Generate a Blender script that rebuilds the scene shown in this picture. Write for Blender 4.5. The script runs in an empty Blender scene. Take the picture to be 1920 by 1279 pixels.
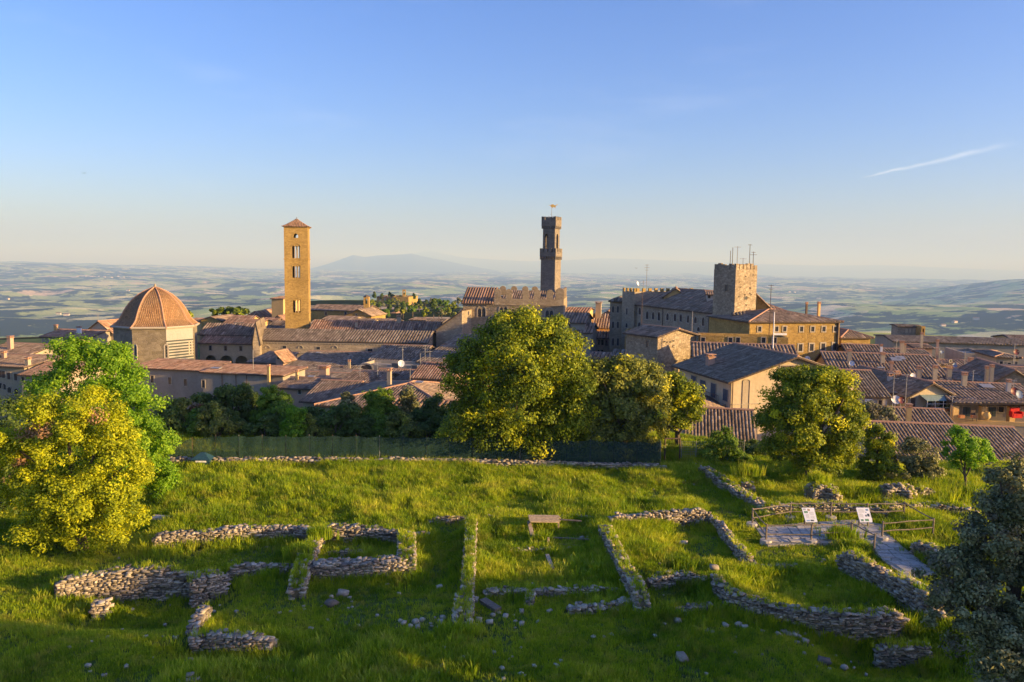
import bpy, math, random
import numpy as np
from mathutils import Vector, Matrix

# ------------------------------------------------------------------ camera, sky, sun, exposure
scene = bpy.context.scene
COL = scene.collection
F = 1450.0                      # focal length in photograph pixels (1920 wide)
CAM = np.array([0.0, 0.0, 14.5])
PITCH, ROLL = math.radians(5.55), math.radians(0.7)
_fw = np.array([0.0, math.cos(PITCH), -math.sin(PITCH)])
_r0 = np.array([1.0, 0.0, 0.0])
_u0 = np.array([0.0, math.sin(PITCH), math.cos(PITCH)])
_R = _r0 * math.cos(ROLL) + _u0 * math.sin(ROLL)
_U = -_r0 * math.sin(ROLL) + _u0 * math.cos(ROLL)

cam_data = bpy.data.cameras.new('camera')
cam = bpy.data.objects.new('camera', cam_data)
COL.objects.link(cam)
m = Matrix(((_R[0], _U[0], -_fw[0], CAM[0]), (_R[1], _U[1], -_fw[1], CAM[1]), (_R[2], _U[2], -_fw[2], CAM[2]), (0, 0, 0, 1)))
cam.matrix_world = m
cam_data.sensor_width = 36.0
cam_data.lens = 36.0 * F / 1920.0
cam_data.clip_start = 0.5
cam_data.clip_end = 400000.0
scene.camera = cam

SUN_AZ = math.radians(73.0)     # from straight behind the camera towards the right
SUN_EL = math.radians(11.0)
sun_dir = Vector((math.sin(SUN_AZ) * math.cos(SUN_EL), -math.cos(SUN_AZ) * math.cos(SUN_EL), math.sin(SUN_EL)))
sd = bpy.data.lights.new('sun', 'SUN')
sd.energy = 5.0
sd.angle = math.radians(0.6)
sd.color = (1.0, 0.70, 0.33)
sun = bpy.data.objects.new('sun', sd)
COL.objects.link(sun)
sun.rotation_euler = (-sun_dir).to_track_quat('-Z', 'Y').to_euler()

world = bpy.data.worlds.new('World')
scene.world = world
world.use_nodes = True
wn = world.node_tree
wn.nodes.clear()
w_out = wn.nodes.new('ShaderNodeOutputWorld')
w_bg = wn.nodes.new('ShaderNodeBackground')
w_sky = wn.nodes.new('ShaderNodeTexSky')
w_sky.sky_type = 'NISHITA'
w_sky.sun_disc = False
w_sky.sun_elevation = SUN_EL
w_sky.sun_rotation = math.pi - SUN_AZ
w_sky.altitude = 500
w_sky.air_density = 1.0
w_sky.dust_density = 2.4
w_sky.ozone_density = 3.0
w_bg.inputs[1].default_value = 0.104
wn.links.new(w_bg.outputs[0], w_out.inputs[0])


def wmath(op, a, b=None, c=None):
    n = wn.nodes.new('ShaderNodeMath')
    n.operation = op
    for i, v in enumerate((a, b, c)):
        if v is None:
            continue
        if isinstance(v, (int, float)):
            n.inputs[i].default_value = v
        else:
            wn.links.new(v, n.inputs[i])
    return n.outputs[0]


def ray(px, py):
    a, b = (px - 960.0) / F, (639.5 - py) / F
    d = _fw + a * _R + b * _U
    return d


# thin vapour trail high in the sky: a narrow band about a great circle
_a, _b = ray(1612, 334), ray(1868, 276)
_a /= np.linalg.norm(_a)
_b /= np.linalg.norm(_b)
_n = np.cross(_a, _b)
_n /= np.linalg.norm(_n)
_t = (_b - _a) / np.linalg.norm(_b - _a)
geo = wn.nodes.new('ShaderNodeNewGeometry')


def wdot(v):
    n = wn.nodes.new('ShaderNodeVectorMath')
    n.operation = 'DOT_PRODUCT'
    wn.links.new(geo.outputs['Incoming'], n.inputs[0])
    n.inputs[1].default_value = [-float(c) for c in v]
    return n.outputs['Value']


along = wmath('DIVIDE', wmath('SUBTRACT', wdot(_t), float(_a @ _t)), float((_b - _a) @ _t))
wnoise = wn.nodes.new('ShaderNodeTexNoise')
wnoise.inputs['Scale'].default_value = 38.0
wnoise.inputs['Detail'].default_value = 5.0
wn.links.new(geo.outputs['Incoming'], wnoise.inputs['Vector'])
off = wmath('ABSOLUTE', wmath('ADD', wdot(_n), wmath('MULTIPLY', wmath('SUBTRACT', wnoise.outputs['Fac'], 0.5), 0.006)))
width = wmath('ADD', 0.0012, wmath('MULTIPLY', along, 0.0032))
core = wmath('SUBTRACT', 1.0, wmath('DIVIDE', off, width))
core.node.use_clamp = True
e0 = wmath('MULTIPLY', along, 8.0)
e0.node.use_clamp = True
e1 = wmath('MULTIPLY', wmath('SUBTRACT', 1.15, along), 2.2)
e1.node.use_clamp = True
trail = wmath('MULTIPLY', wmath('MULTIPLY', core, wmath('MULTIPLY', e0, e1)), wmath('MULTIPLY', wnoise.outputs['Fac'], 0.42))
w_hsv = wn.nodes.new('ShaderNodeHueSaturation')
w_hsv.inputs['Saturation'].default_value = 1.14
w_hsv.inputs['Value'].default_value = 1.0
w_tint = wn.nodes.new('ShaderNodeMix')
w_tint.data_type = 'RGBA'
w_tint.blend_type = 'MULTIPLY'
w_tint.inputs[0].default_value = 1.0
w_tint.inputs[7].default_value = (0.98, 0.885, 1.19, 1)
wn.links.new(w_sky.outputs[0], w_tint.inputs[6])
wn.links.new(w_tint.outputs[2], w_hsv.inputs['Color'])
w_mix = wn.nodes.new('ShaderNodeMix')
w_mix.data_type = 'RGBA'
wn.links.new(w_hsv.outputs[0], w_mix.inputs[6])
cir = wn.nodes.new('ShaderNodeTexNoise')
cir.inputs['Scale'].default_value = 3.2
cir.inputs['Detail'].default_value = 7.0
cir.inputs['Roughness'].default_value = 0.62
cmap = wn.nodes.new('ShaderNodeMapping')
cmap.inputs['Scale'].default_value = (1.0, 1.6, 5.0)
cmap.inputs['Rotation'].default_value = (0.15, 0.3, 0.4)
wn.links.new(geo.outputs['Incoming'], cmap.inputs['Vector'])
wn.links.new(cmap.outputs[0], cir.inputs['Vector'])
veil = wmath('MULTIPLY', wmath('SUBTRACT', cir.outputs['Fac'], 0.58), 0.22)
veil.node.use_clamp = True
both = wmath('ADD', trail, veil)
both.node.use_clamp = True
wn.links.new(both, w_mix.inputs[0])
w_mix.inputs[7].default_value = (7.0, 6.6, 6.6, 1)
wn.links.new(w_mix.outputs[2], w_bg.inputs[0])

scene.view_settings.view_transform = 'Standard'
scene.view_settings.look = 'None'
scene.view_settings.exposure = 1.42
scene.view_settings.gamma = 1.0
scene.view_settings.use_curve_mapping = False
scene.cycles.max_bounces = 6
scene.cycles.diffuse_bounces = 4
scene.cycles.transmission_bounces = 3
scene.cycles.transparent_max_bounces = 12
scene.cycles.volume_bounces = 0
scene.cycles.use_denoising = True
scene.cycles.caustics_reflective = False
scene.cycles.caustics_refractive = False

# ------------------------------------------------------------------ helpers
rng = np.random.default_rng(7)
rnd = random.Random(11)


def at(px, py, Y):
    """World point seen at photograph pixel (px, py) whose distance along the view axis is Y."""
    d = ray(px, py)
    return CAM + d * (Y / d[1])


def on(px, py, z):
    d = ray(px, py)
    return CAM + d * ((z - CAM[2]) / d[2])


def on_plane(px, py, p0, n):
    d = ray(px, py)
    return CAM + d * (np.dot(np.asarray(p0) - CAM, n) / np.dot(d, n))


def tag(o, label=None, cat=None, group=None, kind=None):
    if label: o['label'] = label
    if cat: o['category'] = cat
    if group: o['group'] = group
    if kind: o['kind'] = kind
    return o


def empty(name, loc, label=None, cat=None, group=None):
    o = bpy.data.objects.new(name, None)
    o.location = [float(c) for c in loc]
    COL.objects.link(o)
    tag(o, label, cat, group)
    return o


def link(name, me, parent=None, mats=(), loc=None):
    for mt in mats:
        me.materials.append(mt)
    o = bpy.data.objects.new(name, me)
    COL.objects.link(o)
    if parent is not None:
        o.parent = parent
        base = world_loc(parent)
        if loc is None:
            o.location = [-float(c) for c in base]
        else:
            o.location = [float(a - b) for a, b in zip(loc, base)]
    elif loc is not None:
        o.location = [float(c) for c in loc]
    return o


def world_loc(o):
    p = np.array(o.location)
    while o.parent is not None:
        o = o.parent
        p = p + np.array(o.location)
    return p


def np_mesh(name, V, Fq, attrs=None, smooth=False, mi=None):
    """Mesh from numpy arrays: V (n,3), Fq (m,k) faces all with k corners; attrs {name: per-vertex float}."""
    me = bpy.data.meshes.new(name)
    V = np.asarray(V, dtype=np.float32)
    Fq = np.asarray(Fq, dtype=np.int32)
    k = Fq.shape[1]
    me.vertices.add(len(V))
    me.vertices.foreach_set('co', V.ravel())
    me.loops.add(Fq.size)
    me.loops.foreach_set('vertex_index', Fq.ravel())
    me.polygons.add(len(Fq))
    me.polygons.foreach_set('loop_start', np.arange(0, Fq.size, k, dtype=np.int32))
    if smooth:
        me.polygons.foreach_set('use_smooth', np.ones(len(Fq), dtype=bool))
    if mi is not None:
        me.polygons.foreach_set('material_index', np.asarray(mi, dtype=np.int32))
    for an, av in (attrs or {}).items():
        a = me.attributes.new(an, 'FLOAT', 'POINT')
        a.data.foreach_set('value', np.asarray(av, dtype=np.float32))
    me.update(calc_edges=True)
    return me


class MB:
    """Collects polygons, then links them as one mesh object."""
    def __init__(self):
        self.V, self.F, self.I = [], [], []

    def poly(self, pts, mi=0):
        n = len(self.V)
        self.V += [tuple(float(c) for c in p) for p in pts]
        self.F.append(tuple(range(n, n + len(pts))))
        self.I.append(mi)

    def hexa(self, p, mi=0):
        """p: bottom four then top four, both counter-clockwise."""
        n = len(self.V)
        self.V += [tuple(float(c) for c in q) for q in p]
        for f in ((3, 2, 1, 0), (4, 5, 6, 7), (0, 1, 5, 4), (1, 2, 6, 5), (2, 3, 7, 6), (3, 0, 4, 7)):
            self.F.append(tuple(n + i for i in f))
            self.I.append(mi)

    def box(self, c, s, rz=0.0, mi=0):
        hx, hy, hz = s[0] / 2, s[1] / 2, s[2] / 2
        ca, sa = math.cos(rz), math.sin(rz)
        P = []
        for dz in (-hz, hz):
            for dx, dy in ((-hx, -hy), (hx, -hy), (hx, hy), (-hx, hy)):
                P.append((c[0] + dx * ca - dy * sa, c[1] + dx * sa + dy * ca, c[2] + dz))
        self.hexa(P, mi)

    def tube(self, pts, radii, n=6, mi=0, cap=True):
        pts = [Vector([float(c) for c in p]) for p in pts]
        rings = []
        for i, p in enumerate(pts):
            t = (pts[min(i + 1, len(pts) - 1)] - pts[max(i - 1, 0)])
            t = t.normalized() if t.length > 1e-9 else Vector((0, 0, 1))
            a = t.cross(Vector((0, 0, 1)) if abs(t.z) < 0.9 else Vector((1, 0, 0))).normalized()
            b = t.cross(a)
            r = radii[i] if hasattr(radii, '__len__') else radii
            s = len(self.V)
            for k in range(n):
                q = p + (a * math.cos(2 * math.pi * k / n) + b * math.sin(2 * math.pi * k / n)) * r
                self.V.append(tuple(q))
            rings.append(s)
        for i in range(len(rings) - 1):
            for k in range(n):
                k2 = (k + 1) % n
                self.F.append((rings[i] + k, rings[i] + k2, rings[i + 1] + k2, rings[i + 1] + k))
                self.I.append(mi)
        if cap:
            self.F.append(tuple(rings[0] + k for k in reversed(range(n))))
            self.F.append(tuple(rings[-1] + k for k in range(n)))
            self.I += [mi, mi]

    def prism(self, outline, depth_vec, mi=0):
        """outline: list of 3D points of a flat polygon; extruded along depth_vec."""
        d = np.asarray(depth_vec)
        a = [np.asarray(p, float) for p in outline]
        b = [p + d for p in a]
        self.poly(a, mi)
        self.poly(b[::-1], mi)
        n = len(a)
        for i in range(n):
            j = (i + 1) % n
            self.poly([a[j], a[i], b[i], b[j]], mi)

    def lathe(self, c, prof, n=16, mi=0):
        s = len(self.V)
        for r, z in prof:
            for k in range(n):
                self.V.append((c[0] + r * math.cos(2 * math.pi * k / n), c[1] + r * math.sin(2 * math.pi * k / n), c[2] + z))
        for i in range(len(prof) - 1):
            for k in range(n):
                k2 = (k + 1) % n
                self.F.append((s + i * n + k, s + i * n + k2, s + (i + 1) * n + k2, s + (i + 1) * n + k))
                self.I.append(mi)

    def build(self, name, mats, parent=None, smooth=False, loc=None):
        me = bpy.data.meshes.new(name)
        V = self.V
        if loc is not None:
            V = [(x - loc[0], y - loc[1], z - loc[2]) for x, y, z in V]
        me.from_pydata(V, [], self.F)
        if not isinstance(mats, (list, tuple)):
            mats = [mats]
        for mt in mats:
            me.materials.append(mt)
        me.polygons.foreach_set('material_index', np.array(self.I, dtype=np.int32))
        if smooth:
            me.polygons.foreach_set('use_smooth', np.ones(len(self.F), dtype=bool))
        me.update()
        return link(name, me, parent, (), loc)


def sstep(a, b, x):
    t = np.clip((np.asarray(x, float) - a) / (b - a), 0, 1)
    return t * t * (3 - 2 * t)


def _hash(i, j, s):
    h = np.sin(i * 127.1 + j * 311.7 + s * 74.7) * 43758.5453
    return h - np.floor(h)


def vnoise(x, y, s=0):
    x, y = np.asarray(x, float), np.asarray(y, float)
    i, j = np.floor(x), np.floor(y)
    u, v = x - i, y - j
    u, v = u * u * (3 - 2 * u), v * v * (3 - 2 * v)
    a, b, c, d = _hash(i, j, s), _hash(i + 1, j, s), _hash(i, j + 1, s), _hash(i + 1, j + 1, s)
    return (a * (1 - u) + b * u) * (1 - v) + (c * (1 - u) + d * u) * v


def fbm(x, y, s=0, o=4):
    t, a, n = 0.0, 0.5, 0.0
    for k in range(o):
        t = t + a * vnoise(x * 2 ** k + 13.7 * k, y * 2 ** k - 7.1 * k, s + k)
        n += a
        a *= 0.5
    return t / n


# ------------------------------------------------------------------ materials
def node_mat(name):
    mt = bpy.data.materials.new(name)
    mt.use_nodes = True
    nt = mt.node_tree
    nt.nodes.clear()
    out = nt.nodes.new('ShaderNodeOutputMaterial')
    return mt, nt, out


def N(nt, kind, **kw):
    n = nt.nodes.new('ShaderNode' + kind)
    for k, v in kw.items():
        if k.startswith('i_'):
            n.inputs[k[2:].replace('_', ' ')].default_value = v
        else:
            setattr(n, k, v)
    return n


def ramp(nt, fac, stops, interp='LINEAR'):
    r = nt.nodes.new('ShaderNodeValToRGB')
    r.color_ramp.interpolation = interp
    el = r.color_ramp.elements
    while len(el) < len(stops):
        el.new(0.5)
    for e, (p, c) in zip(el, stops):
        e.position = p
        e.color = (*c, 1) if len(c) == 3 else c
    nt.links.new(fac, r.inputs[0])
    return r.outputs[0]


def mix(nt, fac, a, b, mode='MIX'):
    n = nt.nodes.new('ShaderNodeMix')
    n.data_type = 'RGBA'
    n.blend_type = mode
    for sock, v in ((n.inputs[0], fac), (n.inputs[6], a), (n.inputs[7], b)):
        if isinstance(v, (int, float)):
            sock.default_value = v
        elif isinstance(v, tuple):
            sock.default_value = (*v, 1) if len(v) == 3 else v
        else:
            nt.links.new(v, sock)
    return n.outputs[2]


def mth(nt, op, a, b=None, clamp=False):
    n = nt.nodes.new('ShaderNodeMath')
    n.operation = op
    n.use_clamp = clamp
    for i, v in enumerate((a, b)):
        if v is None: continue
        if isinstance(v, (int, float)): n.inputs[i].default_value = v
        else: nt.links.new(v, n.inputs[i])
    return n.outputs[0]


def coords(nt, scale=(1, 1, 1)):
    g = nt.nodes.new('ShaderNodeNewGeometry')
    mp = nt.nodes.new('ShaderNodeMapping')
    mp.inputs['Scale'].default_value = scale
    nt.links.new(g.outputs['Position'], mp.inputs['Vector'])
    return mp.outputs[0]


def tnoise(nt, vec, scale, detail=3, rough=0.55):
    n = N(nt, 'TexNoise', i_Scale=scale, i_Detail=detail, i_Roughness=rough)
    nt.links.new(vec, n.inputs['Vector'])
    return n.outputs['Fac']


def voro(nt, vec, scale, out='Color', feature='F1'):
    n = N(nt, 'TexVoronoi', i_Scale=scale, feature=feature)
    nt.links.new(vec, n.inputs['Vector'])
    return n.outputs[out]


def finish(nt, out, color, rough=0.9, bump=None, bstr=0.4, bdist=0.02, spec=0.2, metallic=0.0):
    b = N(nt, 'BsdfPrincipled')
    b.inputs['Roughness'].default_value = rough
    b.inputs['Specular IOR Level'].default_value = spec
    b.inputs['Metallic'].default_value = metallic
    if isinstance(color, tuple): b.inputs['Base Color'].default_value = (*color, 1)
    else: nt.links.new(color, b.inputs['Base Color'])
    if bump is not None:
        bp = N(nt, 'Bump', i_Strength=bstr, i_Distance=bdist)
        nt.links.new(bump, bp.inputs['Height'])
        nt.links.new(bp.outputs[0], b.inputs['Normal'])
    nt.links.new(b.outputs[0], out.inputs['Surface'])
    return b


def stone_mat(name, c1, c2, c3, size=2.2, flat=1.9, joint=0.35, bstr=0.6):
    """Masonry of small stones: each cell a shade of its own, darker joints, weather stains."""
    mt, nt, out = node_mat(name)
    v = coords(nt, (1, 1, flat))
    nz = N(nt, 'TexNoise', i_Scale=1.3, i_Detail=2.0)
    nt.links.new(v, nz.inputs['Vector'])
    cell = voro(nt, v, size)
    sep = N(nt, 'SeparateColor')
    nt.links.new(cell, sep.inputs[0])
    col = ramp(nt, sep.outputs[0], [(0.0, c1), (0.5, c2), (1.0, c3)])
    edge = voro(nt, v, size, 'Distance', 'DISTANCE_TO_EDGE')
    e = mth(nt, 'MULTIPLY', edge, 14.0, True)
    col = mix(nt, mth(nt, 'MULTIPLY', mth(nt, 'SUBTRACT', 1.0, e), joint), col, tuple(x * 0.45 for x in c1))
    big = tnoise(nt, coords(nt, (0.25, 0.25, 0.12)), 1.0, 5)
    col = mix(nt, 1.0, col, ramp(nt, big, [(0.3, (0.68, 0.66, 0.64)), (0.65, (1.12, 1.1, 1.06))]), 'MULTIPLY')
    fine = tnoise(nt, v, 9.0, 3)
    col = mix(nt, 0.35, col, ramp(nt, fine, [(0.3, tuple(x * 0.55 for x in c1)), (0.7, tuple(min(1, x * 1.25) for x in c3))]))
    finish(nt, out, col, 0.92, mth(nt, 'ADD', e, fine), bstr, 0.05)
    return mt


def plaster_mat(name, c, c2=None, stain=0.85):
    mt, nt, out = node_mat(name)
    c2 = c2 or tuple(x * 0.62 for x in c)
    big = tnoise(nt, coords(nt, (0.5, 0.5, 0.16)), 1.0, 6, 0.65)
    col = mix(nt, mth(nt, 'MULTIPLY', ramp(nt, big, [(0.38, (0, 0, 0)), (0.66, (1, 1, 1))]), stain), c, c2)
    fine = tnoise(nt, coords(nt), 3.0, 6, 0.7)
    col = mix(nt, 0.5, col, ramp(nt, fine, [(0.3, tuple(x * 0.72 for x in c)), (0.7, tuple(min(1, x * 1.12) for x in c))]))
    finish(nt, out, col, 0.95, fine, 0.2, 0.03)
    return mt


def tile_mat(name, a, b, c, d, patch=0.35):
    """Clay tiles: every tile carries its own number (attribute tone)."""
    mt, nt, out = node_mat(name)
    at_ = N(nt, 'Attribute', attribute_name='tone')
    col = ramp(nt, at_.outputs['Fac'], [(0.0, a), (0.35, b), (0.7, c), (1.0, d)])
    v = coords(nt)
    n1 = tnoise(nt, v, patch, 5, 0.6)
    col = mix(nt, ramp(nt, n1, [(0.42, (0, 0, 0)), (0.7, (0.75, 0.75, 0.75))]), col, mix(nt, 0.6, col, (0.17, 0.15, 0.11)))
    n2 = tnoise(nt, v, 5.0, 3, 0.7)
    col = mix(nt, 1.0, col, ramp(nt, n2, [(0.25, (0.72, 0.72, 0.72)), (0.75, (1.2, 1.2, 1.2))]), 'MULTIPLY')
    finish(nt, out, col, 0.9, n2, 0.3, 0.02)
    return mt


def plain_mat(name, c, rough=0.7, metallic=0.0, spec=0.3, var=0.25):
    mt, nt, out = node_mat(name)
    n = tnoise(nt, coords(nt), 6.0, 3)
    col = ramp(nt, n, [(0.25, tuple(x * (1 - var) for x in c)), (0.75, tuple(min(1, x * (1 + var)) for x in c))])
    finish(nt, out, col, rough, None, spec=spec, metallic=metallic)
    return mt


def leaf_mat(name, dark, mid, light, alt, trans=0.35, tcol=None):
    """Foliage: tone picks the leaf's own colour, alt is the colour of its odd sprays (new or dead growth)."""
    mt, nt, out = node_mat(name)
    a1 = N(nt, 'Attribute', attribute_name='tone')
    a2 = N(nt, 'Attribute', attribute_name='odd')
    col = ramp(nt, a1.outputs['Fac'], [(0.0, dark), (0.5, mid), (1.0, light)])
    col = mix(nt, a2.outputs['Fac'], col, alt)
    d = N(nt, 'BsdfPrincipled')
    d.inputs['Roughness'].default_value = 0.6
    d.inputs['Specular IOR Level'].default_value = 0.25
    t = N(nt, 'BsdfTranslucent')
    nt.links.new(col, d.inputs['Base Color'])
    tc = mix(nt, 1.0, col, tcol or (1.7, 1.6, 0.5), 'MULTIPLY')
    nt.links.new(tc, t.inputs['Color'])
    s = N(nt, 'MixShader')
    s.inputs[0].default_value = trans
    nt.links.new(d.outputs[0], s.inputs[1])
    nt.links.new(t.outputs[0], s.inputs[2])
    nt.links.new(s.outputs[0], out.inputs['Surface'])
    return mt


MT = {}
MT['stone_gold'] = stone_mat('golden sandstone', (0.26, 0.17, 0.055), (0.38, 0.255, 0.08), (0.48, 0.33, 0.115))
MT['stone_priori'] = stone_mat('palace stone', (0.25, 0.19, 0.12), (0.34, 0.27, 0.175), (0.43, 0.345, 0.23), 1.9, 2.0, 0.25)
MT['stone_tower_shade'] = stone_mat('palace stone darkened as shade', (0.16, 0.135, 0.11), (0.225, 0.195, 0.155), (0.29, 0.25, 0.20), 1.9, 2.0, 0.25)  # palace stone darkened: the shade on the tower is put into its colour
MT['stone_grey'] = stone_mat('grey town stone', (0.24, 0.195, 0.14), (0.35, 0.29, 0.21), (0.46, 0.385, 0.28))
MT['stone_rubble'] = stone_mat('rubble masonry', (0.22, 0.17, 0.11), (0.38, 0.30, 0.20), (0.54, 0.45, 0.32), 2.6, 1.5, 0.7, 1.0)
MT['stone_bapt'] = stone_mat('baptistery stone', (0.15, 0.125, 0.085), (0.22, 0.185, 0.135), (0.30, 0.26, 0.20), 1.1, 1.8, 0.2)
MT['plaster_cream'] = plaster_mat('cream plaster', (0.58, 0.47, 0.31))
MT['plaster_white'] = plaster_mat('white plaster', (0.56, 0.51, 0.44))
MT['plaster_beige'] = plaster_mat('beige plaster', (0.42, 0.35, 0.25))
MT['plaster_grey'] = plaster_mat('grey plaster', (0.36, 0.32, 0.26))
MT['plaster_ochre'] = plaster_mat('ochre plaster', (0.62, 0.42, 0.18))
MT['plaster_pink'] = plaster_mat('pink plaster', (0.50, 0.33, 0.24))
MT['trim'] = plain_mat('pale stone trim', (0.38, 0.33, 0.26), 0.9)
MT['pane'] = plain_mat('dark window pane', (0.03, 0.033, 0.04), 0.25, 0, 0.5)
MT['shutter_brown'] = plain_mat('brown shutter', (0.09, 0.06, 0.045))
MT['shutter_green'] = plain_mat('grey green shutter', (0.08, 0.11, 0.12))
MT['shutter_blue'] = plain_mat('blue shutter', (0.055, 0.07, 0.095))
MT['metal'] = plain_mat('galvanised metal', (0.35, 0.34, 0.32), 0.5, 0.4)
MT['metal_dark'] = plain_mat('rusty dark metal', (0.12, 0.085, 0.065), 0.8, 0.2)
MT['dish'] = plain_mat('pale dish enamel', (0.60, 0.62, 0.66), 0.4, 0.0, 0.4, 0.08)
MT['dish_red'] = plain_mat('dark red dish enamel', (0.16, 0.035, 0.03), 0.5)
MT['dish_blue'] = plain_mat('blue grey dish enamel', (0.16, 0.22, 0.33), 0.5)
MT['white'] = plain_mat('white paint', (0.78, 0.77, 0.75), 0.6, 0, 0.3, 0.06)
MT['tile_brown'] = tile_mat('brown roof tiles', (0.13, 0.095, 0.068), (0.22, 0.155, 0.11), (0.30, 0.215, 0.155), (0.41, 0.315, 0.235))
MT['tile_red'] = tile_mat('red roof tiles', (0.19, 0.11, 0.07), (0.31, 0.18, 0.115), (0.40, 0.24, 0.155), (0.48, 0.34, 0.24))
MT['tile_grey'] = tile_mat('grey weathered tiles', (0.12, 0.09, 0.062), (0.19, 0.148, 0.108), (0.25, 0.20, 0.15), (0.34, 0.28, 0.215))
MT['tile_under'] = plain_mat('dark gap under tiles', (0.055, 0.042, 0.034), 0.95)
MT['tile_ridge'] = plain_mat('ridge tile clay', (0.42, 0.24, 0.15), 0.9)
MT['eave'] = plain_mat('dark eave timber', (0.09, 0.065, 0.045), 0.9)
# ------------------------------------------------------------------ ground, countryside, sea, mountains, haze
PIT = [(on(270, 1150, -0.5), 3.6, 2.3, 0.8), (on(1700, 1250, -0.5), 3.0, 1.6, 0.75), (on(430, 1235, -0.3), 2.6, 0.9, 0.45)]


def ground_z(x, y):
    x, y = np.asarray(x, float), np.asarray(y, float)
    r = np.hypot(x, y)
    edge = 64.5 - 9.0 * sstep(13, 24, x)
    z = -10.5 * sstep(0, 24, y - edge) + 0.0 * x
    nearmask = 1 - sstep(60, 110, r)
    z = z + nearmask * (0.35 * (fbm(x / 7, y / 7, 3) - 0.5) + 0.16 * (fbm(x / 1.3, y / 1.3, 9, 3) - 0.5))
    for c, sx, sy, dp in PIT:
        z = z - dp * np.exp(-((x - c[0]) / sx) ** 4 - ((y - c[1]) / sy) ** 4)
    ang = np.degrees(np.arctan2(x, np.maximum(y, 1e-6)))
    spur = np.exp(-((ang + 10.5) / 8.0) ** 4) * (y > 0)
    r0 = 215 + 420 * spur + 60 * sstep(-5, 25, ang)
    z = z - 6.0 * spur * sstep(300, 640, r)
    z = z - 330 * sstep(0, 1, (r - r0) / 1900.0)
    z = z + (fbm(x / 900, y / 900, 21) - 0.5) * 60 * sstep(500, 1600, r)
    # unseen hill on the right, raised to shade the town
    z = z + SHADE_HILL_H * np.exp(-((x - 118) / 26) ** 2 - ((y - 18) / 38) ** 2)
    return z


SHADE_HILL_H = 9.0


def far_z(x, y):
    r = np.hypot(x, y)
    ang = np.degrees(np.arctan2(x, np.maximum(y, 1e-6)))
    z = -338 + 0.0 * x
    amp = sstep(1500, 5000, r)
    ridge = 1 - np.abs(2 * fbm(x / 4200 + 5, y / 4200, 31, 5) - 1)
    z = z + amp * (210 * (ridge - 0.72))
    z = z + amp * 130 * (fbm(x / 1500, y / 1500, 41, 4) - 0.5)
    z = z + sstep(1500, 2600, r) * 30 * (fbm(x / 420, y / 420, 51, 4) - 0.5)
    # higher ground closing the view on the left and on the far right
    z = z + 190 * sstep(9000, 16000, r) * np.exp(-((ang + 33) / 13.0) ** 2)
    z = z + 235 * np.exp(-((r - 11500) / 3500.0) ** 2) * np.exp(-((ang - 36) / 6.5) ** 2)
    z = z + 45 * sstep(14000, 26000, r) * (fbm(ang / 9.0, r / 9000, 61, 4))
    return z


def polar(name, radii, angles, zf, mats, minus=0.0, smooth=True):
    A, Rr = np.meshgrid(np.radians(angles), radii)
    X, Yy = Rr * np.sin(A), Rr * np.cos(A)
    Z = zf(X, Yy) - minus
    nr, na = X.shape
    V = np.stack([X, Yy, Z], -1).reshape(-1, 3)
    i = np.arange(nr - 1)[:, None] * na + np.arange(na - 1)[None, :]
    Fq = np.stack([i, i + 1, i + na + 1, i + na], -1).reshape(-1, 4)
    o = link(name, np_mesh(name, V, Fq, smooth=smooth), None, mats)
    return o


fan = np.concatenate([np.arange(-180, -44, 4.0), np.arange(-44, 44, 0.25), np.arange(44, 180.1, 4.0)])

# near ground: turf, trodden earth
mt, nt, out = node_mat('turf and earth')
v = coords(nt)
n1 = tnoise(nt, v, 0.28, 5, 0.6)
n2 = tnoise(nt, v, 2.4, 4, 0.7)
n3 = tnoise(nt, v, 12.0, 3, 0.7)
c = ramp(nt, n1, [(0.3, (0.05, 0.08, 0.012)), (0.55, (0.10, 0.15, 0.02)), (0.75, (0.19, 0.19, 0.035))])
c = mix(nt, ramp(nt, n2, [(0.5, (0, 0, 0)), (0.72, (0.7, 0.7, 0.7))]), c, (0.14, 0.12, 0.06))
c = mix(nt, 1.0, c, ramp(nt, n3, [(0.2, (0.5, 0.5, 0.5)), (0.8, (1.35, 1.35, 1.35))]), 'MULTIPLY')
finish(nt, out, c, 0.95, n3, 0.6, 0.05)
MT['turf'] = mt

mt, nt, out = node_mat('countryside fields')
v = coords(nt, (1, 1, 0))
warp = N(nt, 'TexNoise', i_Scale=0.0011, i_Detail=4.0)
nt.links.new(v, warp.inputs['Vector'])
wv = nt.nodes.new('ShaderNodeVectorMath'); wv.operation = 'MULTIPLY_ADD'
nt.links.new(warp.outputs['Color'], wv.inputs[0]); wv.inputs[1].default_value = (1100, 1100, 0); nt.links.new(v, wv.inputs[2])
cell = voro(nt, wv.outputs[0], 0.0030)
sep = N(nt, 'SeparateColor'); nt.links.new(cell, sep.inputs[0])
c = ramp(nt, sep.outputs[0], [(0.0, (0.25, 0.33, 0.09)), (0.2, (0.40, 0.44, 0.16)), (0.4, (0.28, 0.36, 0.10)), (0.52, (0.52, 0.50, 0.24)), (0.7, (0.55, 0.43, 0.27)), (0.82, (0.33, 0.38, 0.12)), (0.93, (0.62, 0.55, 0.36))], 'CONSTANT')
streak = tnoise(nt, wv.outputs[0], 0.012, 4, 0.6)
c = mix(nt, 1.0, c, ramp(nt, streak, [(0.3, (0.78, 0.78, 0.78)), (0.7, (1.2, 1.2, 1.2))]), 'MULTIPLY')
wood = tnoise(nt, wv.outputs[0], 0.0009, 8, 0.62)
wood2 = tnoise(nt, v, 0.0042, 6, 0.65)
wmask = mth(nt, 'ADD', mth(nt, 'MULTIPLY', wood, 0.55), mth(nt, 'MULTIPLY', wood2, 0.45))
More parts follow.
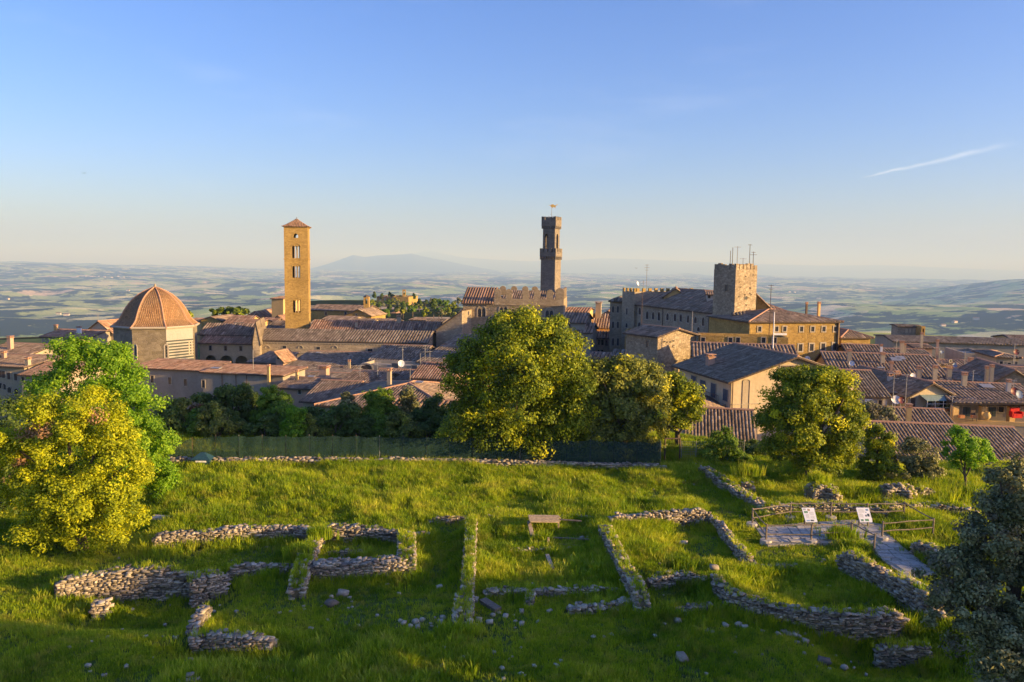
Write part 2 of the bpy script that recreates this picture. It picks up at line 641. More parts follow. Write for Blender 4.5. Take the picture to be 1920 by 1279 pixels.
c = mix(nt, ramp(nt, wmask, [(0.492, (0, 0, 0)), (0.51, (1, 1, 1))]), c, mix(nt, tnoise(nt, v, 0.03, 3), (0.016, 0.026, 0.016), (0.04, 0.055, 0.025)))
finish(nt, out, c, 1.0, None, spec=0.0)
MT['fields'] = mt

g = polar('ground', np.concatenate([[0.5, 4, 8, 12, 16, 19], np.arange(21, 70, 0.28), 70 * 1.022 ** np.arange(0, 90), 70 * 1.022 ** 90 * 1.05 ** np.arange(1, 30)]), fan, ground_z, [MT['turf'], MT['fields']])
me = g.data
cen = np.empty(len(me.polygons) * 3); me.polygons.foreach_get('center', cen); cen = cen.reshape(-1, 3)
me.polygons.foreach_set('material_index', (np.hypot(cen[:, 0], cen[:, 1]) > 330).astype(np.int32))
tag(g, kind='structure')
fan2 = np.concatenate([np.arange(-180, -42, 4.0), np.arange(-42, 42, 0.19), np.arange(42, 180.1, 4.0)])
h = polar('hills', 1450 * 1.0088 ** np.arange(0, 362), fan2, lambda x, y: np.where(np.hypot(x, y) < 1500, -400, far_z(x, y)), [MT['fields']])
tag(h, kind='structure')

mt, nt, out = node_mat('sea water')
finish(nt, out, (0.05, 0.08, 0.11), 0.25, tnoise(nt, coords(nt), 0.002, 3), 0.2, 1.0)
MT['sea'] = mt
s = polar('sea', np.array([25000, 40000, 60000, 90000, 130000, 190000.0]), np.arange(-180, 180.1, 3.0), lambda x, y: x * 0 - 420.0, [MT['sea']])
tag(s, kind='structure')

MT['mountain'] = plain_mat('far mountain woods', (0.07, 0.085, 0.05), 1.0, 0, 0.0)


def mountain(name, Y, prof, depth, seed):
    """prof: (px, py) silhouette; a ridge of real depth at distance Y."""
    px = np.linspace(prof[0][0], prof[-1][0], 160)
    py = np.interp(px, [p[0] for p in prof], [p[1] for p in prof])
    top = np.array([at(a, b, Y) for a, b in zip(px, py)])
    vs = np.linspace(-1, 1, 25)
    V = []
    for v_ in vs:
        for k in range(len(px)):
            hgt = (top[k, 2] + 420) * (1 - abs(v_)) ** 0.9
            hgt *= 1 + 0.35 * (fbm(px[k] / 30.0, v_ * 3 + 7, seed) - 0.5) * min(1, 3 * abs(v_))
            hgt += 16 * (vnoise(px[k] / 7.0, v_ * 5, seed + 3) - 0.5) * Y / 50000
            V.append((top[k, 0] * (1 + v_ * depth / Y), Y + v_ * depth, -425 + max(hgt, 0)))
    n = len(px)
    i = np.arange(len(vs) - 1)[:, None] * n + np.arange(n - 1)[None, :]
    Fq = np.stack([i, i + 1, i + n + 1, i + n], -1).reshape(-1, 4)
    tag(link(name, np_mesh(name, V, Fq, smooth=True), None, [MT['mountain']]), kind='structure')


mountain('mountain_range', 38000, [(560, 512), (585, 503), (620, 493), (645, 484), (662, 478), (685, 482), (705, 479), (735, 478), (752, 477), (772, 475), (790, 480), (815, 485), (850, 492), (890, 500), (950, 510), (980, 516)], 9000, 5)
mountain('far_mountain_range', 60000, [(690, 498), (745, 484), (785, 473), (805, 470), (830, 475), (870, 483), (930, 487), (1000, 490), (1060, 488), (1130, 484), (1200, 486), (1300, 490), (1420, 495), (1540, 498), (1650, 497), (1780, 502), (1900, 507), (2050, 512), (2300, 522)], 12000, 9)

HAZE_K = 8.6e-5
bm = MB()
bm.box((0, 0, 330), (390000, 390000, 1500))
mt = bpy.data.materials.new('pale haze')
mt.use_nodes = True
mt.node_tree.nodes.clear()
ho = mt.node_tree.nodes.new('ShaderNodeOutputMaterial')
hv = mt.node_tree.nodes.new('ShaderNodeVolumePrincipled')
hv.inputs['Color'].default_value = (0.30, 0.52, 1.0, 1)
hv.inputs['Density'].default_value = HAZE_K
hv.inputs['Absorption Color'].default_value = (0.60, 0.66, 1, 1)
hv.inputs['Anisotropy'].default_value = 0.0
mt.node_tree.links.new(hv.outputs[0], ho.inputs['Volume'])
hz = bm.build('haze', mt)
tag(hz, kind='stuff')
# ------------------------------------------------------------------ building kit
GZ = float


def tile_geometry(planes, pitch=0.36, tlen=0.55, hgt=0.085):
    Vs, Fs, Ts, n0 = [], [], [], 0
    prof_u = np.array([-0.46, -0.26, 0.26, 0.46])
    prof_h = np.array([0.0, 1.0, 1.0, 0.0])
    for pts in planes:
        P = np.array([np.asarray(p, float) for p in pts])
        u = P[1] - P[0]
        L = np.linalg.norm(u)
        u = u / L
        n = np.cross(u, P[-1] - P[0])
        n /= np.linalg.norm(n)
        if n[2] < 0:
            n = -n
        v = np.cross(n, u)
        if v @ (P[-1] - P[0]) < 0:
            v = -v
        pu, pv = (P - P[0]) @ u, (P - P[0]) @ v
        cnt = max(1, int(round((pu.max() - pu.min()) / pitch)))
        pp = (pu.max() - pu.min()) / cnt
        for i in range(cnt):
            uc = pu.min() + (i + 0.5) * pp
            hits = []
            for a in range(len(P)):
                b = (a + 1) % len(P)
                if (pu[a] - uc) * (pu[b] - uc) < 0:
                    t = (uc - pu[a]) / (pu[b] - pu[a])
                    hits.append(pv[a] + t * (pv[b] - pv[a]))
            if len(hits) < 2:
                continue
            lo, hi = min(hits), max(hits)
            m_ = max(1, int(round((hi - lo) / tlen)))
            s = lo + (hi - lo) * np.arange(m_) / m_
            e = lo + (hi - lo) * (np.arange(m_) + 1.12) / m_
            e[-1] = hi
            jit = rng.normal(0, 0.02 * pp, m_)
            lift = rng.normal(0, 0.008, m_)
            blk = np.zeros((m_, 8, 3))
            for q in range(4):
                uu = uc + jit + prof_u[q] * pp
                hh = prof_h[q] * hgt
                blk[:, q] = P[0] + np.outer(uu, u) + np.outer(s, v) + np.outer(hh + 0.025 + lift, n)
                uu2 = uc + jit + prof_u[q] * pp * 0.86
                blk[:, 4 + q] = P[0] + np.outer(uu2, u) + np.outer(e, v) + np.outer(np.full(m_, hh * 0.85), n)
            base = n0 + np.arange(m_)[:, None] * 8
            for f in ((0, 1, 5, 4), (1, 2, 6, 5), (2, 3, 7, 6), (3, 2, 1, 0)):
                Fs.append(base + np.array(f)[None, :])
            Vs.append(blk.reshape(-1, 3))
            tone = np.clip(rng.normal(0.5, 0.24, m_) + rng.normal(0, 0.08), 0, 1)
            Ts.append(np.repeat(tone, 8))
            n0 += m_ * 8
    return np.concatenate(Vs), np.concatenate(Fs), np.concatenate(Ts)


def add_tiles(parent, planes, mat, pitch, tlen, hgt=None):
    V, Fq, T = tile_geometry(planes, pitch, tlen, hgt or pitch * 0.24)
    o = link('tile_rows', np_mesh('tile_rows', V, Fq, {'tone': T}), parent, [MT[mat]])
    tag(o, kind='stuff')
    return o


class Bld:
    pass


def frame_from(fl, fr, tilt=12.0):
    a = at(*fl)
    ze = a[2]
    b = on(fr[0], 600, 0)  # direction only
    d = ray(fr[0], fl[1])
    pt = CAM + d * (fr[1] / d[1])
    O = np.array([a[0], a[1], 0.0])
    q = np.array([pt[0], pt[1], 0.0])
    ang = math.degrees(math.atan2(q[1] - O[1], q[0] - O[0]))
    if abs(ang) > tilt:      # walls may turn only so far from facing the square
        ang = math.radians(math.copysign(tilt, ang))
        e, dd = np.array([math.cos(ang), math.sin(ang)]), d[:2]
        k_ = np.linalg.solve(np.array([[e[0], -dd[0]], [e[1], -dd[1]]]), -O[:2])
        q = O + np.array([e[0], e[1], 0]) * k_[0]
    L = np.linalg.norm(q - O)
    ux = (q - O) / L
    return O, ux, np.array([-ux[1], ux[0], 0.0]), L, ze


def house(name, label, fl, fr, D, roof='fx', rpy=None, rise=None, wall='plaster_beige', tile='tile_brown', zb=-13.0, o=0.4,
          pitch=0.36, tlen=0.6, cat='house', group=None, back=None, ridge_at=0.5, tilt=12.0):
    O, ux, uy, L, ze = frame_from(fl, fr, tilt)
    b = Bld()
    b.O, b.ux, b.uy, b.L, b.D, b.ze, b.zb = O, ux, uy, L, D, ze, zb
    up = np.array([0, 0, 1.0])
    W = lambda u, v, z: O + ux * u + uy * v + up * z
    b.W = W
    if rise is None and rpy is not None:
        if roof in ('fx', 'hip'):
            q = W(L / 2, D * ridge_at, 0)
        elif roof == 'shed':
            q = W(L / 2, D, 0)
        elif roof == 'fy':
            q = W(L * ridge_at, -o, 0)
        else:
            q = W(L / 2, D / 2, 0)
        px = 960 + F * ((q - CAM) @ _R) / ((q - CAM) @ _fw)
        rise = at(px, rpy, q[1])[2] - ze
    rise = rise if rise is not None else 1.5
    rise = max(rise, 0.25)
    b.rise = rise
    root = empty(name, W(L / 2, D / 2, zb), label, cat, group)
    b.root = root
    wb = MB()
    ra = ridge_at
    c = [W(0, 0, zb), W(L, 0, zb), W(L, D, zb), W(0, D, zb)]
    t = [W(0, 0, ze), W(L, 0, ze), W(L, D, ze), W(0, D, ze)]
    planes, ridges = [], []
    if roof == 'fx':
        s = rise / (D * ra)
        s2 = rise / (D * (1 - ra))
        zr = ze + rise
        r0, r1 = W(0, D * ra, zr), W(L, D * ra, zr)
        wb.poly([c[0], c[1], t[1], t[0]]); wb.poly([c[2], c[3], t[3], t[2]])
        wb.poly([c[1], c[2], t[2], r1, t[1]]); wb.poly([c[3], c[0], t[0], r0, t[3]])
        planes = [[W(-o, -o, ze - s * o), W(L + o, -o, ze - s * o), W(L + o, D * ra, zr), W(-o, D * ra, zr)],
                  [W(L + o, D + o, ze - s2 * o), W(-o, D + o, ze - s2 * o), W(-o, D * ra, zr), W(L + o, D * ra, zr)]]
        ridges = [(W(-o, D * ra, zr), W(L + o, D * ra, zr))]
    elif roof == 'fy':
        s = rise / (L * ra)
        s2 = rise / (L * (1 - ra))
        zr = ze + rise
        r0, r1 = W(L * ra, 0, zr), W(L * ra, D, zr)
        wb.poly([c[0], c[1], t[1], r0, t[0]]); wb.poly([c[2], c[3], t[3], r1, t[2]])
        wb.poly([c[1], c[2], t[2], t[1]]); wb.poly([c[3], c[0], t[0], t[3]])
        planes = [[W(-o, D + o, ze - s * o), W(-o, -o, ze - s * o), W(L * ra, -o, zr), W(L * ra, D + o, zr)],
                  [W(L + o, -o, ze - s2 * o), W(L + o, D + o, ze - s2 * o), W(L * ra, D + o, zr), W(L * ra, -o, zr)]]
        ridges = [(W(L * ra, -o, zr), W(L * ra, D + o, zr))]
    elif roof == 'hip':
        k = min(L, D) / 2
        s = rise / k
        zr, zl = ze + rise, ze - s * o
        for i in range(4):
            wb.poly([c[i], c[(i + 1) % 4], t[(i + 1) % 4], t[i]])
        E = [W(-o, -o, zl), W(L + o, -o, zl), W(L + o, D + o, zl), W(-o, D + o, zl)]
        if L >= D:
            a, q = W(k, D / 2, zr), W(L - k + 0.01, D / 2, zr)
            planes = [[E[0], E[1], q, a], [E[2], E[3], a, q], [E[1], E[2], q], [E[3], E[0], a]]
        else:
            a, q = W(L / 2, k, zr), W(L / 2, D - k + 0.01, zr)
            planes = [[E[0], E[1], a], [E[2], E[3], q], [E[1], E[2], q, a], [E[3], E[0], a, q]]
        ridges = [(a, q)] + [(E[i], (a if i in (0, 3) else q) if L >= D else (a if i < 2 else q)) for i in range(4)]
    elif roof == 'shed':
        s = rise / D
        zr = ze + rise
        tb = [W(L, D, zr), W(0, D, zr)]
        wb.poly([c[0], c[1], t[1], t[0]]); wb.poly([c[2], c[3], tb[1], tb[0]])
        wb.poly([c[1], c[2], tb[0], t[1]]); wb.poly([c[3], c[0], t[0], tb[1]])
        planes = [[W(-o, -o, ze - s * o), W(L + o, -o, ze - s * o), W(L + o, D + 0.1, zr + 0.1 * s), W(-o, D + 0.1, zr + 0.1 * s)]]
        ridges = [(planes[0][3], planes[0][2])]
    elif roof in ('shedl', 'shedr'):
        s = rise / L
        zr = ze + rise
        if roof == 'shedl':   # slopes down towards the left
            hi = [W(L, 0, zr), W(L, D, zr)]
            wb.poly([c[0], c[1], hi[0], t[0]]); wb.poly([c[2], c[3], t[3], hi[1]])
            wb.poly([c[1], c[2], hi[1], hi[0]]); wb.poly([c[3], c[0], t[0], t[3]])
            planes = [[W(-o, D + o, ze - s * o), W(-o, -o, ze - s * o), W(L + 0.1, -o, zr), W(L + 0.1, D + o, zr)]]
        else:
            hi = [W(0, 0, zr), W(0, D, zr)]
            wb.poly([c[0], c[1], t[1], hi[0]]); wb.poly([c[2], c[3], hi[1], t[2]])
            wb.poly([c[1], c[2], t[2], t[1]]); wb.poly([c[3], c[0], hi[0], hi[1]])
            planes = [[W(L + o, -o, ze - s * o), W(L + o, D + o, ze - s * o), W(-0.1, D + o, zr), W(-0.1, -o, zr)]]
        ridges = [(planes[0][2], planes[0][3])]
    else:
        for i in range(4):
            wb.poly([c[i], c[(i + 1) % 4], t[(i + 1) % 4], t[i]])
        wb.poly([W(0.3, 0.3, ze - 0.5), W(L - 0.3, 0.3, ze - 0.5), W(L - 0.3, D - 0.3, ze - 0.5), W(0.3, D - 0.3, ze - 0.5)])
        wb.poly([t[0], t[1], W(L - 0.3, 0.3, ze), W(0.3, 0.3, ze)]); wb.poly([t[1], t[2], W(L - 0.3, D - 0.3, ze), W(L - 0.3, 0.3, ze)])
        wb.poly([t[2], t[3], W(0.3, D - 0.3, ze), W(L - 0.3, D - 0.3, ze)]); wb.poly([t[3], t[0], W(0.3, 0.3, ze), W(0.3, D - 0.3, ze)])
        for p0, p1 in (((0.3, 0.3), (L - 0.3, 0.3)), ((L - 0.3, 0.3), (L - 0.3, D - 0.3)), ((L - 0.3, D - 0.3), (0.3, D - 0.3)), ((0.3, D - 0.3), (0.3, 0.3))):
            wb.poly([W(*p1, ze - 0.5), W(*p0, ze - 0.5), W(*p0, ze), W(*p1, ze)])
    b.wall = wb.build('wall', MT[wall], root)
    b.planes = planes
    if planes:
        rb = MB()
        for P in planes:
            P = [np.asarray(p) + np.array([0, 0, 0.03]) for p in P]
            rb.poly(P, 0)
            low = [p - np.array([0, 0, 0.16]) for p in P]
            rb.poly(low[::-1], 1)
            for i in range(len(P)):
                j = (i + 1) % len(P)
                rb.poly([P[j], P[i], low[i], low[j]], 1)
        b.roof = rb.build('roof', [MT['tile_under'], MT['eave']], root)
        add_tiles(b.roof, [[np.asarray(p) + np.array([0, 0, 0.035]) for p in P] for P in planes], tile, pitch, tlen)
        if pitch < 0.6:
            rt = MB()
            for a_, q_ in ridges:
                if np.linalg.norm(np.asarray(a_) - q_) < 0.6:
                    continue
                rt.tube([a_ + up * 0.09, q_ + up * 0.09], 0.14, 6)
            if rt.V:
                rt.build('ridge_tiles', MT['tile_ridge'], b.roof)
    else:
        b.roof = b.wall
    b.faces = {'front': (W(0, 0, 0), ux, -uy), 'left': (W(0, D, 0), -uy, -ux), 'right': (W(L, 0, 0), uy, ux), 'back': (W(L, D, 0), -ux, uy)}
    return b


def outline(cu, zc, w, h, arch, n=6):
    """Points round an opening, counter-clockwise from lower left; arch: 0 none, 1 round, 1.5 pointed."""
    if not arch:
        return [(cu - w / 2, zc - h / 2), (cu + w / 2, zc - h / 2), (cu + w / 2, zc + h / 2), (cu - w / 2, zc + h / 2)]
    r = w / 2
    zs = zc + h / 2 - r * arch
    pts = [(cu - r, zc - h / 2), (cu + r, zc - h / 2)]
    for k in range(n + 1):
        a = math.pi * k / n
        pts.append((cu + r * math.cos(a), zs + r * arch * math.sin(a)))
    return pts


def opening(parent, face, cu, zc, w, h, arch=0, ring=0.12, shut=None, frame='trim', name='window', panemat='pane', open_sh=False, proud=0.07):
    P0, t, n = face
    pt = lambda u, z, d: P0 + t * u + n * d + np.array([0, 0, z])
    out_, inn = outline(cu, zc, w + 2 * ring, h + 2 * ring, arch), outline(cu, zc, w, h, arch)
    mb = MB()
    k = len(inn)
    for i in range(k):
        j = (i + 1) % k
        mb.poly([pt(*out_[i], proud), pt(*out_[j], proud), pt(*inn[j], proud), pt(*inn[i], proud)])
        mb.poly([pt(*out_[j], proud), pt(*out_[i], proud), pt(*out_[i], -0.02), pt(*out_[j], -0.02)])
        mb.poly([pt(*inn[i], proud), pt(*inn[j], proud), pt(*inn[j], -0.02), pt(*inn[i], -0.02)])
    wn_ = mb.build(name, MT[frame], parent)
    pb = MB()
    pb.poly([pt(*q, 0.012) for q in inn])
    pb.build('pane', MT[panemat], wn_)
    if shut:
        for sgn in (-1, 1):
            sb = MB()
            hw = w / 2
            if open_sh:
                c_ = pt(cu + sgn * (w / 2 + hw / 2 + ring * 0.4), zc, proud + 0.03)
            else:
                c_ = pt(cu + sgn * hw / 2, zc, 0.045)
            e = 0.02
            q = [c_ + t * a * (hw / 2 - e) + np.array([0, 0, b_ * h / 2]) + n * d for d in (0.03, -0.02) for a, b_ in ((-1, -1), (1, -1), (1, 1), (-1, 1))]
            sb.hexa([q[0], q[1], q[2], q[3], q[4], q[5], q[6], q[7]])
            sb.build('shutter', MT[shut], wn_)
    return wn_


def win(b, px, py, wpx, hpx, face='front', arch=0, shut=None, open_sh=False, ring=0.1, **kw):
    P0, t, n = b.faces[face]
    q = on_plane(px, py, P0, n)
    cu = (q - P0) @ t
    dist = q[1]
    fores = abs(np.dot((q - CAM) / np.linalg.norm(q - CAM), n))
    w = wpx / F * dist / max(fores, 0.35)
    h = hpx / F * dist
    return opening(b.root, b.faces[face], cu, q[2], w, h, arch, ring, shut, open_sh=open_sh, **kw)


def wins(b, items, wpx, hpx, **kw):
    for px, py in items:
        win(b, px, py, wpx, hpx, **kw)


def chimney(b, px, py, Y, h=1.2, w=0.55, mat='plaster_beige', cap=True, d=None):
    """Stands on the roof of b where its foot is seen at (px, py)."""
    p = at(px, py, Y)
    mb = MB()
    mb.box((p[0], p[1], p[2] + (h - 1.4) / 2), (w, d or w, h + 1.4), math.atan2(b.ux[1], b.ux[0]))
    c_ = mb.build('chimney', MT[mat], b.roof)
    return c_ if not cap else (chimney_cap(p, h, w, b), c_)[1]


def chimney_cap(p, h, w, b):
    mb = MB()
    rz = math.atan2(b.ux[1], b.ux[0])
    mb.box((p[0], p[1], p[2] + h + 0.04), (w * 1.3, w * 1.3, 0.09), rz)
    for sx in (-1, 1):
        for sy in (-1, 1):
            mb.box((p[0] + sx * w * 0.4, p[1] + sy * w * 0.4, p[2] + h + 0.18), (0.1, 0.1, 0.2), rz)
    mb.box((p[0], p[1], p[2] + h + 0.32), (w * 1.35, w * 1.35, 0.08), rz)
    return mb.build('chimney_cap', MT['tile_ridge'], b.roof)


def skylight(b, px, py, Y, w, l, mat='white'):
    p = at(px, py, Y)
    mb = MB()
    P = b.planes[0]
    nrm = np.cross(np.asarray(P[1]) - P[0], np.asarray(P[-1]) - P[0]); nrm /= np.linalg.norm(nrm)
    if nrm[2] < 0: nrm = -nrm
    u = np.asarray(P[1]) - P[0]; u = u / np.linalg.norm(u)
    v = np.cross(nrm, u)
    q0 = p + nrm * (np.dot(np.asarray(P[0]) - p, nrm)) + nrm * 0.16
    q = [q0 + u * a * w / 2 + v * c_ * l / 2 + nrm * e for e in (0, 0.09) for a, c_ in ((-1, -1), (1, -1), (1, 1), (-1, 1))]
    mb.hexa(q)
    o_ = mb.build('skylight', MT['metal'], b.roof)
    g_ = MB()
    g_.poly([q0 + u * a * (w / 2 - 0.08) + v * c_ * (l / 2 - 0.08) + nrm * 0.096 for a, c_ in ((-1, -1), (1, -1), (1, 1), (-1, 1))])
    return o_


def antenna(label, px, ytop, ybase, Y, kind='yagi', bars=3, mat='metal', group='roof antennas over the town', r=0.035):
    p, q = at(px, ybase, Y), at(px, ytop, Y)
    p[2] -= 0.9
    q[0] = p[0]
    root = empty('antenna', p, label, 'antenna', group)
    mb = MB()
    mb.tube([p, q], [r * 1.3, r], 5)
    mb.build('mast', MT[mat], root)
    H = q[2] - p[2]
    for k in range(bars):
        z = q[2] - 0.12 - k * min(0.55, H * 0.13)
        ln = 0.9 - 0.15 * k
        a = 0.4 + 1.3 * k + rnd.random()
        dx, dy = math.cos(a) * ln, math.sin(a) * 0.3
        cb = MB()
        cb.tube([(p[0] - dx * 0.8, p[1] - dy * 0.8, z), (p[0] + dx * 0.8, p[1] + dy * 0.8, z)], 0.022, 4)
        for e in np.linspace(-0.75, 0.75, 6):
            cb.tube([(p[0] + dx * e - 0.12, p[1] + dy * e - 0.2, z + 0.02), (p[0] + dx * e + 0.12, p[1] + dy * e + 0.2, z + 0.02)], 0.014, 4)
        cb.build('aerial', MT[mat], root)
    return root


def dish(label, px, py, Y, dia, mat='dish', face=(0.1, -1.0), pole=True):
    c = at(px, py, Y)
    root = empty('satellite_dish', (c[0], c[1], c[2] - 0.8), label, 'satellite dish', 'satellite dishes on the roofs')
    n = Vector((face[0], face[1], 0.35)).normalized()
    a = n.cross(Vector((0, 0, 1))).normalized()
    b_ = a.cross(n)
    mb = MB()
    cc = Vector(c)
    rings = []
    for i, (r, dpt) in enumerate([(0.02, 0.0), (0.5, 0.035), (0.85, 0.095), (1.0, 0.14)]):
        s = len(mb.V)
        for k in range(14):
            an = 2 * math.pi * k / 14
            q = cc + (a * math.cos(an) + b_ * math.sin(an)) * r * dia / 2 + n * dpt * dia
            mb.V.append(tuple(q))
        rings.append(s)
    for i in range(3):
        for k in range(14):
            k2 = (k + 1) % 14
            mb.F.append((rings[i] + k, rings[i] + k2, rings[i + 1] + k2, rings[i + 1] + k)); mb.I.append(0)
    mb.build('bowl', MT[mat], root, smooth=True)
    ar = MB()
    ar.tube([cc - b_ * dia * 0.45 + n * 0.12 * dia, cc + n * dia * 0.55 - b_ * 0.05], 0.02, 4)
    ar.box(tuple(cc + n * dia * 0.57), (0.08, 0.08, 0.1))
    ar.build('feed_arm', MT['metal'], root)
    if pole:
        pl = MB()
        pl.tube([(c[0], c[1] + 0.12, c[2] - 1.6), (c[0], c[1] + 0.12, c[2] + 0.05)], 0.035, 5)
        pl.build('mast', MT['metal'], root)
    return root


def wall_open(mb, P0, t, n, width, z0, z1, th, ops, mi=0):
    """Wall with real openings. ops: (u0, u1, zb, zt, arch)."""
    up = np.array([0, 0, 1.0])
    pt = lambda u, d, z: P0 + t * u - n * d + up * z
    xs = sorted(set([0.0, width] + [x for o_ in ops for x in (o_[0], o_[1])]))
    for ua, ub in zip(xs[:-1], xs[1:]):
        if ub - ua < 1e-6: continue
        mid = (ua + ub) / 2
        seg = sorted([(o_[2], o_[3]) for o_ in ops if o_[0] < mid < o_[1]])
        z = z0
        for a, b_ in seg + [(z1, None)]:
            if a - z > 1e-6:
                mb.hexa([pt(ua, 0, z), pt(ub, 0, z), pt(ub, th, z), pt(ua, th, z), pt(ua, 0, a), pt(ub, 0, a), pt(ub, th, a), pt(ua, th, a)], mi)
            z = b_
    for u0, u1, zb, zt, arch in ops:
        if not arch: continue
        r = (u1 - u0) / 2
        zs = zt - r * arch
        nn = 8
        f = lambda u: zs + r * arch * math.sqrt(max(0, 1 - ((u - u0 - r) / r) ** 2))
        for k in range(nn):
            a, b_ = u0 + 2 * r * k / nn, u0 + 2 * r * (k + 1) / nn
            za, zb2 = min(f(a), zt - 0.004), min(f(b_), zt - 0.004)
            mb.hexa([pt(a, 0, za), pt(b_, 0, zb2), pt(b_, th, zb2), pt(a, th, za), pt(a, 0, zt), pt(b_, 0, zt), pt(b_, th, zt), pt(a, th, zt)], mi)


# ------------------------------------------------------------------ the baptistery
bc = at(293, 612, 165)
BZ = float(at(300, 616, 156)[2])
BR = 8.35
broot = empty('baptistery', (bc[0], bc[1], -10), 'octagonal stone baptistery under a ribbed terracotta dome, one side striped in marble', 'baptistery')
angs = [math.radians(-90 - 8 + 45 * k) for k in range(8)]      # corner directions, -90 faces the camera
bcor = [np.array([bc[0] + BR * math.cos(a), bc[1] + BR * math.sin(a), 0]) for a in angs]
wb = MB()
for k in range(8):
    a, b_ = bcor[k], bcor[(k + 1) % 8]
    wb.poly([a + [0, 0, -12], b_ + [0, 0, -12], b_ + [0, 0, BZ], a + [0, 0, BZ]])
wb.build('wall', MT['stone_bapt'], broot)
MT['marble_white'] = plaster_mat('white marble facing', (0.36, 0.345, 0.31), (0.28, 0.27, 0.24))
MT['marble_dark'] = plain_mat('dark green marble', (0.045, 0.055, 0.05), 0.7)
a, b_ = bcor[1], bcor[2]
nn = np.cross((b_ - a) / np.linalg.norm(b_ - a), [0, 0, 1.0])
z = BZ
zt = float(at(355, 640, 158)[2])
bands = [(zt, BZ - 0.25, 'marble_white')]
k = 0
while z > -12 and k < 22:
    hgt = 0.30
    bands.append((zt - (k + 1) * hgt, zt - k * hgt, 'marble_dark' if k % 2 == 0 else 'marble_white'))
    k += 1
for zb_, ztt, mn in bands:
    mb = MB()
    d0 = 0.07 if mn == 'marble_dark' else 0.06
    mb.hexa([a + [0, 0, zb_], b_ + [0, 0, zb_], b_ + nn * d0 + [0, 0, zb_], a + nn * d0 + [0, 0, zb_], a + [0, 0, ztt], b_ + [0, 0, ztt], b_ + nn * d0 + [0, 0, ztt], a + nn * d0 + [0, 0, ztt]])
    mb.build('marble_band', MT[mn], broot)
for (px, py, i0) in ((255, 660, 7), (312, 659, 0), (357, 652, 1)):
    p_, q_ = bcor[i0], bcor[(i0 + 1) % 8]
    t_ = (q_ - p_) / np.linalg.norm(q_ - p_)
    n_ = np.cross(t_, [0, 0, 1.0])
    hit = on_plane(px, py, p_, n_)
    opening(broot, (p_, t_, n_), (hit - p_) @ t_, hit[2], 0.42, 2.6, 1, 0.28, proud=0.1)
cr = MB()
cr.tube([c_ * 1.0 + np.array([0, 0, BZ - 0.05]) for c_ in [np.array([bc[0] + (BR + 0.35) * math.cos(a_), bc[1] + (BR + 0.35) * math.sin(a_), 0]) for a_ in angs + angs[:1]]], 0.26, 6)
cr.build('cornice', MT['trim'], broot)
prof = [(9.35, -0.15), (8.8, 0.12), (8.0, 0.75), (7.4, 1.35), (7.0, 2.1), (6.55, 3.0), (6.0, 3.95), (5.3, 4.9), (4.45, 5.85), (3.45, 6.7), (2.3, 7.4), (1.1, 7.95), (0.25, 8.3)]
prof = [(a * .95, b * .96) for a, b in prof]
pr = np.array([p[0] for p in prof]); pz = np.array([p[1] for p in prof])
sl = np.concatenate([[0], np.cumsum(np.hypot(np.diff(pr), np.diff(pz)))])
ncourse = 34
ss = np.linspace(0, sl[-1], ncourse + 1)
cr_, cz_ = np.interp(ss, sl, pr), np.interp(ss, sl, pz)
Vs, Fs, Ts = [], [], []
core = MB()
for k in range(8):
    a0, a1 = angs[k], angs[(k + 1) % 8]
    for i in range(ncourse):
        for rr, zz, s_ in ((cr_, cz_, 1),):
            P = [np.array([bc[0] + rr[j] * math.cos(w_), bc[1] + rr[j] * math.sin(w_), BZ + zz[j]]) for j, w_ in ((i, a0), (i, a1), (i + 1, a1), (i + 1, a0))]
        core.poly(P)
        wdt = np.linalg.norm(P[1] - P[0])
        m_ = max(1, int(round(wdt / 0.42)))
        nr = np.cross(P[1] - P[0], P[3] - P[0]); nr /= max(np.linalg.norm(nr), 1e-9)
        for j in range(m_):
            f0, f1 = j / m_ + 0.06 / m_, (j + 1) / m_ - 0.06 / m_
            A = P[0] * (1 - f0) + P[1] * f0; B = P[0] * (1 - f1) + P[1] * f1
            C_ = P[3] * (1 - f1) + P[2] * f1; D_ = P[3] * (1 - f0) + P[2] * f0
            mdl = (A + B) / 2; mdu = (C_ + D_) / 2
            n0 = len(Vs) * 6
            Vs.append([A + nr * 0.05, mdl + nr * 0.14, B + nr * 0.05, C_ + nr * 0.02, mdu + nr * 0.09, D_ + nr * 0.02])
            Fs += [(n0, n0 + 1, n0 + 4, n0 + 5), (n0 + 1, n0 + 2, n0 + 3, n0 + 4)]
            Ts += [min(1, max(0, rnd.gauss(0.5, 0.16)))] * 6
MT['tile_dome'] = tile_mat('dome tiles', (0.20, 0.11, 0.05), (0.30, 0.165, 0.075), (0.36, 0.21, 0.10), (0.42, 0.27, 0.14), 0.2)
dome = core.build('dome', MT['tile_under'], broot)
tag(link('tile_rows', np_mesh('tile_rows', np.array(Vs).reshape(-1, 3), Fs, {'tone': Ts}), dome, [MT['tile_dome']]), kind='stuff')
for k in range(8):
    mb = MB()
    mb.tube([(bc[0] + (r_ + 0.05) * math.cos(angs[k]), bc[1] + (r_ + 0.05) * math.sin(angs[k]), BZ + z_ + 0.08) for r_, z_ in prof], 0.17, 6)
    mb.build('rib', MT['tile_ridge'], dome)
mb = MB()
mb.lathe((bc[0], bc[1], BZ + 7.75), [(0.5, 0), (0.42, 0.35), (0.2, 0.5), (0.28, 0.75), (0.02, 1.1)], 10)
mb.build('finial', MT['stone_grey'], dome)

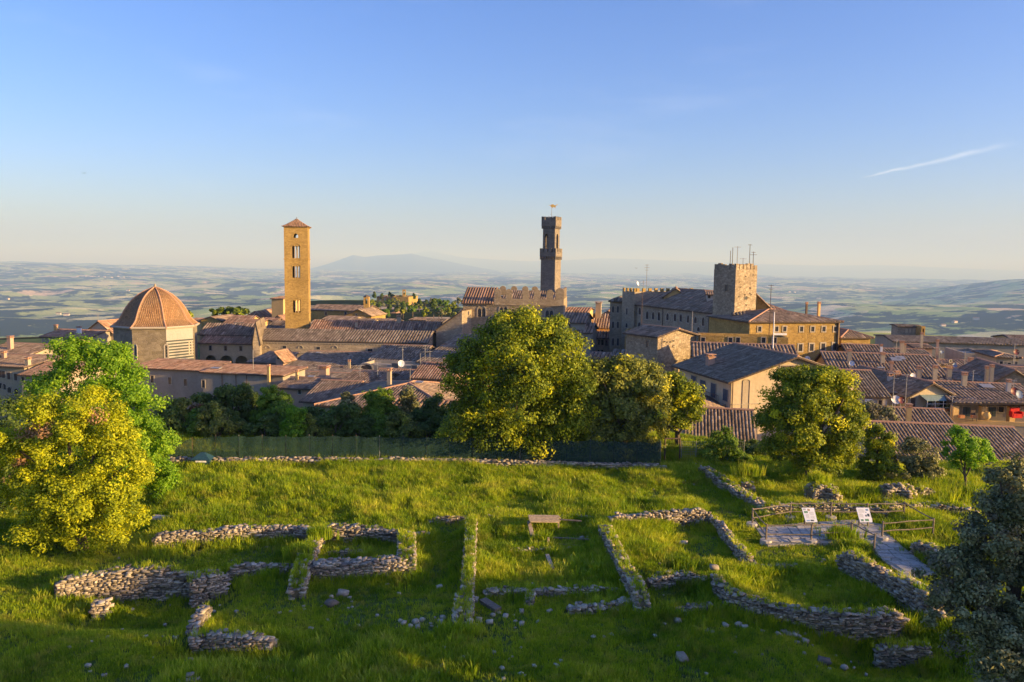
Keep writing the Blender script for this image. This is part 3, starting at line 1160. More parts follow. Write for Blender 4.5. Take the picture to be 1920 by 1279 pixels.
# ------------------------------------------------------------------ the bell tower of the cathedral
ctop = at(550.5, 425, 190)
CZ = float(ctop[2])
cw = 5.65
yaw = math.radians(10)
tx = np.array([math.cos(yaw), math.sin(yaw), 0]); ty = np.array([-math.sin(yaw), math.cos(yaw), 0])
cc = np.array([ctop[0], ctop[1] + cw / 2, 0])
croot = empty('bell_tower', (cc[0], cc[1], -12), 'tall square golden stone bell tower with three tiers of slender arched openings', 'bell tower')
zpx = lambda py: float(at(554, py, 190)[2])
sw = MB()
hw = cw / 2
mid = cw / 2
sets = []
for y0_, y1_, tri in ((461, 484, 3), (499, 521, 3), (563, 586, 3)):
    zb_, zt_ = zpx(y1_), zpx(y0_)
    for k in (-1, 0, 1):
        c_ = mid + k * 0.66
        sets.append((c_ - 0.27, c_ + 0.27, zb_, zt_, 1))
ring = [(mid - 0.55, mid + 0.55, zpx(446), zpx(438), 1)]
for (P0, t_, n_) in ((cc - tx * hw - ty * hw, tx, -ty), (cc + tx * hw + ty * hw, -tx, ty)):
    wall_open(sw, P0, t_, n_, cw, -12, CZ, 0.8, sets + ring)
for (P0, t_, n_) in ((cc - tx * hw + ty * (hw - 0.8), -ty, -tx), (cc + tx * hw - ty * (hw - 0.8), ty, tx)):
    wd = cw - 1.6
    wall_open(sw, P0, t_, n_, wd, -12, CZ, 0.8, [(a_ - 0.8, b2 - 0.8, c2, d2, e2) for a_, b2, c2, d2, e2 in sets])
sw.build('shaft', MT['stone_gold'], croot)
for py in (486, 525, 588):
    mb = MB(); z_ = zpx(py)
    mb.box((cc[0], cc[1], z_), (cw + 0.3, cw + 0.3, 0.22), yaw)
    # hollow course: four bars
    mb = MB()
    for s_ in (-1, 1):
        q = cc + ty * s_ * (hw + 0.06); mb.box((q[0], q[1], z_), (cw + 0.24, 0.12, 0.22), yaw)
        q = cc + tx * s_ * (hw + 0.06); mb.box((q[0], q[1], z_), (0.12, cw, 0.22), yaw)
    mb.build('string_course', MT['stone_gold'], croot)
for py in (487, 526, 600):
    fl_ = MB()
    fl_.box((cc[0], cc[1], zpx(py) - 0.3), (cw - 1.62, cw - 1.62, 0.2), yaw)
    fl_.build('floor_slab', MT['stone_grey'], croot)
for y0_, y1_, tri in ((461, 484, 3), (499, 521, 3), (563, 586, 3)):
    for fr_, nrm in ((cc - tx * hw - ty * hw, -ty),):
        for k in (-0.5, 0.5):
            q = fr_ + tx * (mid + k * 0.66)
            mb = MB(); mb.tube([(q[0], q[1] - 0.02, zpx(y1_)), (q[0], q[1] - 0.02, zpx(y0_) - 0.35)], 0.07, 6)
            mb.build('column', MT['trim'], croot)
        # blind arch over the openings
        zc_ = zpx(y0_) - 0.25
        mb = MB()
        q = fr_ + tx * mid
        mb.tube([q + tx * 1.15 * math.cos(a_) - ty * 0.03 + np.array([0, 0, zc_ + 0.8 * math.sin(a_)]) for a_ in np.linspace(0, math.pi, 10)], 0.07, 5)
        mb.build('arch_moulding', MT['stone_gold'], croot)
for k in range(15):
    for s_, (d_, e_) in ((-1, (tx, ty)), (1, (ty, tx))):
        q = cc + d_ * (-hw + 0.2 + k * (cw - 0.4) / 14) + e_ * (hw + 0.12) * (s_ if s_ < 0 else 1)
        mb = MB(); mb.box((q[0], q[1], CZ - 0.12), (0.2, 0.24, 0.26) if s_ < 0 else (0.2, 0.24, 0.26), yaw + (0 if s_ < 0 else math.pi / 2))
        mb.build('corbel', MT['stone_gold'], croot)
rb = MB()
prof4 = [(3.3, 0.0), (2.4, 0.42), (1.5, 1.0), (0.6, 1.6), (0.12, 2.0)]
sq = [(-1, -1), (1, -1), (1, 1), (-1, 1)]
pl = []
for i in range(len(prof4) - 1):
    for k in range(4):
        P = []
        for (j, kk) in ((i, k), (i, (k + 1) % 4), (i + 1, (k + 1) % 4), (i + 1, k)):
            r_, z_ = prof4[j]
            P.append(cc + tx * sq[kk][0] * r_ + ty * sq[kk][1] * r_ + np.array([0, 0, CZ + z_ + 0.02]))
        rb.poly(P); pl.append(P)
rb.poly([cc + tx * s_[0] * 3.3 + ty * s_[1] * 3.3 + np.array([0, 0, CZ + 0.01]) for s_ in sq[::-1]])
crf = rb.build('roof', MT['tile_under'], croot)
add_tiles(crf, pl, 'tile_red', 0.38, 0.6)
fb = MB(); fb.tube([(cc[0], cc[1], CZ + 1.9), (cc[0], cc[1], CZ + 2.5)], 0.06, 5); fb.build('finial', MT['metal_dark'], crf)

# ------------------------------------------------------------------ the Gothic palace and its tower
pal = house('palace', 'long stone palace with round-topped battlements and paired pointed windows behind the big tree',
            (868, 569, 179), (1057, 176.5), 21, 'flat', wall='stone_priori', cat='palace')
Wp = pal.W
co = MB()
for z_, d_ in ((pal.ze - 0.15, 0.22), (pal.ze - 0.45, 0.12)):
    c_ = Wp(pal.L / 2, -d_ / 2, z_)
    co.box(c_, (pal.L + 0.4, d_, 0.16), math.atan2(pal.ux[1], pal.ux[0]))
co.build('cornice', MT['stone_priori'], pal.root)


def merlon(parent, base, t_, n_, w, h, th, mat, rounded=True):
    mb = MB()
    pts = [(-w / 2, 0), (w / 2, 0)]
    if rounded:
        pts += [(w / 2 * math.cos(a_) * 1.08, h - w / 2 + w / 2 * math.sin(a_)) for a_ in np.linspace(-0.15, math.pi + 0.15, 9)]
    else:
        pts += [(w / 2, h), (-w / 2, h)]
    mb.prism([base + t_ * x + np.array([0, 0, z_]) for x, z_ in pts], n_ * -th)
    return mb.build('merlon', MT[mat], parent)


par = MB()
uL = (on_plane(933, 560, *pal.faces['front'][::2]) - pal.O) @ pal.ux - 0.9
rzp = math.atan2(pal.ux[1], pal.ux[0])
for (u0, v0, u1, v1) in ((uL, 0.25, pal.L, 0.25), (uL, 18.75, pal.L, 18.75)):
    c_ = Wp((u0 + u1) / 2, v0, pal.ze + 0.65)
    par.box(c_, (u1 - u0, 0.5, 1.3), rzp)
c_ = Wp(pal.L - 0.25, 9.5, pal.ze + 0.65); par.box(c_, (0.5, 18.0, 1.3), rzp)
c_ = Wp(uL + 0.25, 9.5, pal.ze + 0.65); par.box(c_, (0.5, 18.0, 1.3), rzp)
par.build('parapet', MT['stone_priori'], pal.root)
for px in (933, 954, 986, 1007, 1031):
    u_ = (on_plane(px, 555, *pal.faces['front'][::2]) - pal.O) @ pal.ux
    merlon(pal.root, Wp(u_, 0, pal.ze + 1.3), pal.ux, -pal.uy, 1.45, 2.2, 0.5, 'stone_priori')
merlon(pal.root, Wp(pal.L - 0.95, 0, pal.ze + 1.3), pal.ux, -pal.uy, 1.8, 2.6, 0.5, 'stone_priori')
for px in (944, 965, 986, 1004):
    d_ = ray(px, 545)
    q_ = CAM + d_ * ((pal.O[1] + 19) / d_[1])
    u_ = (q_ - pal.O) @ pal.ux
    merlon(pal.root, Wp(u_, 18.5, pal.ze + 1.3), pal.ux, -pal.uy, 1.45, 2.4, 0.5, 'stone_priori')
for v_ in (4.2, 8, 12, 15.5):
    merlon(pal.root, Wp(pal.L, v_, pal.ze + 1.3), pal.uy, pal.ux, 1.45, 2.4, 0.5, 'stone_priori')
rfp = MB()
zr_ = pal.ze + 2.9
planes_ = [[Wp(uL + 0.6, 0.6, pal.ze + 0.7), Wp(pal.L - 0.6, 0.6, pal.ze + 0.7), Wp(pal.L - 3, 9.3, zr_), Wp(uL + 3, 9.3, zr_)],
           [Wp(pal.L - 0.6, 18.2, pal.ze + 0.7), Wp(uL + 0.6, 18.2, pal.ze + 0.7), Wp(uL + 3, 9.3, zr_), Wp(pal.L - 3, 9.3, zr_)]]
for P in planes_: rfp.poly(P)
rr_ = rfp.build('roof', MT['tile_under'], pal.root)
add_tiles(rr_, planes_, 'tile_brown', 0.5, 1.2)
rf2 = MB()
e0_, e1_ = -0.35, uL
pl2 = [[Wp(e0_, -0.5, pal.ze + 0.1), Wp(e1_, -0.5, pal.ze + 0.1), Wp(e1_, 8.0, pal.ze + 3.5), Wp(e0_, 8.0, pal.ze + 3.5)],
       [Wp(e1_, 17, pal.ze + 0.1), Wp(e0_, 17, pal.ze + 0.1), Wp(e0_, 8.0, pal.ze + 3.5), Wp(e1_, 8.0, pal.ze + 3.5)]]
for P in pl2:
    rf2.poly(P)
    rf2.poly([p - np.array([0, 0, 0.25]) for p in P][::-1])
rf2.poly([Wp(e0_, -0.5, pal.ze - 0.15), Wp(e0_, -0.5, pal.ze + 0.1), Wp(e0_, 8, pal.ze + 3.5), Wp(e0_, 17, pal.ze + 0.1), Wp(e0_, 17, pal.ze - 0.15)])
rf2.poly([Wp(e0_, -0.5, pal.ze - 0.15), Wp(e1_, -0.5, pal.ze - 0.15), Wp(e1_, -0.5, pal.ze + 0.1), Wp(e0_, -0.5, pal.ze + 0.1)])
rr2 = rf2.build('roof', MT['eave'], pal.root)
add_tiles(rr2, pl2, 'tile_red', 0.62, 9.0, 0.2)


def bifora(b, px, py, face='front', w=0.62, h=1.9, gap=0.2, mat='stone_priori'):
    P0, t_, n_ = b.faces[face]
    q = on_plane(px, py, P0, n_)
    cu = (q - P0) @ t_
    P0z = P0
    mb = MB()
    k = 12
    oo = outline(cu, q[2] + 0.25, 2 * w + gap + 0.55, h + 1.0, 1.15, 10)
    ii = outline(cu, q[2] + 0.2, 2 * w + gap + 0.15, h + 0.75, 1.15, 10)
    pt = lambda u, z_, d_: P0 + t_ * u + n_ * d_ + np.array([0, 0, z_])
    for i in range(len(ii)):
        j = (i + 1) % len(ii)
        mb.poly([pt(*oo[i], 0.1), pt(*oo[j], 0.1), pt(*ii[j], 0.1), pt(*ii[i], 0.1)])
        mb.poly([pt(*oo[j], 0.1), pt(*oo[i], 0.1), pt(*oo[i], -0.02), pt(*oo[j], -0.02)])
        mb.poly([pt(*ii[i], 0.1), pt(*ii[j], 0.1), pt(*ii[j], -0.02), pt(*ii[i], -0.02)])
    w_ = mb.build('window', MT['trim'], b.root)
    for s_ in (-1, 1):
        pb = MB()
        pb.poly([pt(u, z_, 0.02) for u, z_ in outline(cu + s_ * (w + gap) / 2, q[2], w, h, 1.5)])
        pb.build('pane', MT['pane'], w_)
    cb = MB()
    cb.tube([pt(cu, q[2] - h / 2, 0.05), pt(cu, q[2] + h / 2 - 0.5, 0.05)], 0.06, 6)
    cb.build('column', MT['trim'], w_)
    return w_


for px, py in ((903, 586), (944, 584), (985, 586), (1030, 590)):
    bifora(pal, px, py, w=0.75)
side = house('side_tower', 'narrow dark stone side tower against the left end of the battlemented palace', (861.5, 582, 176), (869, 176), 14, 'flat', wall='stone_grey', cat='tower')

tb = at(1034, 470, 186)
troot = empty('palace_tower', (tb[0], tb[1], 4), 'slender stone clock tower with battlements and an open pointed belfry rising over the palace', 'tower')
tw = 3.7
tyaw = rzp - math.radians(19)  # turned off the palace line so the tower front falls in shade
ttx = np.array([math.cos(tyaw), math.sin(tyaw), 0]); tty = np.array([-math.sin(tyaw), math.cos(tyaw), 0])
tcn = np.array([tb[0], tb[1] + tw / 2, 0])
tz = lambda py: float(at(1034, py, 186)[2])
mb = MB(); mb.box((tcn[0], tcn[1], (tz(487) + 0) / 2), (tw, tw, tz(487)), tyaw)
mb.build('shaft', MT['stone_tower_shade'], troot)


def crown_box(zc0, zc1, w_, corb_h, nm, nmer, mer_h, mer_w, mat='stone_tower_shade'):
    g_ = MB(); g_.box((tcn[0], tcn[1], (zc0 + zc1) / 2), (w_, w_, zc1 - zc0), tyaw); gg = g_.build(nm, MT[mat], troot)
    cnt = 7
    for (d_, e_, s_) in ((ttx, tty, -1), (ttx, tty, 1), (tty, ttx, -1), (tty, ttx, 1)):
        for k in range(cnt):
            q = tcn + d_ * (-w_ / 2 + 0.2 + k * (w_ - 0.4) / (cnt - 1)) + e_ * s_ * (w_ / 2 - 0.18)
            c_ = MB()
            ang_ = tyaw + (0 if d_ is ttx else math.pi / 2)
            c_.box((q[0], q[1], zc0 - corb_h / 2), (0.22, 0.34, corb_h), ang_)
            c_.build('corbel', MT[mat], gg)
        for k in range(nmer):
            u_ = -w_ / 2 + mer_w / 2 + k * (w_ - mer_w) / (nmer - 1)
            q = tcn + d_ * u_ + e_ * s_ * (w_ / 2) + np.array([0, 0, zc1])
            m_ = MB()
            nrm = e_ * s_
            pts = [(-mer_w / 2, 0), (mer_w / 2, 0), (mer_w / 2, mer_h), (0, mer_h * 0.72), (-mer_w / 2, mer_h)]
            if nm == 'gallery': pts = [(-mer_w / 2, 0), (mer_w / 2, 0), (mer_w / 2, mer_h), (-mer_w / 2, mer_h)]
            inset = 0.012 * (1 if d_ is tty else 0)
            m_.prism([q - nrm * inset + d_ * x + np.array([0, 0, z_]) for x, z_ in pts], -nrm * 0.4)
            m_.build('merlon', MT[mat], gg)
    return gg


crown_box(tz(481), tz(472.5), 4.15, 0.75, 'gallery', 4, 0.85, 0.75)
uw = 3.1
up_ = MB()
z0_, z1_ = tz(472.5), tz(423)
for (P0, t_, n_) in ((tcn - ttx * uw / 2 - tty * uw / 2, ttx, -tty), (tcn + ttx * uw / 2 + tty * uw / 2, -ttx, tty)):
    s_ = 0.62 if n_ is not tty else uw - 0.62 - 1.15
    wall_open(up_, P0, t_, n_, uw, z0_, z1_, 0.5, [(0.42, 1.45, z0_ + 0.1, tz(438), 1.5)])
for (P0, t_, n_) in ((tcn - ttx * uw / 2 + tty * (uw / 2 - 0.5), -tty, -ttx), (tcn + ttx * uw / 2 - tty * (uw / 2 - 0.5), tty, ttx)):
    wall_open(up_, P0, t_, n_, uw - 1.0, z0_, z1_, 0.5, [(0.5, 1.6, z0_ + 0.1, tz(438), 1.5)])
up_.build('belfry', MT['stone_tower_shade'], troot)
crown_box(tz(424), tz(412.5), 3.7, 0.6, 'battlement', 4, 0.85, 0.72)
mb = MB(); q = tcn - ttx * (uw / 2 - 1.12) - tty * (uw / 2 - 0.25)
mb.tube([q + np.array([0, 0, z0_]), q + np.array([0, 0, tz(448)])], 0.06, 5)
mb.box((q[0], q[1], tz(448)), (1.15, 0.2, 0.12), tyaw)
mb.build('mullion', MT['trim'], troot)
mb = MB(); mb.lathe((tcn[0], tcn[1], tz(462)), [(0.55, 0), (0.45, 0.4), (0.3, 0.9), (0.05, 1.05)], 10); mb.build('bell', MT['metal_dark'], troot, smooth=True)
vp = tcn + np.array([0, 0, tz(414)])
vroot = empty('weather_vane', vp, 'gilded lion-shaped weather vane on a thin pole above the palace tower', 'weather vane')
mb = MB(); mb.tube([vp, vp + np.array([0, 0, 4.0])], [0.07, 0.04], 5); mb.tube([vp + np.array([-0.45, 0, 1.6]), vp + np.array([0.0, 0, 1.75])], 0.03, 4); mb.build('pole', MT['metal'], vroot)
MT['gold'] = plain_mat('gilded sheet', (0.75, 0.45, 0.10), 0.4, 0.6)
mb = MB()
zc_ = vp[2] + 3.5
o_ = [(-0.5, 0.05), (-0.42, -0.15), (-0.15, -0.12), (-0.1, -0.4), (0.05, -0.4), (0.08, -0.12), (0.5, -0.15), (0.5, -0.42), (0.65, -0.42), (0.7, 0.0), (0.95, 0.3), (1.25, 0.45), (1.0, 0.5), (0.75, 0.28), (0.4, 0.3), (0.15, 0.5), (-0.2, 0.5), (-0.4, 0.35), (-0.9, 0.32), (-0.9, 0.24), (-0.5, 0.2)]
mb.prism([(vp[0] + x + 0.2, vp[1] - 0.03, zc_ + z_) for x, z_ in o_], (0, 0.06, 0))
mb.build('lion_figure', MT['gold'], vroot)
# ------------------------------------------------------------------ the cathedral and the roofs round it
nave = house('cathedral_nave', 'long cathedral nave with weathered tiled roof, arched stone frieze and small square windows',
             (480, 637, 166), (800, 164), 15, 'fx', rpy=619, wall='stone_grey', tile='tile_grey', cat='church', pitch=0.62, tlen=1.3)
wins(nave, [(533, 651), (596.5, 653)], 7, 5)
win(nave, 694, 657, 9, 6)
for y_, hh in ((641, 0.3), (660, 0.25)):
    q0 = on_plane(482, y_, *nave.faces['front'][::2]); mb = MB()
    mb.box(nave.W(nave.L / 2, -0.06, q0[2]), (nave.L, 0.16, hh * 0.6), math.atan2(nave.ux[1], nave.ux[0])); mb.build('string_course', MT['trim'], nave.root)
zf = on_plane(482, 643.5, *nave.faces['front'][::2])[2]
for k in range(56):
    mb = MB(); u_ = 0.4 + k * (nave.L - 0.8) / 55
    mb.tube([nave.W(u_ + 0.27 * math.cos(a_), -0.07, zf + 0.27 * math.sin(a_)) for a_ in np.linspace(0, math.pi, 6)], 0.055, 4)
    mb.build('frieze_arch', MT['trim'], nave.root)
for px in (502, 564, 628, 732):
    q = on_plane(px, 653, *nave.faces['front'][::2]); u_ = (q - nave.O) @ nave.ux; mb = MB()
    mb.tube([nave.W(u_ + 0.55 * math.cos(a_), -0.07, q[2] + 0.55 * math.sin(a_)) for a_ in np.linspace(0, math.pi, 8)], 0.08, 4)
    mb.build('arch_moulding', MT['trim'], nave.root)
fac = house('steep_gabled_church', 'steep stone gable end wall rising at the left end of the cathedral nave',
            (474, 640, 162), (487, 162.5), 15, 'fy', rpy=604, wall='stone_grey', tile='tile_grey', cat='church', pitch=0.6, tlen=1.5, o=0.15)
nave2 = house('tiled_hall', 'long reddish tiled roof lying between the cathedral nave and the bell tower',
              (578, 623, 186), (818, 184), 12, 'fx', rpy=602, wall='stone_grey', tile='tile_red', cat='hall', pitch=0.62, tlen=1.3)
chimney(nave2, 748, 606, 190, 1.6, 0.9); chimney(nave2, 668, 612, 188, 1.0)
aisle = house('cathedral_aisle', 'broad sloping tiled roof of the cathedral aisle below the nave windows',
              (513, 702, 140), (716, 138.5), 20, 'shed', rpy=661, wall='plaster_beige', tile='tile_grey', cat='church', pitch=0.5, tlen=1.1)
skylight(aisle, 597, 664, 158, 0.9, 0.9, 'pane')
chimney(aisle, 655, 694, 144, 1.6, 0.4); chimney(aisle, 641, 705, 141, 1.6, 0.4)
chap = house('cathedral_chapel', 'low chapel with brown tiled roof and blind arches beside the striped octagon',
             (466, 679, 151), (519, 150), 9, 'shed', rpy=661, wall='stone_grey', tile='tile_brown', cat='chapel', pitch=0.5, tlen=1.1)
for px in (486, 500, 472, 513):
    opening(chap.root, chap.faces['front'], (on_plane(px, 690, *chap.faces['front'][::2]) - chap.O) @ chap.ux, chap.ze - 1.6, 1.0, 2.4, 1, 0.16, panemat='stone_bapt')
but = house('buttress_house', 'narrow pale stepped wall with small tiled top in front of the cathedral aisle',
            (517, 676, 147), (531, 143), 5, 'shedr', rise=1.6, wall='plaster_pink', tile='tile_red', cat='building', pitch=0.5)
win(but, 522, 670, 4, 8)
tr1 = house('transept', 'dark hipped tiled roof stepping down in front of the right end of the cathedral',
            (694, 674, 146), (782, 144), 16, 'fx', rpy=648, wall='stone_grey', tile='tile_grey', cat='church', pitch=0.5, tlen=1.1)
wins(tr1, [(686, 686)], 12, 10, ring=0.2) if False else None
tr2 = house('apse_roof_house', 'big dark grey sloping roof climbing towards the palace behind the tall tree',
            (784, 678, 140), (866, 137), 28, 'shed', rpy=628, wall='stone_grey', tile='tile_grey', cat='building', pitch=0.55, tlen=1.2)
tr3 = house('transept_gable', 'dim gabled building with mono-pitch roof wedged against the left side of the palace',
            (818, 618, 172), (866, 168), 12, 'shedl', rise=4.4, wall='stone_grey', tile='tile_grey', cat='building', pitch=0.6, tlen=1.3)

# loggia of the cathedral square
lg = house('loggia_upper_roof', 'upper roof of the cream arcaded hall beside the octagonal dome', (374, 626, 176), (474, 175), 9, 'fx', rpy=607,
           wall='plaster_beige', tile='tile_brown', cat='hall', pitch=0.6, tlen=1.4)
O, ux_, uy_, L_, ze_ = frame_from((374, 643, 172), (473, 171.2))
lroot = empty('arcade_hall', O + np.array([0, 0, -12.0]), 'cream plastered hall with three round ground arches and three small windows', 'hall')
mb = MB()
fpl = (O, -uy_)
uat = lambda px: (on_plane(px, 670, O, -uy_) - O) @ ux_
zat = lambda py: on_plane(420, py, O, -uy_)[2]
ops = []
for c_, hwp in ((372, 12.0), (395, 11.3), (424, 13.0), (453, 12.5)):
    a_, e_ = max(0.05, uat(c_ - hwp)), uat(c_ + hwp)
    if c_ == 372: a_ = uat(372 - 12.0)
    if a_ < 0: continue
    ops.append((a_, e_, -13.0, zat(666.5), 1))
wall_open(mb, O, ux_, -uy_, L_, -13, ze_, 0.6, ops)
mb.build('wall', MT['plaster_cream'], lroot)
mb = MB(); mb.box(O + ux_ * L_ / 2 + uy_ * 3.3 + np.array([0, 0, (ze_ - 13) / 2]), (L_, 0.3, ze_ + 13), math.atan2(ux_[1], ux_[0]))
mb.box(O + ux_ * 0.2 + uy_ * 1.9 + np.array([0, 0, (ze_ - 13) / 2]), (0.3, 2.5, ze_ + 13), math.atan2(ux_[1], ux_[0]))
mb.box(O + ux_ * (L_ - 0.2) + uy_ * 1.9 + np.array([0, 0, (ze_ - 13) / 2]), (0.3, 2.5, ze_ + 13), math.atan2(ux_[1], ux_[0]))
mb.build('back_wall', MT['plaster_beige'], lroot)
P = [[O - ux_ * 0.3 - uy_ * 0.5 + np.array([0, 0, ze_ - 0.05]), O + ux_ * (L_ + 0.2) - uy_ * 0.5 + np.array([0, 0, ze_ - 0.05]),
      O + ux_ * (L_ + 0.2) + uy_ * 4.0 + np.array([0, 0, ze_ + 1.45]), O - ux_ * 0.3 + uy_ * 4.0 + np.array([0, 0, ze_ + 1.45])]]
mb = MB(); mb.poly(P[0]); mb.poly([p - np.array([0, 0, 0.15]) for p in P[0]][::-1])
mb.poly([P[0][1], P[0][0], P[0][0] - np.array([0, 0, .15]), P[0][1] - np.array([0, 0, .15])])
lr = mb.build('roof', [MT['eave']], lroot)
add_tiles(lr, P, 'tile_red', 0.6, 1.4)
for px in (395, 423.5, 452):
    opening(lroot, (O, ux_, -uy_), uat(px), zat(653), 0.62, 1.05, 0, 0.14)
mb = MB(); q = O + ux_ * uat(430) + uy_ * 3.1; mb.box((q[0], q[1], -10.5), (1.6, 0.1, 4.6)); mb.build('door', MT['shutter_brown'], lroot)

# ------------------------------------------------------------------ houses at the left edge
l1 = house('corner_house', 'beige house with dark shuttered windows at the left edge of the town', (-45, 684, 112), (45, 108), 13, 'fx', rpy=668, wall='plaster_beige', tile='tile_brown', cat='house', tlen=0.8)
for px, py in ((1, 701), (7, 702), (17, 705), (30, 707)):
    win(l1, px, py, 5, 13, shut='shutter_brown')
wins(l1, [(2, 723), (8, 725), (18, 731), (31, 734)], 6, 11, arch=1)
l2 = house('low_beige_house', 'low beige house with pinkish roof just left of the bright green tree', (40, 702, 108), (112, 106), 10, 'fx', rpy=682, wall='plaster_beige', tile='tile_red', tlen=0.8)
win(l2, 43, 711, 4, 9); win(l2, 75, 714, 5, 10, shut='shutter_blue')
chimney(l2, 53, 692, 111, 1.4); chimney(l2, 8, 676, 116, 1.1, 0.5, 'plaster_pink')
l0 = house('old_roof_house', 'old mossy brown roof behind the corner house at the left edge', (-40, 664, 132), (48, 128), 12, 'fx', rpy=645, wall='plaster_beige', tile='tile_brown', tlen=0.9, pitch=0.42)
chimney(l0, 20, 655, 134, 2.0, 0.7, 'plaster_pink')
l3 = house('round_eave_house', 'grey hipped roof behind the bright green treetop', (56, 664, 140), (128, 138), 12, 'hip', rpy=640, wall='plaster_grey', tile='tile_grey', pitch=0.45, tlen=0.9)
l4 = house('hilltop_house', 'sunlit orange roof left of the octagonal dome, above the treetop', (78, 631, 175), (165, 173), 12, 'fx', rpy=619, wall='plaster_grey', tile='tile_red', pitch=0.55, tlen=1.1)
chimney(l4, 105, 621, 180, 1.2, 0.6, 'plaster_ochre')
l5 = house('gable_house', 'sunlit ribbed orange gabled roof touching the left of the dome', (158, 624, 182), (214, 178), 12, 'fy', rpy=603, wall='plaster_cream', tile='tile_red', pitch=0.55, tlen=1.1)
chimney(l5, 150, 622, 176, 0.9, 0.5, 'white'); chimney(l5, 147, 622, 177, 0.9, 0.5, 'white')

# ------------------------------------------------------------------ the long hospital wall and the near roofs
d1 = house('long_wing', 'long plain grey wing with small windows behind the hedge trees, left half', (244, 689, 121), (380, 116), 7, 'shed', rpy=677, wall='plaster_grey', tile='tile_red', cat='building', tlen=0.8)
wins(d1, [(264, 709), (285.5, 711), (318.5, 714), (348, 717)], 5, 13, ring=0.12)
win(d1, 313.5, 749, 5, 13); win(d1, 347, 748, 6, 7)
d1b = house('long_wing_end', 'long plain grey wing behind the hedge trees, right half with the bright roof end', (380, 697.5, 116), (530, 110.5), 7, 'shed', rpy=687, wall='plaster_grey', tile='tile_red', cat='building', tlen=0.8)
win(d1b, 381.5, 720, 5, 14); win(d1b, 447, 728, 7, 12, shut='shutter_green', open_sh=False)
mb = MB()
for px in (417, 443, 463):
    q = on_plane(px, 725, *d1b.faces['front'][::2]); mb = MB()
    mb.tube([(q[0], q[1] - 0.1, -12), (q[0], q[1] - 0.1, d1b.ze)], 0.05, 5); mb.build('downpipe', MT['metal_dark'], d1b.root)
skylight(d1b, 405, 692, 118.5, 1.6, 0.9, 'dish_blue')
chimney(d1b, 504, 704, 113, 1.3, 0.35, 'plaster_ochre')
d2 = house('pink_wall_house', 'small pink-walled house with one dark window below the long wing', (520, 726, 104), (582, 103), 9, 'fx', rpy=709, wall='plaster_pink', tile='tile_brown', tlen=0.7)
win(d2, 562, 734, 5, 10)
chimney(d2, 557, 714, 107, 1.2, 0.35, 'plaster_ochre'); chimney(d2, 608, 711, 109, 1.6, 1.1, 'plaster_pink')
skylight(d2, 584, 706, 108, 1.0, 0.6)
d3 = house('leaning_roof_house', 'brown ribbed roof leaning down to the left beside the pink-walled house', (568, 751, 97), (640, 95), 12, 'fx', rpy=715, wall='plaster_beige', tile='tile_brown', tlen=0.7)
win(d3, 590, 757, 6, 8)
d4 = house('big_hip_roof_house', 'big hipped brown roof just behind the hedge trees', (598, 758, 84), (850, 80), 17, 'hip', rpy=718, wall='plaster_beige', tile='tile_brown', tlen=0.6, pitch=0.34)
skylight(d4, 787, 725, 90, 0.9, 0.6, 'pane'); chimney(d4, 730, 716, 91, 1.3, 0.45)
d5 = house('shed_by_hedge', 'low pale pink ribbed roof glimpsed through the hedge trees', (690, 800, 73), (846, 71), 7, 'shed', rpy=752, wall='plaster_pink', tile='tile_red', tlen=0.6, pitch=0.5, zb=-11)
d5b = house('lean_to', 'small pale lean-to roof with bright edge between two hedge trees', (625, 812, 76), (664, 74), 5, 'shedl', rise=1.8, wall='plaster_white', tile='tile_red', tlen=0.6, zb=-11)
d6 = house('courtyard_house', 'small ribbed roof with sunlit tiles right of the satellite dish, left of the big tree', (774, 707, 100), (846, 98), 9, 'fx', rpy=682, wall='plaster_pink', tile='tile_red', tlen=0.7)
win(d6, 793, 714, 8, 6, shut='shutter_brown'); win(d6, 822, 714, 6, 4)
chimney(d6, 836, 690, 103, 1.0)
d7 = house('terrace_house', 'small brown roof with rooftop terrace and blue screens below the transept', (690, 714, 106), (776, 103), 10, 'fx', rpy=694, wall='plaster_grey', tile='tile_brown', tlen=0.8)
d8 = house('plastered_block', 'grey plastered block with arched opening under the dark transept roof', (676, 682, 136), (784, 133), 6, 'flat', wall='plaster_grey', cat='building')
win(d8, 687, 690, 20, 14, arch=0.6, ring=0.25, panemat='eave'); win(d8, 741, 688, 12, 14, shut='shutter_blue'); win(d8, 777, 690, 10, 10, shut='shutter_blue')
d9 = house('ribbed_low_house', 'low ribbed brown roof in front of the aisle, left of the weathered terrace', (632, 724, 101), (702, 98), 12, 'fx', rpy=698, wall='plaster_beige', tile='tile_brown', tlen=0.7)
f1 = house('infill_house', 'dark tiled roof filling the gap between the long wing and the aisle', (536, 712, 122), (652, 119), 14, 'fx', rpy=700, wall='plaster_grey', tile='tile_grey', tlen=0.9, pitch=0.45)

# ------------------------------------------------------------------ sunlit quarter behind the dome and the bell tower
def small(name, label, fl, fr, D, roof, rpy, wall, tile, **kw):
    return house(name, label, fl, fr, D, roof, rpy=rpy, wall=wall, tile=tile, pitch=0.7, tlen=2.2, **kw)


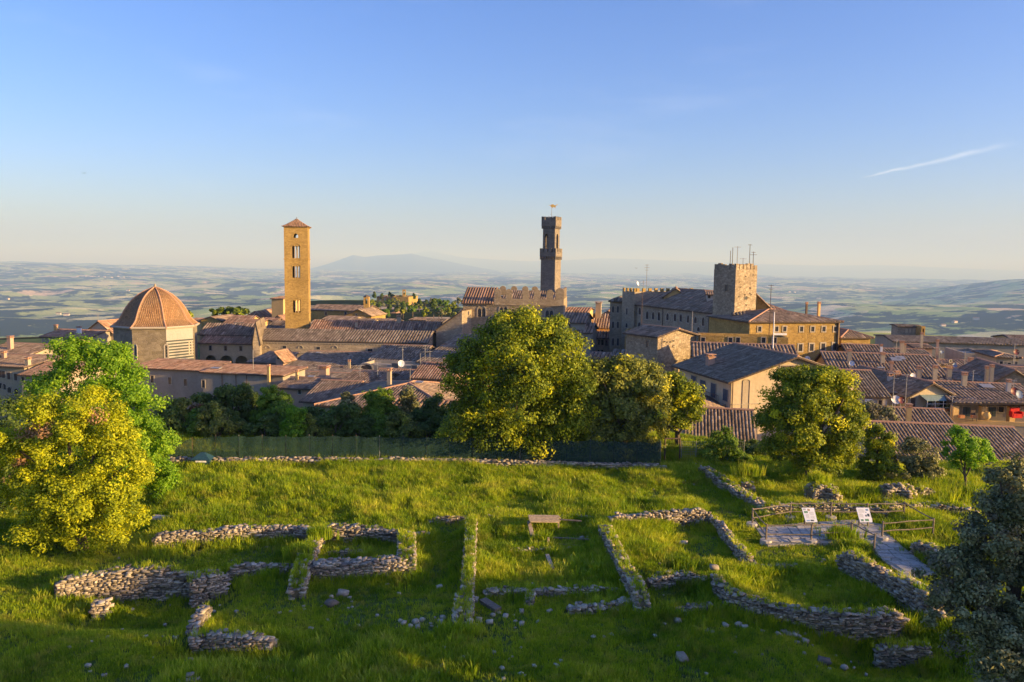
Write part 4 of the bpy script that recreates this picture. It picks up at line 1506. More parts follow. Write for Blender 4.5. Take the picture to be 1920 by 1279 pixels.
q1 = small('ochre_house', 'sunlit ochre house with shallow gable just right of the dome', (377, 600, 235), (414, 234), 12, 'fy', 594, 'stone_gold', 'tile_brown')
q2 = small('ochre_house', 'sunlit brick-coloured house with red roof and two roof windows under the umbrella pine', (456, 596, 262), (483, 261), 12, 'hip', 583, 'plaster_ochre', 'tile_red')
q3 = small('ochre_house', 'tall windowless building with one shaded side, left of the bell tower shaft', (509, 560, 258), (531, 252), 14, 'fx', 556, 'plaster_ochre', 'tile_red')
q4 = small('ochre_house', 'small house with shallow sunlit gable between red roofs, left of the bell tower foot', (511, 600, 236), (532, 235), 9, 'fy', 592, 'plaster_cream', 'tile_red')
q5 = small('ochre_house', 'low house with ragged golden tiled roof below the umbrella pine', (420, 606, 228), (462, 226), 10, 'fx', 592, 'plaster_ochre', 'tile_red')
q6 = small('ochre_house', 'dark roofed low house in front of the ragged golden roof', (428, 612, 214), (458, 213), 8, 'fx', 605, 'plaster_ochre', 'tile_grey')
q7 = small('ochre_house', 'broad pale sloping roof against the foot of the bell tower', (490, 622, 196), (532, 193), 14, 'fx', 602, 'plaster_ochre', 'tile_brown')
q8 = small('ochre_house', 'small orange roofed house beside the tall windowless building', (486, 590, 275), (508, 274), 10, 'fy', 581, 'plaster_ochre', 'tile_red')
q9 = small('ochre_house', 'low red roofed row left of the bell tower foot', (486, 604, 232), (513, 231), 9, 'fx', 596, 'plaster_ochre', 'tile_red')
q10 = small('ochre_house', 'low orange roofed house at the right foot of the dome', (352, 602, 245), (380, 244), 10, 'fx', 597, 'plaster_ochre', 'tile_red')
q11 = small('ochre_house', 'ribbed roof house just above the arcaded hall roof', (455, 609, 205), (484, 204), 9, 'fx', 599, 'plaster_ochre', 'tile_red')
c1 = small('convent', 'long sunlit convent wing with low brown roof right of the bell tower', (580, 581, 300), (684, 296), 16, 'fx', 572, 'stone_gold', 'tile_brown', cat='convent')
wins(c1, [(611, 588), (648, 588)], 4, 6)
c2 = small('convent_gable', 'sunlit golden gabled convent front below the small campanile', (648, 591, 282), (696, 278), 14, 'fy', 580, 'stone_gold', 'tile_brown', cat='convent')
win(c2, 668, 590, 2.5, 2.5)
c3 = small('convent_annex', 'low flat-roofed cream annex in front of the convent gable', (606, 598, 262), (662, 260), 10, 'fx', 593, 'plaster_cream', 'tile_brown')
c4 = small('convent_annex', 'low cream building with dark end wall right of the bell tower foot', (580, 609, 240), (606, 238), 8, 'fx', 600, 'plaster_ochre', 'tile_brown')
c5 = small('convent_annex', 'long low roof under the convent gable', (606, 603, 246), (696, 243), 9, 'fx', 597, 'plaster_cream', 'tile_brown')
c6 = small('convent_annex', 'plain brown roofed house right of the convent gable', (698, 604, 250), (737, 248), 9, 'fx', 598, 'plaster_grey', 'tile_brown')
c7 = small('attic_house', 'pale attic house with one dark opening on the skyline of roofs left of the palace', (768, 600, 215), (798, 214), 6, 'shed', 598, 'plaster_white', 'tile_brown')
win(c7, 775, 605, 5, 5)
c8 = small('attic_house', 'low dark roofed house between the attic house and the palace', (798, 604, 212), (830, 211), 9, 'fx', 598, 'plaster_grey', 'tile_grey')
v1 = small('villa', 'small pale villa with pink roof among the garden trees', (703, 592, 420), (726, 419), 12, 'hip', 587, 'plaster_cream', 'tile_red', zb=-40)
v2 = small('villa', 'small red roofed villa in the shade of dark cypresses', (728, 589, 430), (745, 429), 12, 'hip', 584, 'plaster_pink', 'tile_red', zb=-40)
cb = at(686.5, 561, 292)
sroot = empty('small_campanile', (cb[0], cb[1] + 1.5, -8), 'small slender stone campanile with one open bell arch beyond the cathedral roofs', 'bell tower')
mb = MB()
wz = lambda py: float(at(686.5, py, 292)[2])
P0 = np.array([at(681.5, 560, 292)[0], 292.0, 0]); wd = 10 / F * 292
wall_open(mb, P0, np.array([1.0, 0, 0]), np.array([0, -1.0, 0]), wd, -14, wz(557), 0.5, [(wd * .3, wd * .7, wz(570), wz(560), 1)])
wall_open(mb, P0 + np.array([wd, wd, 0]), np.array([-1.0, 0, 0]), np.array([0, 1.0, 0]), wd, -14, wz(557), 0.5, [(wd * .3, wd * .7, wz(570), wz(560), 1)])
for x_ in (0, wd - 0.4):
    mb.box((P0[0] + x_ + 0.2, P0[1] + wd / 2, (wz(557) - 14) / 2), (0.39, wd - 1.0, wz(557) + 14))
mb.build('shaft', MT['stone_gold'], sroot)
mb = MB(); mb.lathe((P0[0] + wd / 2, P0[1] + wd / 2, wz(557)), [(wd * 0.78, 0), (0.05, 0.8)], 4); mb.build('roof', MT['tile_brown'], sroot)

# the big church beyond the gardens
ch = house('hill_church', 'massive unfinished brick church standing alone on the ridge beyond the gardens', (706, 557, 560), (755, 556), 34, 'fx', rpy=554.5, wall='stone_gold', tile='tile_brown', zb=-50, cat='church', pitch=1.2, tlen=4)
ch2 = house('brick_church', 'tall flat brick front and apse of the lone church on the ridge', (736, 556, 552), (766, 548), 20, 'flat', wall='stone_gold', zb=-50, cat='church')
for px in (713, 722, 741):
    opening(ch.root if px < 735 else ch2.root, (ch if px < 735 else ch2).faces['front'], (on_plane(px, 566, *(ch if px < 735 else ch2).faces['front'][::2]) - (ch if px < 735 else ch2).O) @ (ch if px < 735 else ch2).ux, at(px, 566, 556)[2], 1.6, 6.5, 1, 0.5, frame='stone_gold', panemat='stone_grey')
p = at(757.5, 556, 556)
wz = lambda py: float(at(757.5, py, 556)[2])
mb = MB(); P0 = np.array([at(754.5, 556, 556)[0], 556.0, 0]); wd = 6 / F * 556
wall_open(mb, P0, np.array([1.0, 0, 0]), np.array([0, -1.0, 0]), wd, wz(575), wz(543), 1.6, [(wd * .25, wd * .75, wz(552), wz(546), 1)])
bgab = mb.build('bell_gable', MT['stone_gold'], ch2.root)

# ------------------------------------------------------------------ houses between the palace and the big medieval block
r1 = small('palace_neighbour', 'tiled hipped roof house directly right of the battlemented palace', (1050, 604, 162), (1096, 159), 14, 'fx', 587, 'plaster_grey', 'tile_brown')
win(r1, 1067, 613, 6, 10)
r1b = small('palace_neighbour', 'higher sunlit roof edge behind the house right of the palace', (1060, 585, 188), (1101, 184), 14, 'fx', 577, 'plaster_ochre', 'tile_red')
r2 = small('palace_neighbour', 'warm lit sloping roof with ochre wall strip in the gap between the two palaces', (1106, 613, 196), (1150, 194), 12, 'fx', 589, 'plaster_ochre', 'tile_brown')
chimney(r2, 1122, 590, 200, 3.0, 1.4, 'plaster_beige')
r2b = small('palace_neighbour', 'pointed sunlit roof on the skyline between the two palaces', (1120, 596, 215), (1160, 212), 14, 'fy', 583, 'plaster_pink', 'tile_red')
r3 = small('palace_neighbour', 'grey building with three tall dark windows at the foot of the medieval block', (1106, 633, 178), (1150, 176), 8, 'fx', 622, 'plaster_grey', 'tile_grey')
wins(r3, [(1123, 641.5), (1129.5, 642), (1137, 643)], 4.5, 10); wins(r3, [(1107, 640), (1114, 640)], 3, 7); wins(r3, [(1122, 660), (1129, 660)], 4, 8, arch=1)
r4 = small('palace_neighbour', 'dark eaved house with arched windows half hidden by the yellow treetop', (1083, 623, 160), (1108, 158), 12, 'fx', 606, 'plaster_grey', 'tile_brown')
wins(r4, [(1087, 634), (1097, 633)], 5, 7, arch=1)
r5 = small('piazza_house', 'brown roofed low house just above the yellow-green treetops', (1106, 672, 140), (1150, 138), 10, 'fx', 662, 'plaster_grey', 'tile_red')
r6 = small('piazza_house', 'grey mono-pitch roof beside the stone tower house', (1150, 668, 136), (1202, 133), 10, 'fx', 657, 'plaster_grey', 'tile_grey')

# ------------------------------------------------------------------ the big medieval block
p1 = house('medieval_block', 'grey stone palace wing with paired narrow windows at the left end of the medieval block', (1144, 564, 170), (1170, 169), 14, 'hip', rpy=557, wall='stone_grey', tile='tile_grey', cat='palace', pitch=0.6, tlen=1.3)
for px in (1149.5, 1158.5):
    for py, hh in ((580, 12), (609, 12), (641, 14)):
        win(p1, px, py, 4, hh, arch=1.4, ring=0.12)
p2 = house('crenellated_tower', 'low broad battlemented tower block carrying aerials', (1167, 546, 168), (1190, 164), 16, 'flat', tilt=65, wall='stone_grey', cat='tower')
for k in range(4):
    merlon(p2.root, p2.W(0.35 + k * (p2.L - 0.7) / 3, 0, p2.ze), p2.ux, -p2.uy, 0.5, 0.75, 0.35, 'stone_gold', False)
for k in range(10):
    merlon(p2.root, p2.W(p2.L, 0.9 + k * 1.6, p2.ze), p2.uy, p2.ux, 0.75, 0.75, 0.35, 'stone_gold', False)
win(p2, 1175.5, 584, 3, 12, arch=1); win(p2, 1175, 610, 4, 8, arch=1); win(p2, 1181, 640, 4, 10, arch=1)
p3 = house('long_palace', 'long shaded stone palace with two rows of pointed windows under a broad brown roof', (1187, 569, 166), (1353, 133), 14, 'hip', tilt=90, rpy=545, wall='stone_grey', tile='tile_brown', cat='palace', pitch=0.5, tlen=1.1)
for px, py, hh in ((1190, 583, 13), (1200, 583, 14), (1214, 591, 15), (1225, 592, 14), (1236, 593, 16), (1252, 594, 13), (1266, 595, 14), (1277, 596, 14), (1290.5, 598, 14), (1304.5, 600, 12), (1319, 603, 16), (1340, 604, 13)):
    win(p3, px, py, 4.5, hh, arch=1.3, ring=0.16)
for px, py, hh in ((1190, 609, 12), (1199, 610, 12), (1310, 617, 8), (1360, 620, 8)):
    win(p3, px, py, 5, hh, arch=1, ring=0.16)
for px in (1243, 1330):
    mb = MB(); q = on_plane(px, 600, *p3.faces['front'][::2]) - p3.uy * 0.1
    mb.tube([(q[0], q[1], -12), (q[0], q[1], p3.ze)], 0.07, 5); mb.build('downpipe', MT['metal_dark'], p3.root)
p3g = house('roof_gable', 'sunlit cream gabled dormer house rising from the broad palace roof', (1245, 556, 158), (1289, 152), 12, 'fy', rpy=541, wall='plaster_ochre', tile='tile_brown', cat='building', pitch=0.55, tlen=1.3)
p3h = house('roof_block', 'hipped roof hump with small dormer left of the rough square tower', (1296, 560, 150), (1350, 143), 14, 'hip', rpy=545, wall='plaster_grey', tile='tile_brown', cat='building', pitch=0.55, tlen=1.3)
dm = house('dormer_house', 'little pale dormer on the roof against the rough square tower', (1326, 552, 143), (1338, 142), 4, 'shed', rpy=546, wall='plaster_white', tile='tile_brown', cat='building', zb=3)
win(dm, 1329.5, 556, 4, 6)

tl, tm, trr = at(1352, 500, 149), at(1380, 497, 143), at(1420, 500, 149.5)
pt_ = house('rough_tower', 'rough square stone tower, its right face in full sun, bristling with aerials', (1380, 505, 127), (1420, 130), 4.6, 'flat', tilt=60, wall='stone_rubble', cat='tower')
for f_, wd_, cnt in (('front', pt_.L, 6), ('left', pt_.D, 6), ('right', pt_.D, 6)):
    P0, t_, n_ = pt_.faces[f_]
    for k in range(cnt):
        merlon(pt_.root, P0 + t_ * (0.4 + k * (wd_ - 0.8) / (cnt - 1)) + np.array([0, 0, pt_.ze]) - n_ * (0.012 if f_ != 'front' else 0), t_, n_, 0.72, rnd.uniform(0.6, 1.0), 0.4, 'stone_rubble', False)
win(pt_, 1398, 559, 5, 6, ring=0.05, frame='stone_rubble'); win(pt_, 1362, 540, 5, 12, face='left', ring=0.05, frame='stone_grey'); win(pt_, 1364, 598, 5, 10, face='left', ring=0.05, frame='stone_grey')
for k in range(12):
    px, py = rnd.uniform(1384, 1416), rnd.uniform(512, 575)
    win(pt_, px, py, 1.8, 1.8, ring=0.03, frame='stone_rubble', name='putlog_hole')
p5 = house('tower_annex', 'shaded grey annex with tall slit windows under the rough square tower', (1377, 590, 126), (1408, 120), 6, 'shed', rise=0.8, wall='stone_grey', tile='tile_grey', cat='building', pitch=0.55)
win(p5, 1385, 612, 4, 14, arch=1); win(p5, 1393, 612, 4, 10)
p6 = house('golden_palace', 'big golden stone building with two rows of windows, fully sunlit, right of the rough tower', (1406, 603, 118), (1575, 121), 14, 'hip', rpy=581, wall='stone_gold', tile='tile_brown', cat='palace', pitch=0.45, tlen=1.0)
for px in (1424, 1456, 1471, 1502.5, 1523.5, 1544.5, 1566):
    win(p6, px, 617, 5.5, 9, ring=0.16)
for px, py in ((1500.5, 652), (1521.5, 651.5), (1543, 650.5), (1564.5, 650)):
    win(p6, px, py, 6.5, 13, ring=0.2)
mb = MB(); q = p6.W(p6.L - 0.35, -0.15, 0); mb.tube([(q[0], q[1], -12), (q[0], q[1], p6.ze)], 0.13, 6); mb.build('downpipe', MT['shutter_brown'], p6.root)
chimney(p6, 1535, 586, 134, 1.5, 0.4, 'plaster_ochre'); chimney(p6, 1512, 584, 136, 1.3, 0.3, 'metal_dark')
p6b = house('tower_hump', 'sunlit stepped stone roof hump right of the rough tower', (1418, 584, 136), (1452, 135), 9, 'shedr', rise=3.0, wall='stone_gold', tile='tile_brown', cat='building', pitch=0.55)
p7 = house('golden_wing', 'lower golden wing with brown hipped roof at the right end of the golden building', (1578, 632, 125), (1632, 125.5), 10, 'hip', rpy=617, wall='stone_gold', tile='tile_brown', cat='building', pitch=0.45, tlen=1.0)
win(p7, 1593, 648, 7, 8)
p8 = house('low_stone_range', 'low stone range with square windows in front of the long shaded palace', (1313, 629, 113), (1478, 111), 5, 'flat', wall='stone_gold', cat='building')
for px in (1369.5, 1383.5, 1431.5, 1452, 1318):
    win(p8, px, 638, 7, 10, ring=0.1)
p8r = house('ribbed_lean_roof', 'dark ribbed lean-to roof below the low stone range', (1303, 668, 104), (1496, 101), 6, 'shed', rpy=646, wall='stone_grey', tile='tile_brown', cat='building', pitch=0.46, tlen=0.9)
st = house('stone_tower_house', 'square rubble-stone tower house with one shaded and one sunlit wall', (1233.5, 631, 110), (1306, 114), 7.0, 'fy', tilt=40, rpy=617, wall='stone_rubble', tile='tile_brown', cat='tower house', pitch=0.38, tlen=0.8, ridge_at=0.5)
win(st, 1214, 645, 4, 12, face='left', ring=0.08, frame='stone_rubble'); win(st, 1267, 697, 7, 13, ring=0.1, frame='stone_rubble')
for k in range(10):
    win(st, rnd.uniform(1238, 1300), rnd.choice([640, 650, 675]) + rnd.uniform(-2, 2), 2.5, 2.5, ring=0.04, frame='stone_rubble', name='putlog_hole')
lf = house('stone_low_roof', 'small brown roof at the left foot of the rubble-stone tower house', (1160, 684, 120), (1204, 117), 9, 'fx', rpy=670, wall='plaster_pink', tile='tile_brown', tlen=0.8)
pr = house('orange_terrace', 'brick parapet terrace with orange lit wall behind the stone tower house', (1172, 620, 146), (1204, 142), 6, 'flat', wall='stone_gold', cat='building')
for px in (1175, 1190): win(pr, px, 627, 4, 6)

# ------------------------------------------------------------------ the white house
O = on(1371, 712, 3.0)
wh = house('white_house', 'pale cream gabled house with shuttered balcony side and blind tall niche', (1371, 712, O[1]), (1600, O[1] + 3.3), 12.3, 'fy', tilt=20, rise=2.35, wall='plaster_cream', tile='tile_grey', cat='house', pitch=0.3, tlen=0.42, o=0.7, zb=-9)
for px, py, hh in ((1301, 716, 22), (1318, 724, 22), (1338, 732, 26), (1361, 741, 22)):
    win(wh, px, py, 9, hh, face='left', shut='shutter_blue', ring=0.06)
for z_, in ((0,),):
    P0, t_, n_ = wh.faces['left']
    zb_ = on_plane(1330, 747, P0, n_)[2]
    bal = MB(); c_ = P0 + t_ * wh.D * 0.5 + n_ * 0.5
    bal.box((c_[0], c_[1], zb_ - 0.08), (wh.D * 0.86, 1.0, 0.14), math.atan2(t_[1], t_[0]))
    bl = bal.build('balcony', MT['plaster_beige'], wh.root)
    rl = MB()
    for u_ in np.linspace(0.07, 0.93, 34):
        q = P0 + t_ * wh.D * u_ + n_ * 0.95
        rl.tube([(q[0], q[1], zb_), (q[0], q[1], zb_ + 0.95)], 0.018, 4)
    rl.tube([P0 + t_ * wh.D * 0.07 + n_ * 0.95 + np.array([0, 0, zb_ + 0.95]), P0 + t_ * wh.D * 0.93 + n_ * 0.95 + np.array([0, 0, zb_ + 0.95])], 0.03, 4)
    rlo = rl.build('railing', MT['metal_dark'], bl)
P0, t_, n_ = wh.faces['front']
q = on_plane(1398, 750, P0, n_); u_ = (q - P0) @ t_
opening(wh.root, wh.faces['front'], u_, (on_plane(1398, 712, P0, n_)[2] + on_plane(1398, 792, P0, n_)[2]) / 2, 0.75, on_plane(1398, 712, P0, n_)[2] - on_plane(1398, 792, P0, n_)[2], 0.5, 0.05, panemat='plaster_beige', frame='plaster_beige', name='niche')
q = on_plane(1484, 696, P0, n_)
opening(wh.root, wh.faces['front'], (q - P0) @ t_, q[2], 2.7, 1.2, 0, 0.1, 'shutter_brown')
mb = MB(); zz = on_plane(1420, 757, P0, n_)[2]; c_ = P0 + t_ * 7 + n_ * 0.03; mb.box((c_[0], c_[1], zz), (13.8, 0.07, 0.08), math.atan2(t_[1], t_[0])); mb.build('string_course', MT['trim'], wh.root)
mb = MB(); c_ = P0 + t_ * 0.15 + n_ * 0.12; mb.tube([(c_[0], c_[1], -9), (c_[0], c_[1], wh.ze - 0.1)], 0.06, 6); mb.build('downpipe', MT['metal_dark'], wh.root)
chimney(wh, 1331, 689, 87.5, 1.2, 0.75, 'plaster_pink')
wa = house('white_house_annex', 'low tiled annex with cream end wall below the balcony of the white house', (1312, 778, 76), (1367, 75.5), 8, 'shedr', rise=1.0, wall='plaster_cream', tile='tile_brown', tlen=0.5, pitch=0.32, zb=-9)
nr = house('near_ribbed_roof', 'ribbed brown tile roof behind the wire fence below the white house', (1290, 836, 66), (1412, 63), 9, 'fx', rpy=768, wall='plaster_beige', tile='tile_brown', tlen=0.5, pitch=0.29, zb=-9)

# ------------------------------------------------------------------ rooftops on the right
e1 = house('broad_roof_house', 'broad dark ribbed roof with chimneys and skylights below the golden wing', (1566, 706, 99), (1782, 96), 15, 'fx', rpy=664, wall='plaster_ochre', tile='tile_brown', tlen=0.7, pitch=0.42, ridge_at=0.62)
chimney(e1, 1592, 674, 104, 1.1, 0.5); chimney(e1, 1654, 686, 103, 1.5, 0.5, 'plaster_cream'); chimney(e1, 1671, 695, 100, 0.9, 0.35, 'plaster_pink')
skylight(e1, 1679, 682, 104, 1.3, 1.3); skylight(e1, 1687, 681, 104.5, 1.1, 1.3)
skylight(e1, 1652, 690, 101, 0.9, 0.5)
chimney(e1, 1722, 712, 97, 1.4, 0.5, 'plaster_beige'); chimney(e1, 1752, 712, 96.5, 1.5, 0.5, 'plaster_cream'); chimney(e1, 1779, 712, 96.5, 1.4, 0.5, 'plaster_beige')
wins(e1, [(1743, 714), (1765, 713)], 3, 4)
e1b = house('dark_gable_house', 'dark walled house with small sunlit gable roof under the golden wing', (1592, 664, 116), (1656, 113), 9, 'fx', rpy=647, wall='stone_grey', tile='tile_brown', tlen=0.8, pitch=0.42)
chimney(e1b, 1652, 662, 116, 1.0, 0.3, 'white')
e2 = house('balcony_house', 'cream gabled house with awning and plant-filled balcony among the right-hand roofs', (1703, 741, 86), (1786, 86.6), 14, 'fy', rpy=719, wall='plaster_cream', tile='tile_grey', tlen=0.5, pitch=0.34, o=0.5)
win(e2, 1711, 757, 8, 24, shut='shutter_brown'); win(e2, 1741, 757, 10, 22, panemat='pane', shut='shutter_green'); win(e2, 1768, 757, 12, 20)
P0, t_, n_ = e2.faces['front']
zz = on_plane(1745, 745, P0, n_)[2]
uL_, uR_ = (on_plane(1724, 745, P0, n_) - P0) @ t_, (on_plane(1784, 745, P0, n_) - P0) @ t_
MT['awning'] = plain_mat('grey green awning cloth', (0.22, 0.30, 0.28), 0.9)
mb = MB(); a_ = [P0 + t_ * uL_ + np.array([0, 0, zz + 0.3]), P0 + t_ * uR_ + np.array([0, 0, zz + 0.3]), P0 + t_ * uR_ + n_ * 1.4 + np.array([0, 0, zz - 0.15]), P0 + t_ * uL_ + n_ * 1.4 + np.array([0, 0, zz - 0.15])]
mb.poly(a_); mb.poly([p - np.array([0, 0, 0.04]) for p in a_][::-1]); mb.build('awning', MT['awning'], e2.root)
zb_ = on_plane(1745, 768, P0, n_)[2]
mb = MB(); c_ = P0 + t_ * (uL_ + uR_) / 2 + n_ * 0.75; mb.box((c_[0], c_[1], zb_ - 0.1), (uR_ - uL_ + 0.8, 1.5, 0.2), math.atan2(t_[1], t_[0])); bl2 = mb.build('balcony', MT['plaster_cream'], e2.root)
mb = MB()
for k in np.linspace(0, 1, 5):
    q = P0 + t_ * (uL_ + (uR_ - uL_) * k) + n_ * 1.4; mb.tube([(q[0], q[1], zb_), (q[0], q[1], zz - 0.15)], 0.03, 4)
for dz in (0.45, 0.9):
    mb.tube([P0 + t_ * uL_ + n_ * 1.4 + np.array([0, 0, zb_ + dz]), P0 + t_ * uR_ + n_ * 1.4 + np.array([0, 0, zb_ + dz])], 0.025, 4)
mb.build('railing', MT['white'], bl2)
e3 = house('portico_house', 'long ribbed roof carried on square ochre pillars at the right edge', (1786, 752, 84.5), (1965, 82), 8, 'shed', rpy=719, wall='plaster_grey', tile='tile_brown', tlen=0.55, pitch=0.4, zb=-9)
P0, t_, n_ = e3.faces['front']
# covered terrace in front: its own pillars, parapet, roof extension
zt_ = e3.ze
for px in (1790, 1843, 1896):
    mb = MB(); q = at(px, 770, 82.0); mb.box((q[0], q[1], (zt_ - 9.5) / 2 + 0), (0.6, 0.6, zt_ + 9.3)); mb.build('pillar', MT['plaster_ochre'], e3.root)
q0, q1 = at(1788, 752, 81.6), at(1965, 752, 79.6)
a_ = [q0 + [0, 0, -0.25], q1 + [0, 0, -0.25], P0 + t_ * e3.L + np.array([0, 0, zt_ + 0.12]), P0 + np.array([0, 0, zt_ + 0.12])]
mb = MB(); mb.poly(a_); mb.poly([p - np.array([0, 0, 0.15]) for p in a_][::-1]); mb.poly([a_[1], a_[0], a_[0] - np.array([0, 0, .15]), a_[1] - np.array([0, 0, .15])]); pr2 = mb.build('porch_roof', MT['eave'], e3.root)
add_tiles(pr2, [[p + np.array([0, 0, 0.01]) for p in a_]], 'tile_brown', 0.4, 0.55)
zp = at(1850, 788, 82)[2]
mb = MB(); q0, q1 = at(1786, 788, 81.9), at(1965, 788, 79.9); c_ = (q0 + q1) / 2; mb.box((c_[0], c_[1], zp - 0.1), (np.linalg.norm(q1 - q0), 0.3, 0.4), math.atan2((q1 - q0)[1], (q1 - q0)[0])); mb.build('parapet', MT['plaster_ochre'], e3.root)
mb = MB(); c_ = (q0 + q1) / 2 + np.array([0, 1.7, 0]); mb.box((c_[0], c_[1], zp - 1.9), (np.linalg.norm(q1 - q0), 3.5, 3.2), math.atan2((q1 - q0)[1], (q1 - q0)[0])); mb.build('terrace_floor', MT['plaster_beige'], e3.root)
wins(e3, [(1812, 772), (1860, 772), (1905, 770)], 12, 18, shut='shutter_green')
wins(e3, [(1877, 768)], 8, 10)
chimney(e3, 1807, 727, 90, 1.5, 0.5, 'plaster_cream'); chimney(e3, 1890, 738, 87.5, 1.3, 0.4, 'plaster_white')
skylight(e3, 1850, 727, 89.5, 1.3, 1.6)
e4 = house('bottom_roof_house', 'long dark ribbed roof with pale ridge in front of the pillared terrace', (1650, 860, 60.5), (1965, 58.5), 12, 'fx', rpy=797, wall='plaster_grey', tile='tile_brown', tlen=0.45, pitch=0.29, zb=-9, ridge_at=0.55)
e5 = house('brown_slab_roof_house', 'low brown roof between the olive-green bushes and the balcony house', (1640, 795, 77), (1790, 75), 9, 'fx', rpy=766, wall='plaster_beige', tile='tile_brown', tlen=0.5, pitch=0.34)
chimney(e5, 1703, 786, 76, 1.2, 0.45, 'plaster_ochre')
e6 = house('cloth_window_house', 'low house with white cloth hanging in its window right of the lone tree', (1611, 741, 82), (1664, 81.5), 8, 'shed', rise=1.6, wall='plaster_white', tile='tile_grey', tlen=0.5, pitch=0.34)
win(e6, 1628, 750, 13, 12, panemat='eave'); win(e6, 1650, 756, 6, 12, panemat='shutter_brown')
P0, t_, n_ = e6.faces['front']; q = on_plane(1628, 753, P0, n_) + n_ * 0.12
cl = empty('hanging_cloth', q, 'white cloth hung out of the low house window', 'laundry')
mb = MB(); mb.hexa([q + t_ * a_ * 0.4 + n_ * d_ + np.array([0, 0, z_ * 0.33]) for z_ in (-1, 1) for a_, d_ in ((-1, .02), (1, .02), (1, -.02), (-1, -.02))]); mb.build('cloth', MT['white'], cl)
e6b = house('dark_side_house', 'dark walled low house partly behind the lone tree', (1596, 727, 92), (1646, 89), 8, 'fx', rpy=716, wall='plaster_grey', tile='tile_brown', tlen=0.6)
e7 = house('hipped_dark_house', 'dark bluish roof with two chimneys left of the balcony house', (1634, 736, 88), (1706, 88), 11, 'shed', rpy=705, wall='plaster_beige', tile='tile_grey', tlen=0.6, pitch=0.38)
chimney(e7, 1668, 725, 92, 1.3, 0.5, 'plaster_white'); chimney(e7, 1680, 722, 92, 1.4, 0.5, 'tile_ridge')
e8 = house('long_church', 'long plain church with huge dark roof on the right skyline of roofs', (1676, 640, 176), (1935, 166), 17, 'fx', rpy=632, wall='plaster_grey', tile='tile_grey', cat='church', pitch=0.62, tlen=1.4)
wins(e8, [(1850, 673)], 12, 8)
e8b = house('belfry_block', 'small dark block with four pale openings at the left end of the long church', (1684, 612, 190), (1727, 187), 6, 'fx', rpy=609, wall='stone_grey', tile='tile_grey', cat='church', pitch=0.6)
for px in (1700, 1706.5, 1713, 1719): win(e8b, px, 620, 3, 7, arch=1, panemat='plaster_cream')
bg = MB(); e8c = empty('bell_gable', at(1729, 633, 186), 'slim sunlit bell gable with one arch at the end of the long church', 'bell gable')
P0 = at(1726.5, 640, 186.5); P0[2] = 0; wz = lambda py: float(at(1729, py, 186.5)[2])
wall_open(bg, P0, np.array([1.0, 0, 0]), np.array([0, -1.0, 0]), 0.9, wz(640), wz(612), 3.0, [(0.25, 0.65, wz(628), wz(616), 1)])
bg.build('wall', MT['stone_gold'], e8c)
e9 = house('yellow_attic_house', 'small sunlit yellow attic house in the middle of the right-hand roofs', (1748, 683, 111), (1787, 111.5), 8, 'hip', rpy=672, wall='plaster_ochre', tile='tile_brown', tlen=0.8)
win(e9, 1782, 677, 3, 3)
e10 = house('shadow_roof_house', 'flat brownish roof in shade behind the portico house', (1786, 712, 97), (1862, 94), 12, 'fx', rpy=698, wall='plaster_grey', tile='tile_brown', tlen=0.7, pitch=0.4)
e10b = house('shadow_roof_house', 'pitched dim roof with bright verge near the right edge', (1862, 716, 95), (1940, 92), 12, 'fy', rpy=695, wall='stone_grey', tile='tile_grey', tlen=0.7, pitch=0.4)
chimney(e10, 1850, 716, 94, 1.6, 0.45); chimney(e10b, 1858, 716, 93, 1.8, 0.4)
e11 = house('bluish_block', 'grey plastered block with one small window beneath the long church roof', (1808, 662, 134), (1858, 131), 10, 'flat', wall='plaster_grey', cat='building')
win(e11, 1840, 669, 12, 5)
e12 = house('pyramid_roof_house', 'grey house with low pyramid roof and white-framed windows near the right edge', (1868, 669, 122), (1910, 119), 9, 'hip', rpy=662, wall='plaster_beige', tile='tile_grey', pitch=0.45)
win(e12, 1877, 682, 5, 9, ring=0.12); win(e12, 1892, 684, 5, 8, ring=0.12); win(e12, 1905, 684, 4, 12, shut='shutter_blue')
e13 = house('right_skyline_house', 'sunlit roof with two long skylights on the right skyline', (1905, 640, 184), (1975, 180), 14, 'fx', rpy=629, wall='plaster_ochre', tile='tile_brown', pitch=0.6, tlen=1.3)
e14 = house('pale_parapet_house', 'low house with pale parapet line above the yellow attic house', (1716, 652, 138), (1748, 136), 8, 'fx', rpy=648, wall='plaster_pink', tile='tile_brown', pitch=0.5)
chimney(e14, 1727, 652, 138, 2.4, 0.4, 'plaster_cream'); chimney(e14, 1757, 660, 132, 1.8, 0.35, 'plaster_pink')
e15 = house('tangled_roof_house', 'dim low roof crowded with aerials below the long church', (1660, 668, 128), (1750, 126), 12, 'fx', rpy=655, wall='plaster_grey', tile='tile_grey', pitch=0.5, tlen=1.1)
chimney(e15, 1690, 664, 130, 1.9, 0.55, 'plaster_cream'); chimney(e15, 1695, 664, 130, 1.5, 0.45, 'plaster_beige')
e16 = house('mid_dim_house', 'dim pinkish roof right of the yellow attic house', (1784, 690, 116), (1842, 113), 10, 'fx', rpy=676, wall='plaster_grey', tile='tile_brown', pitch=0.45)
chimney(e16, 1819, 695, 112, 1.6, 0.5, 'plaster_pink')
e17 = house('right_edge_block', 'sunlit ochre block cut off by the right edge of the town', (1915, 700, 108), (1975, 106), 10, 'fx', rpy=690, wall='plaster_ochre', tile='tile_brown')

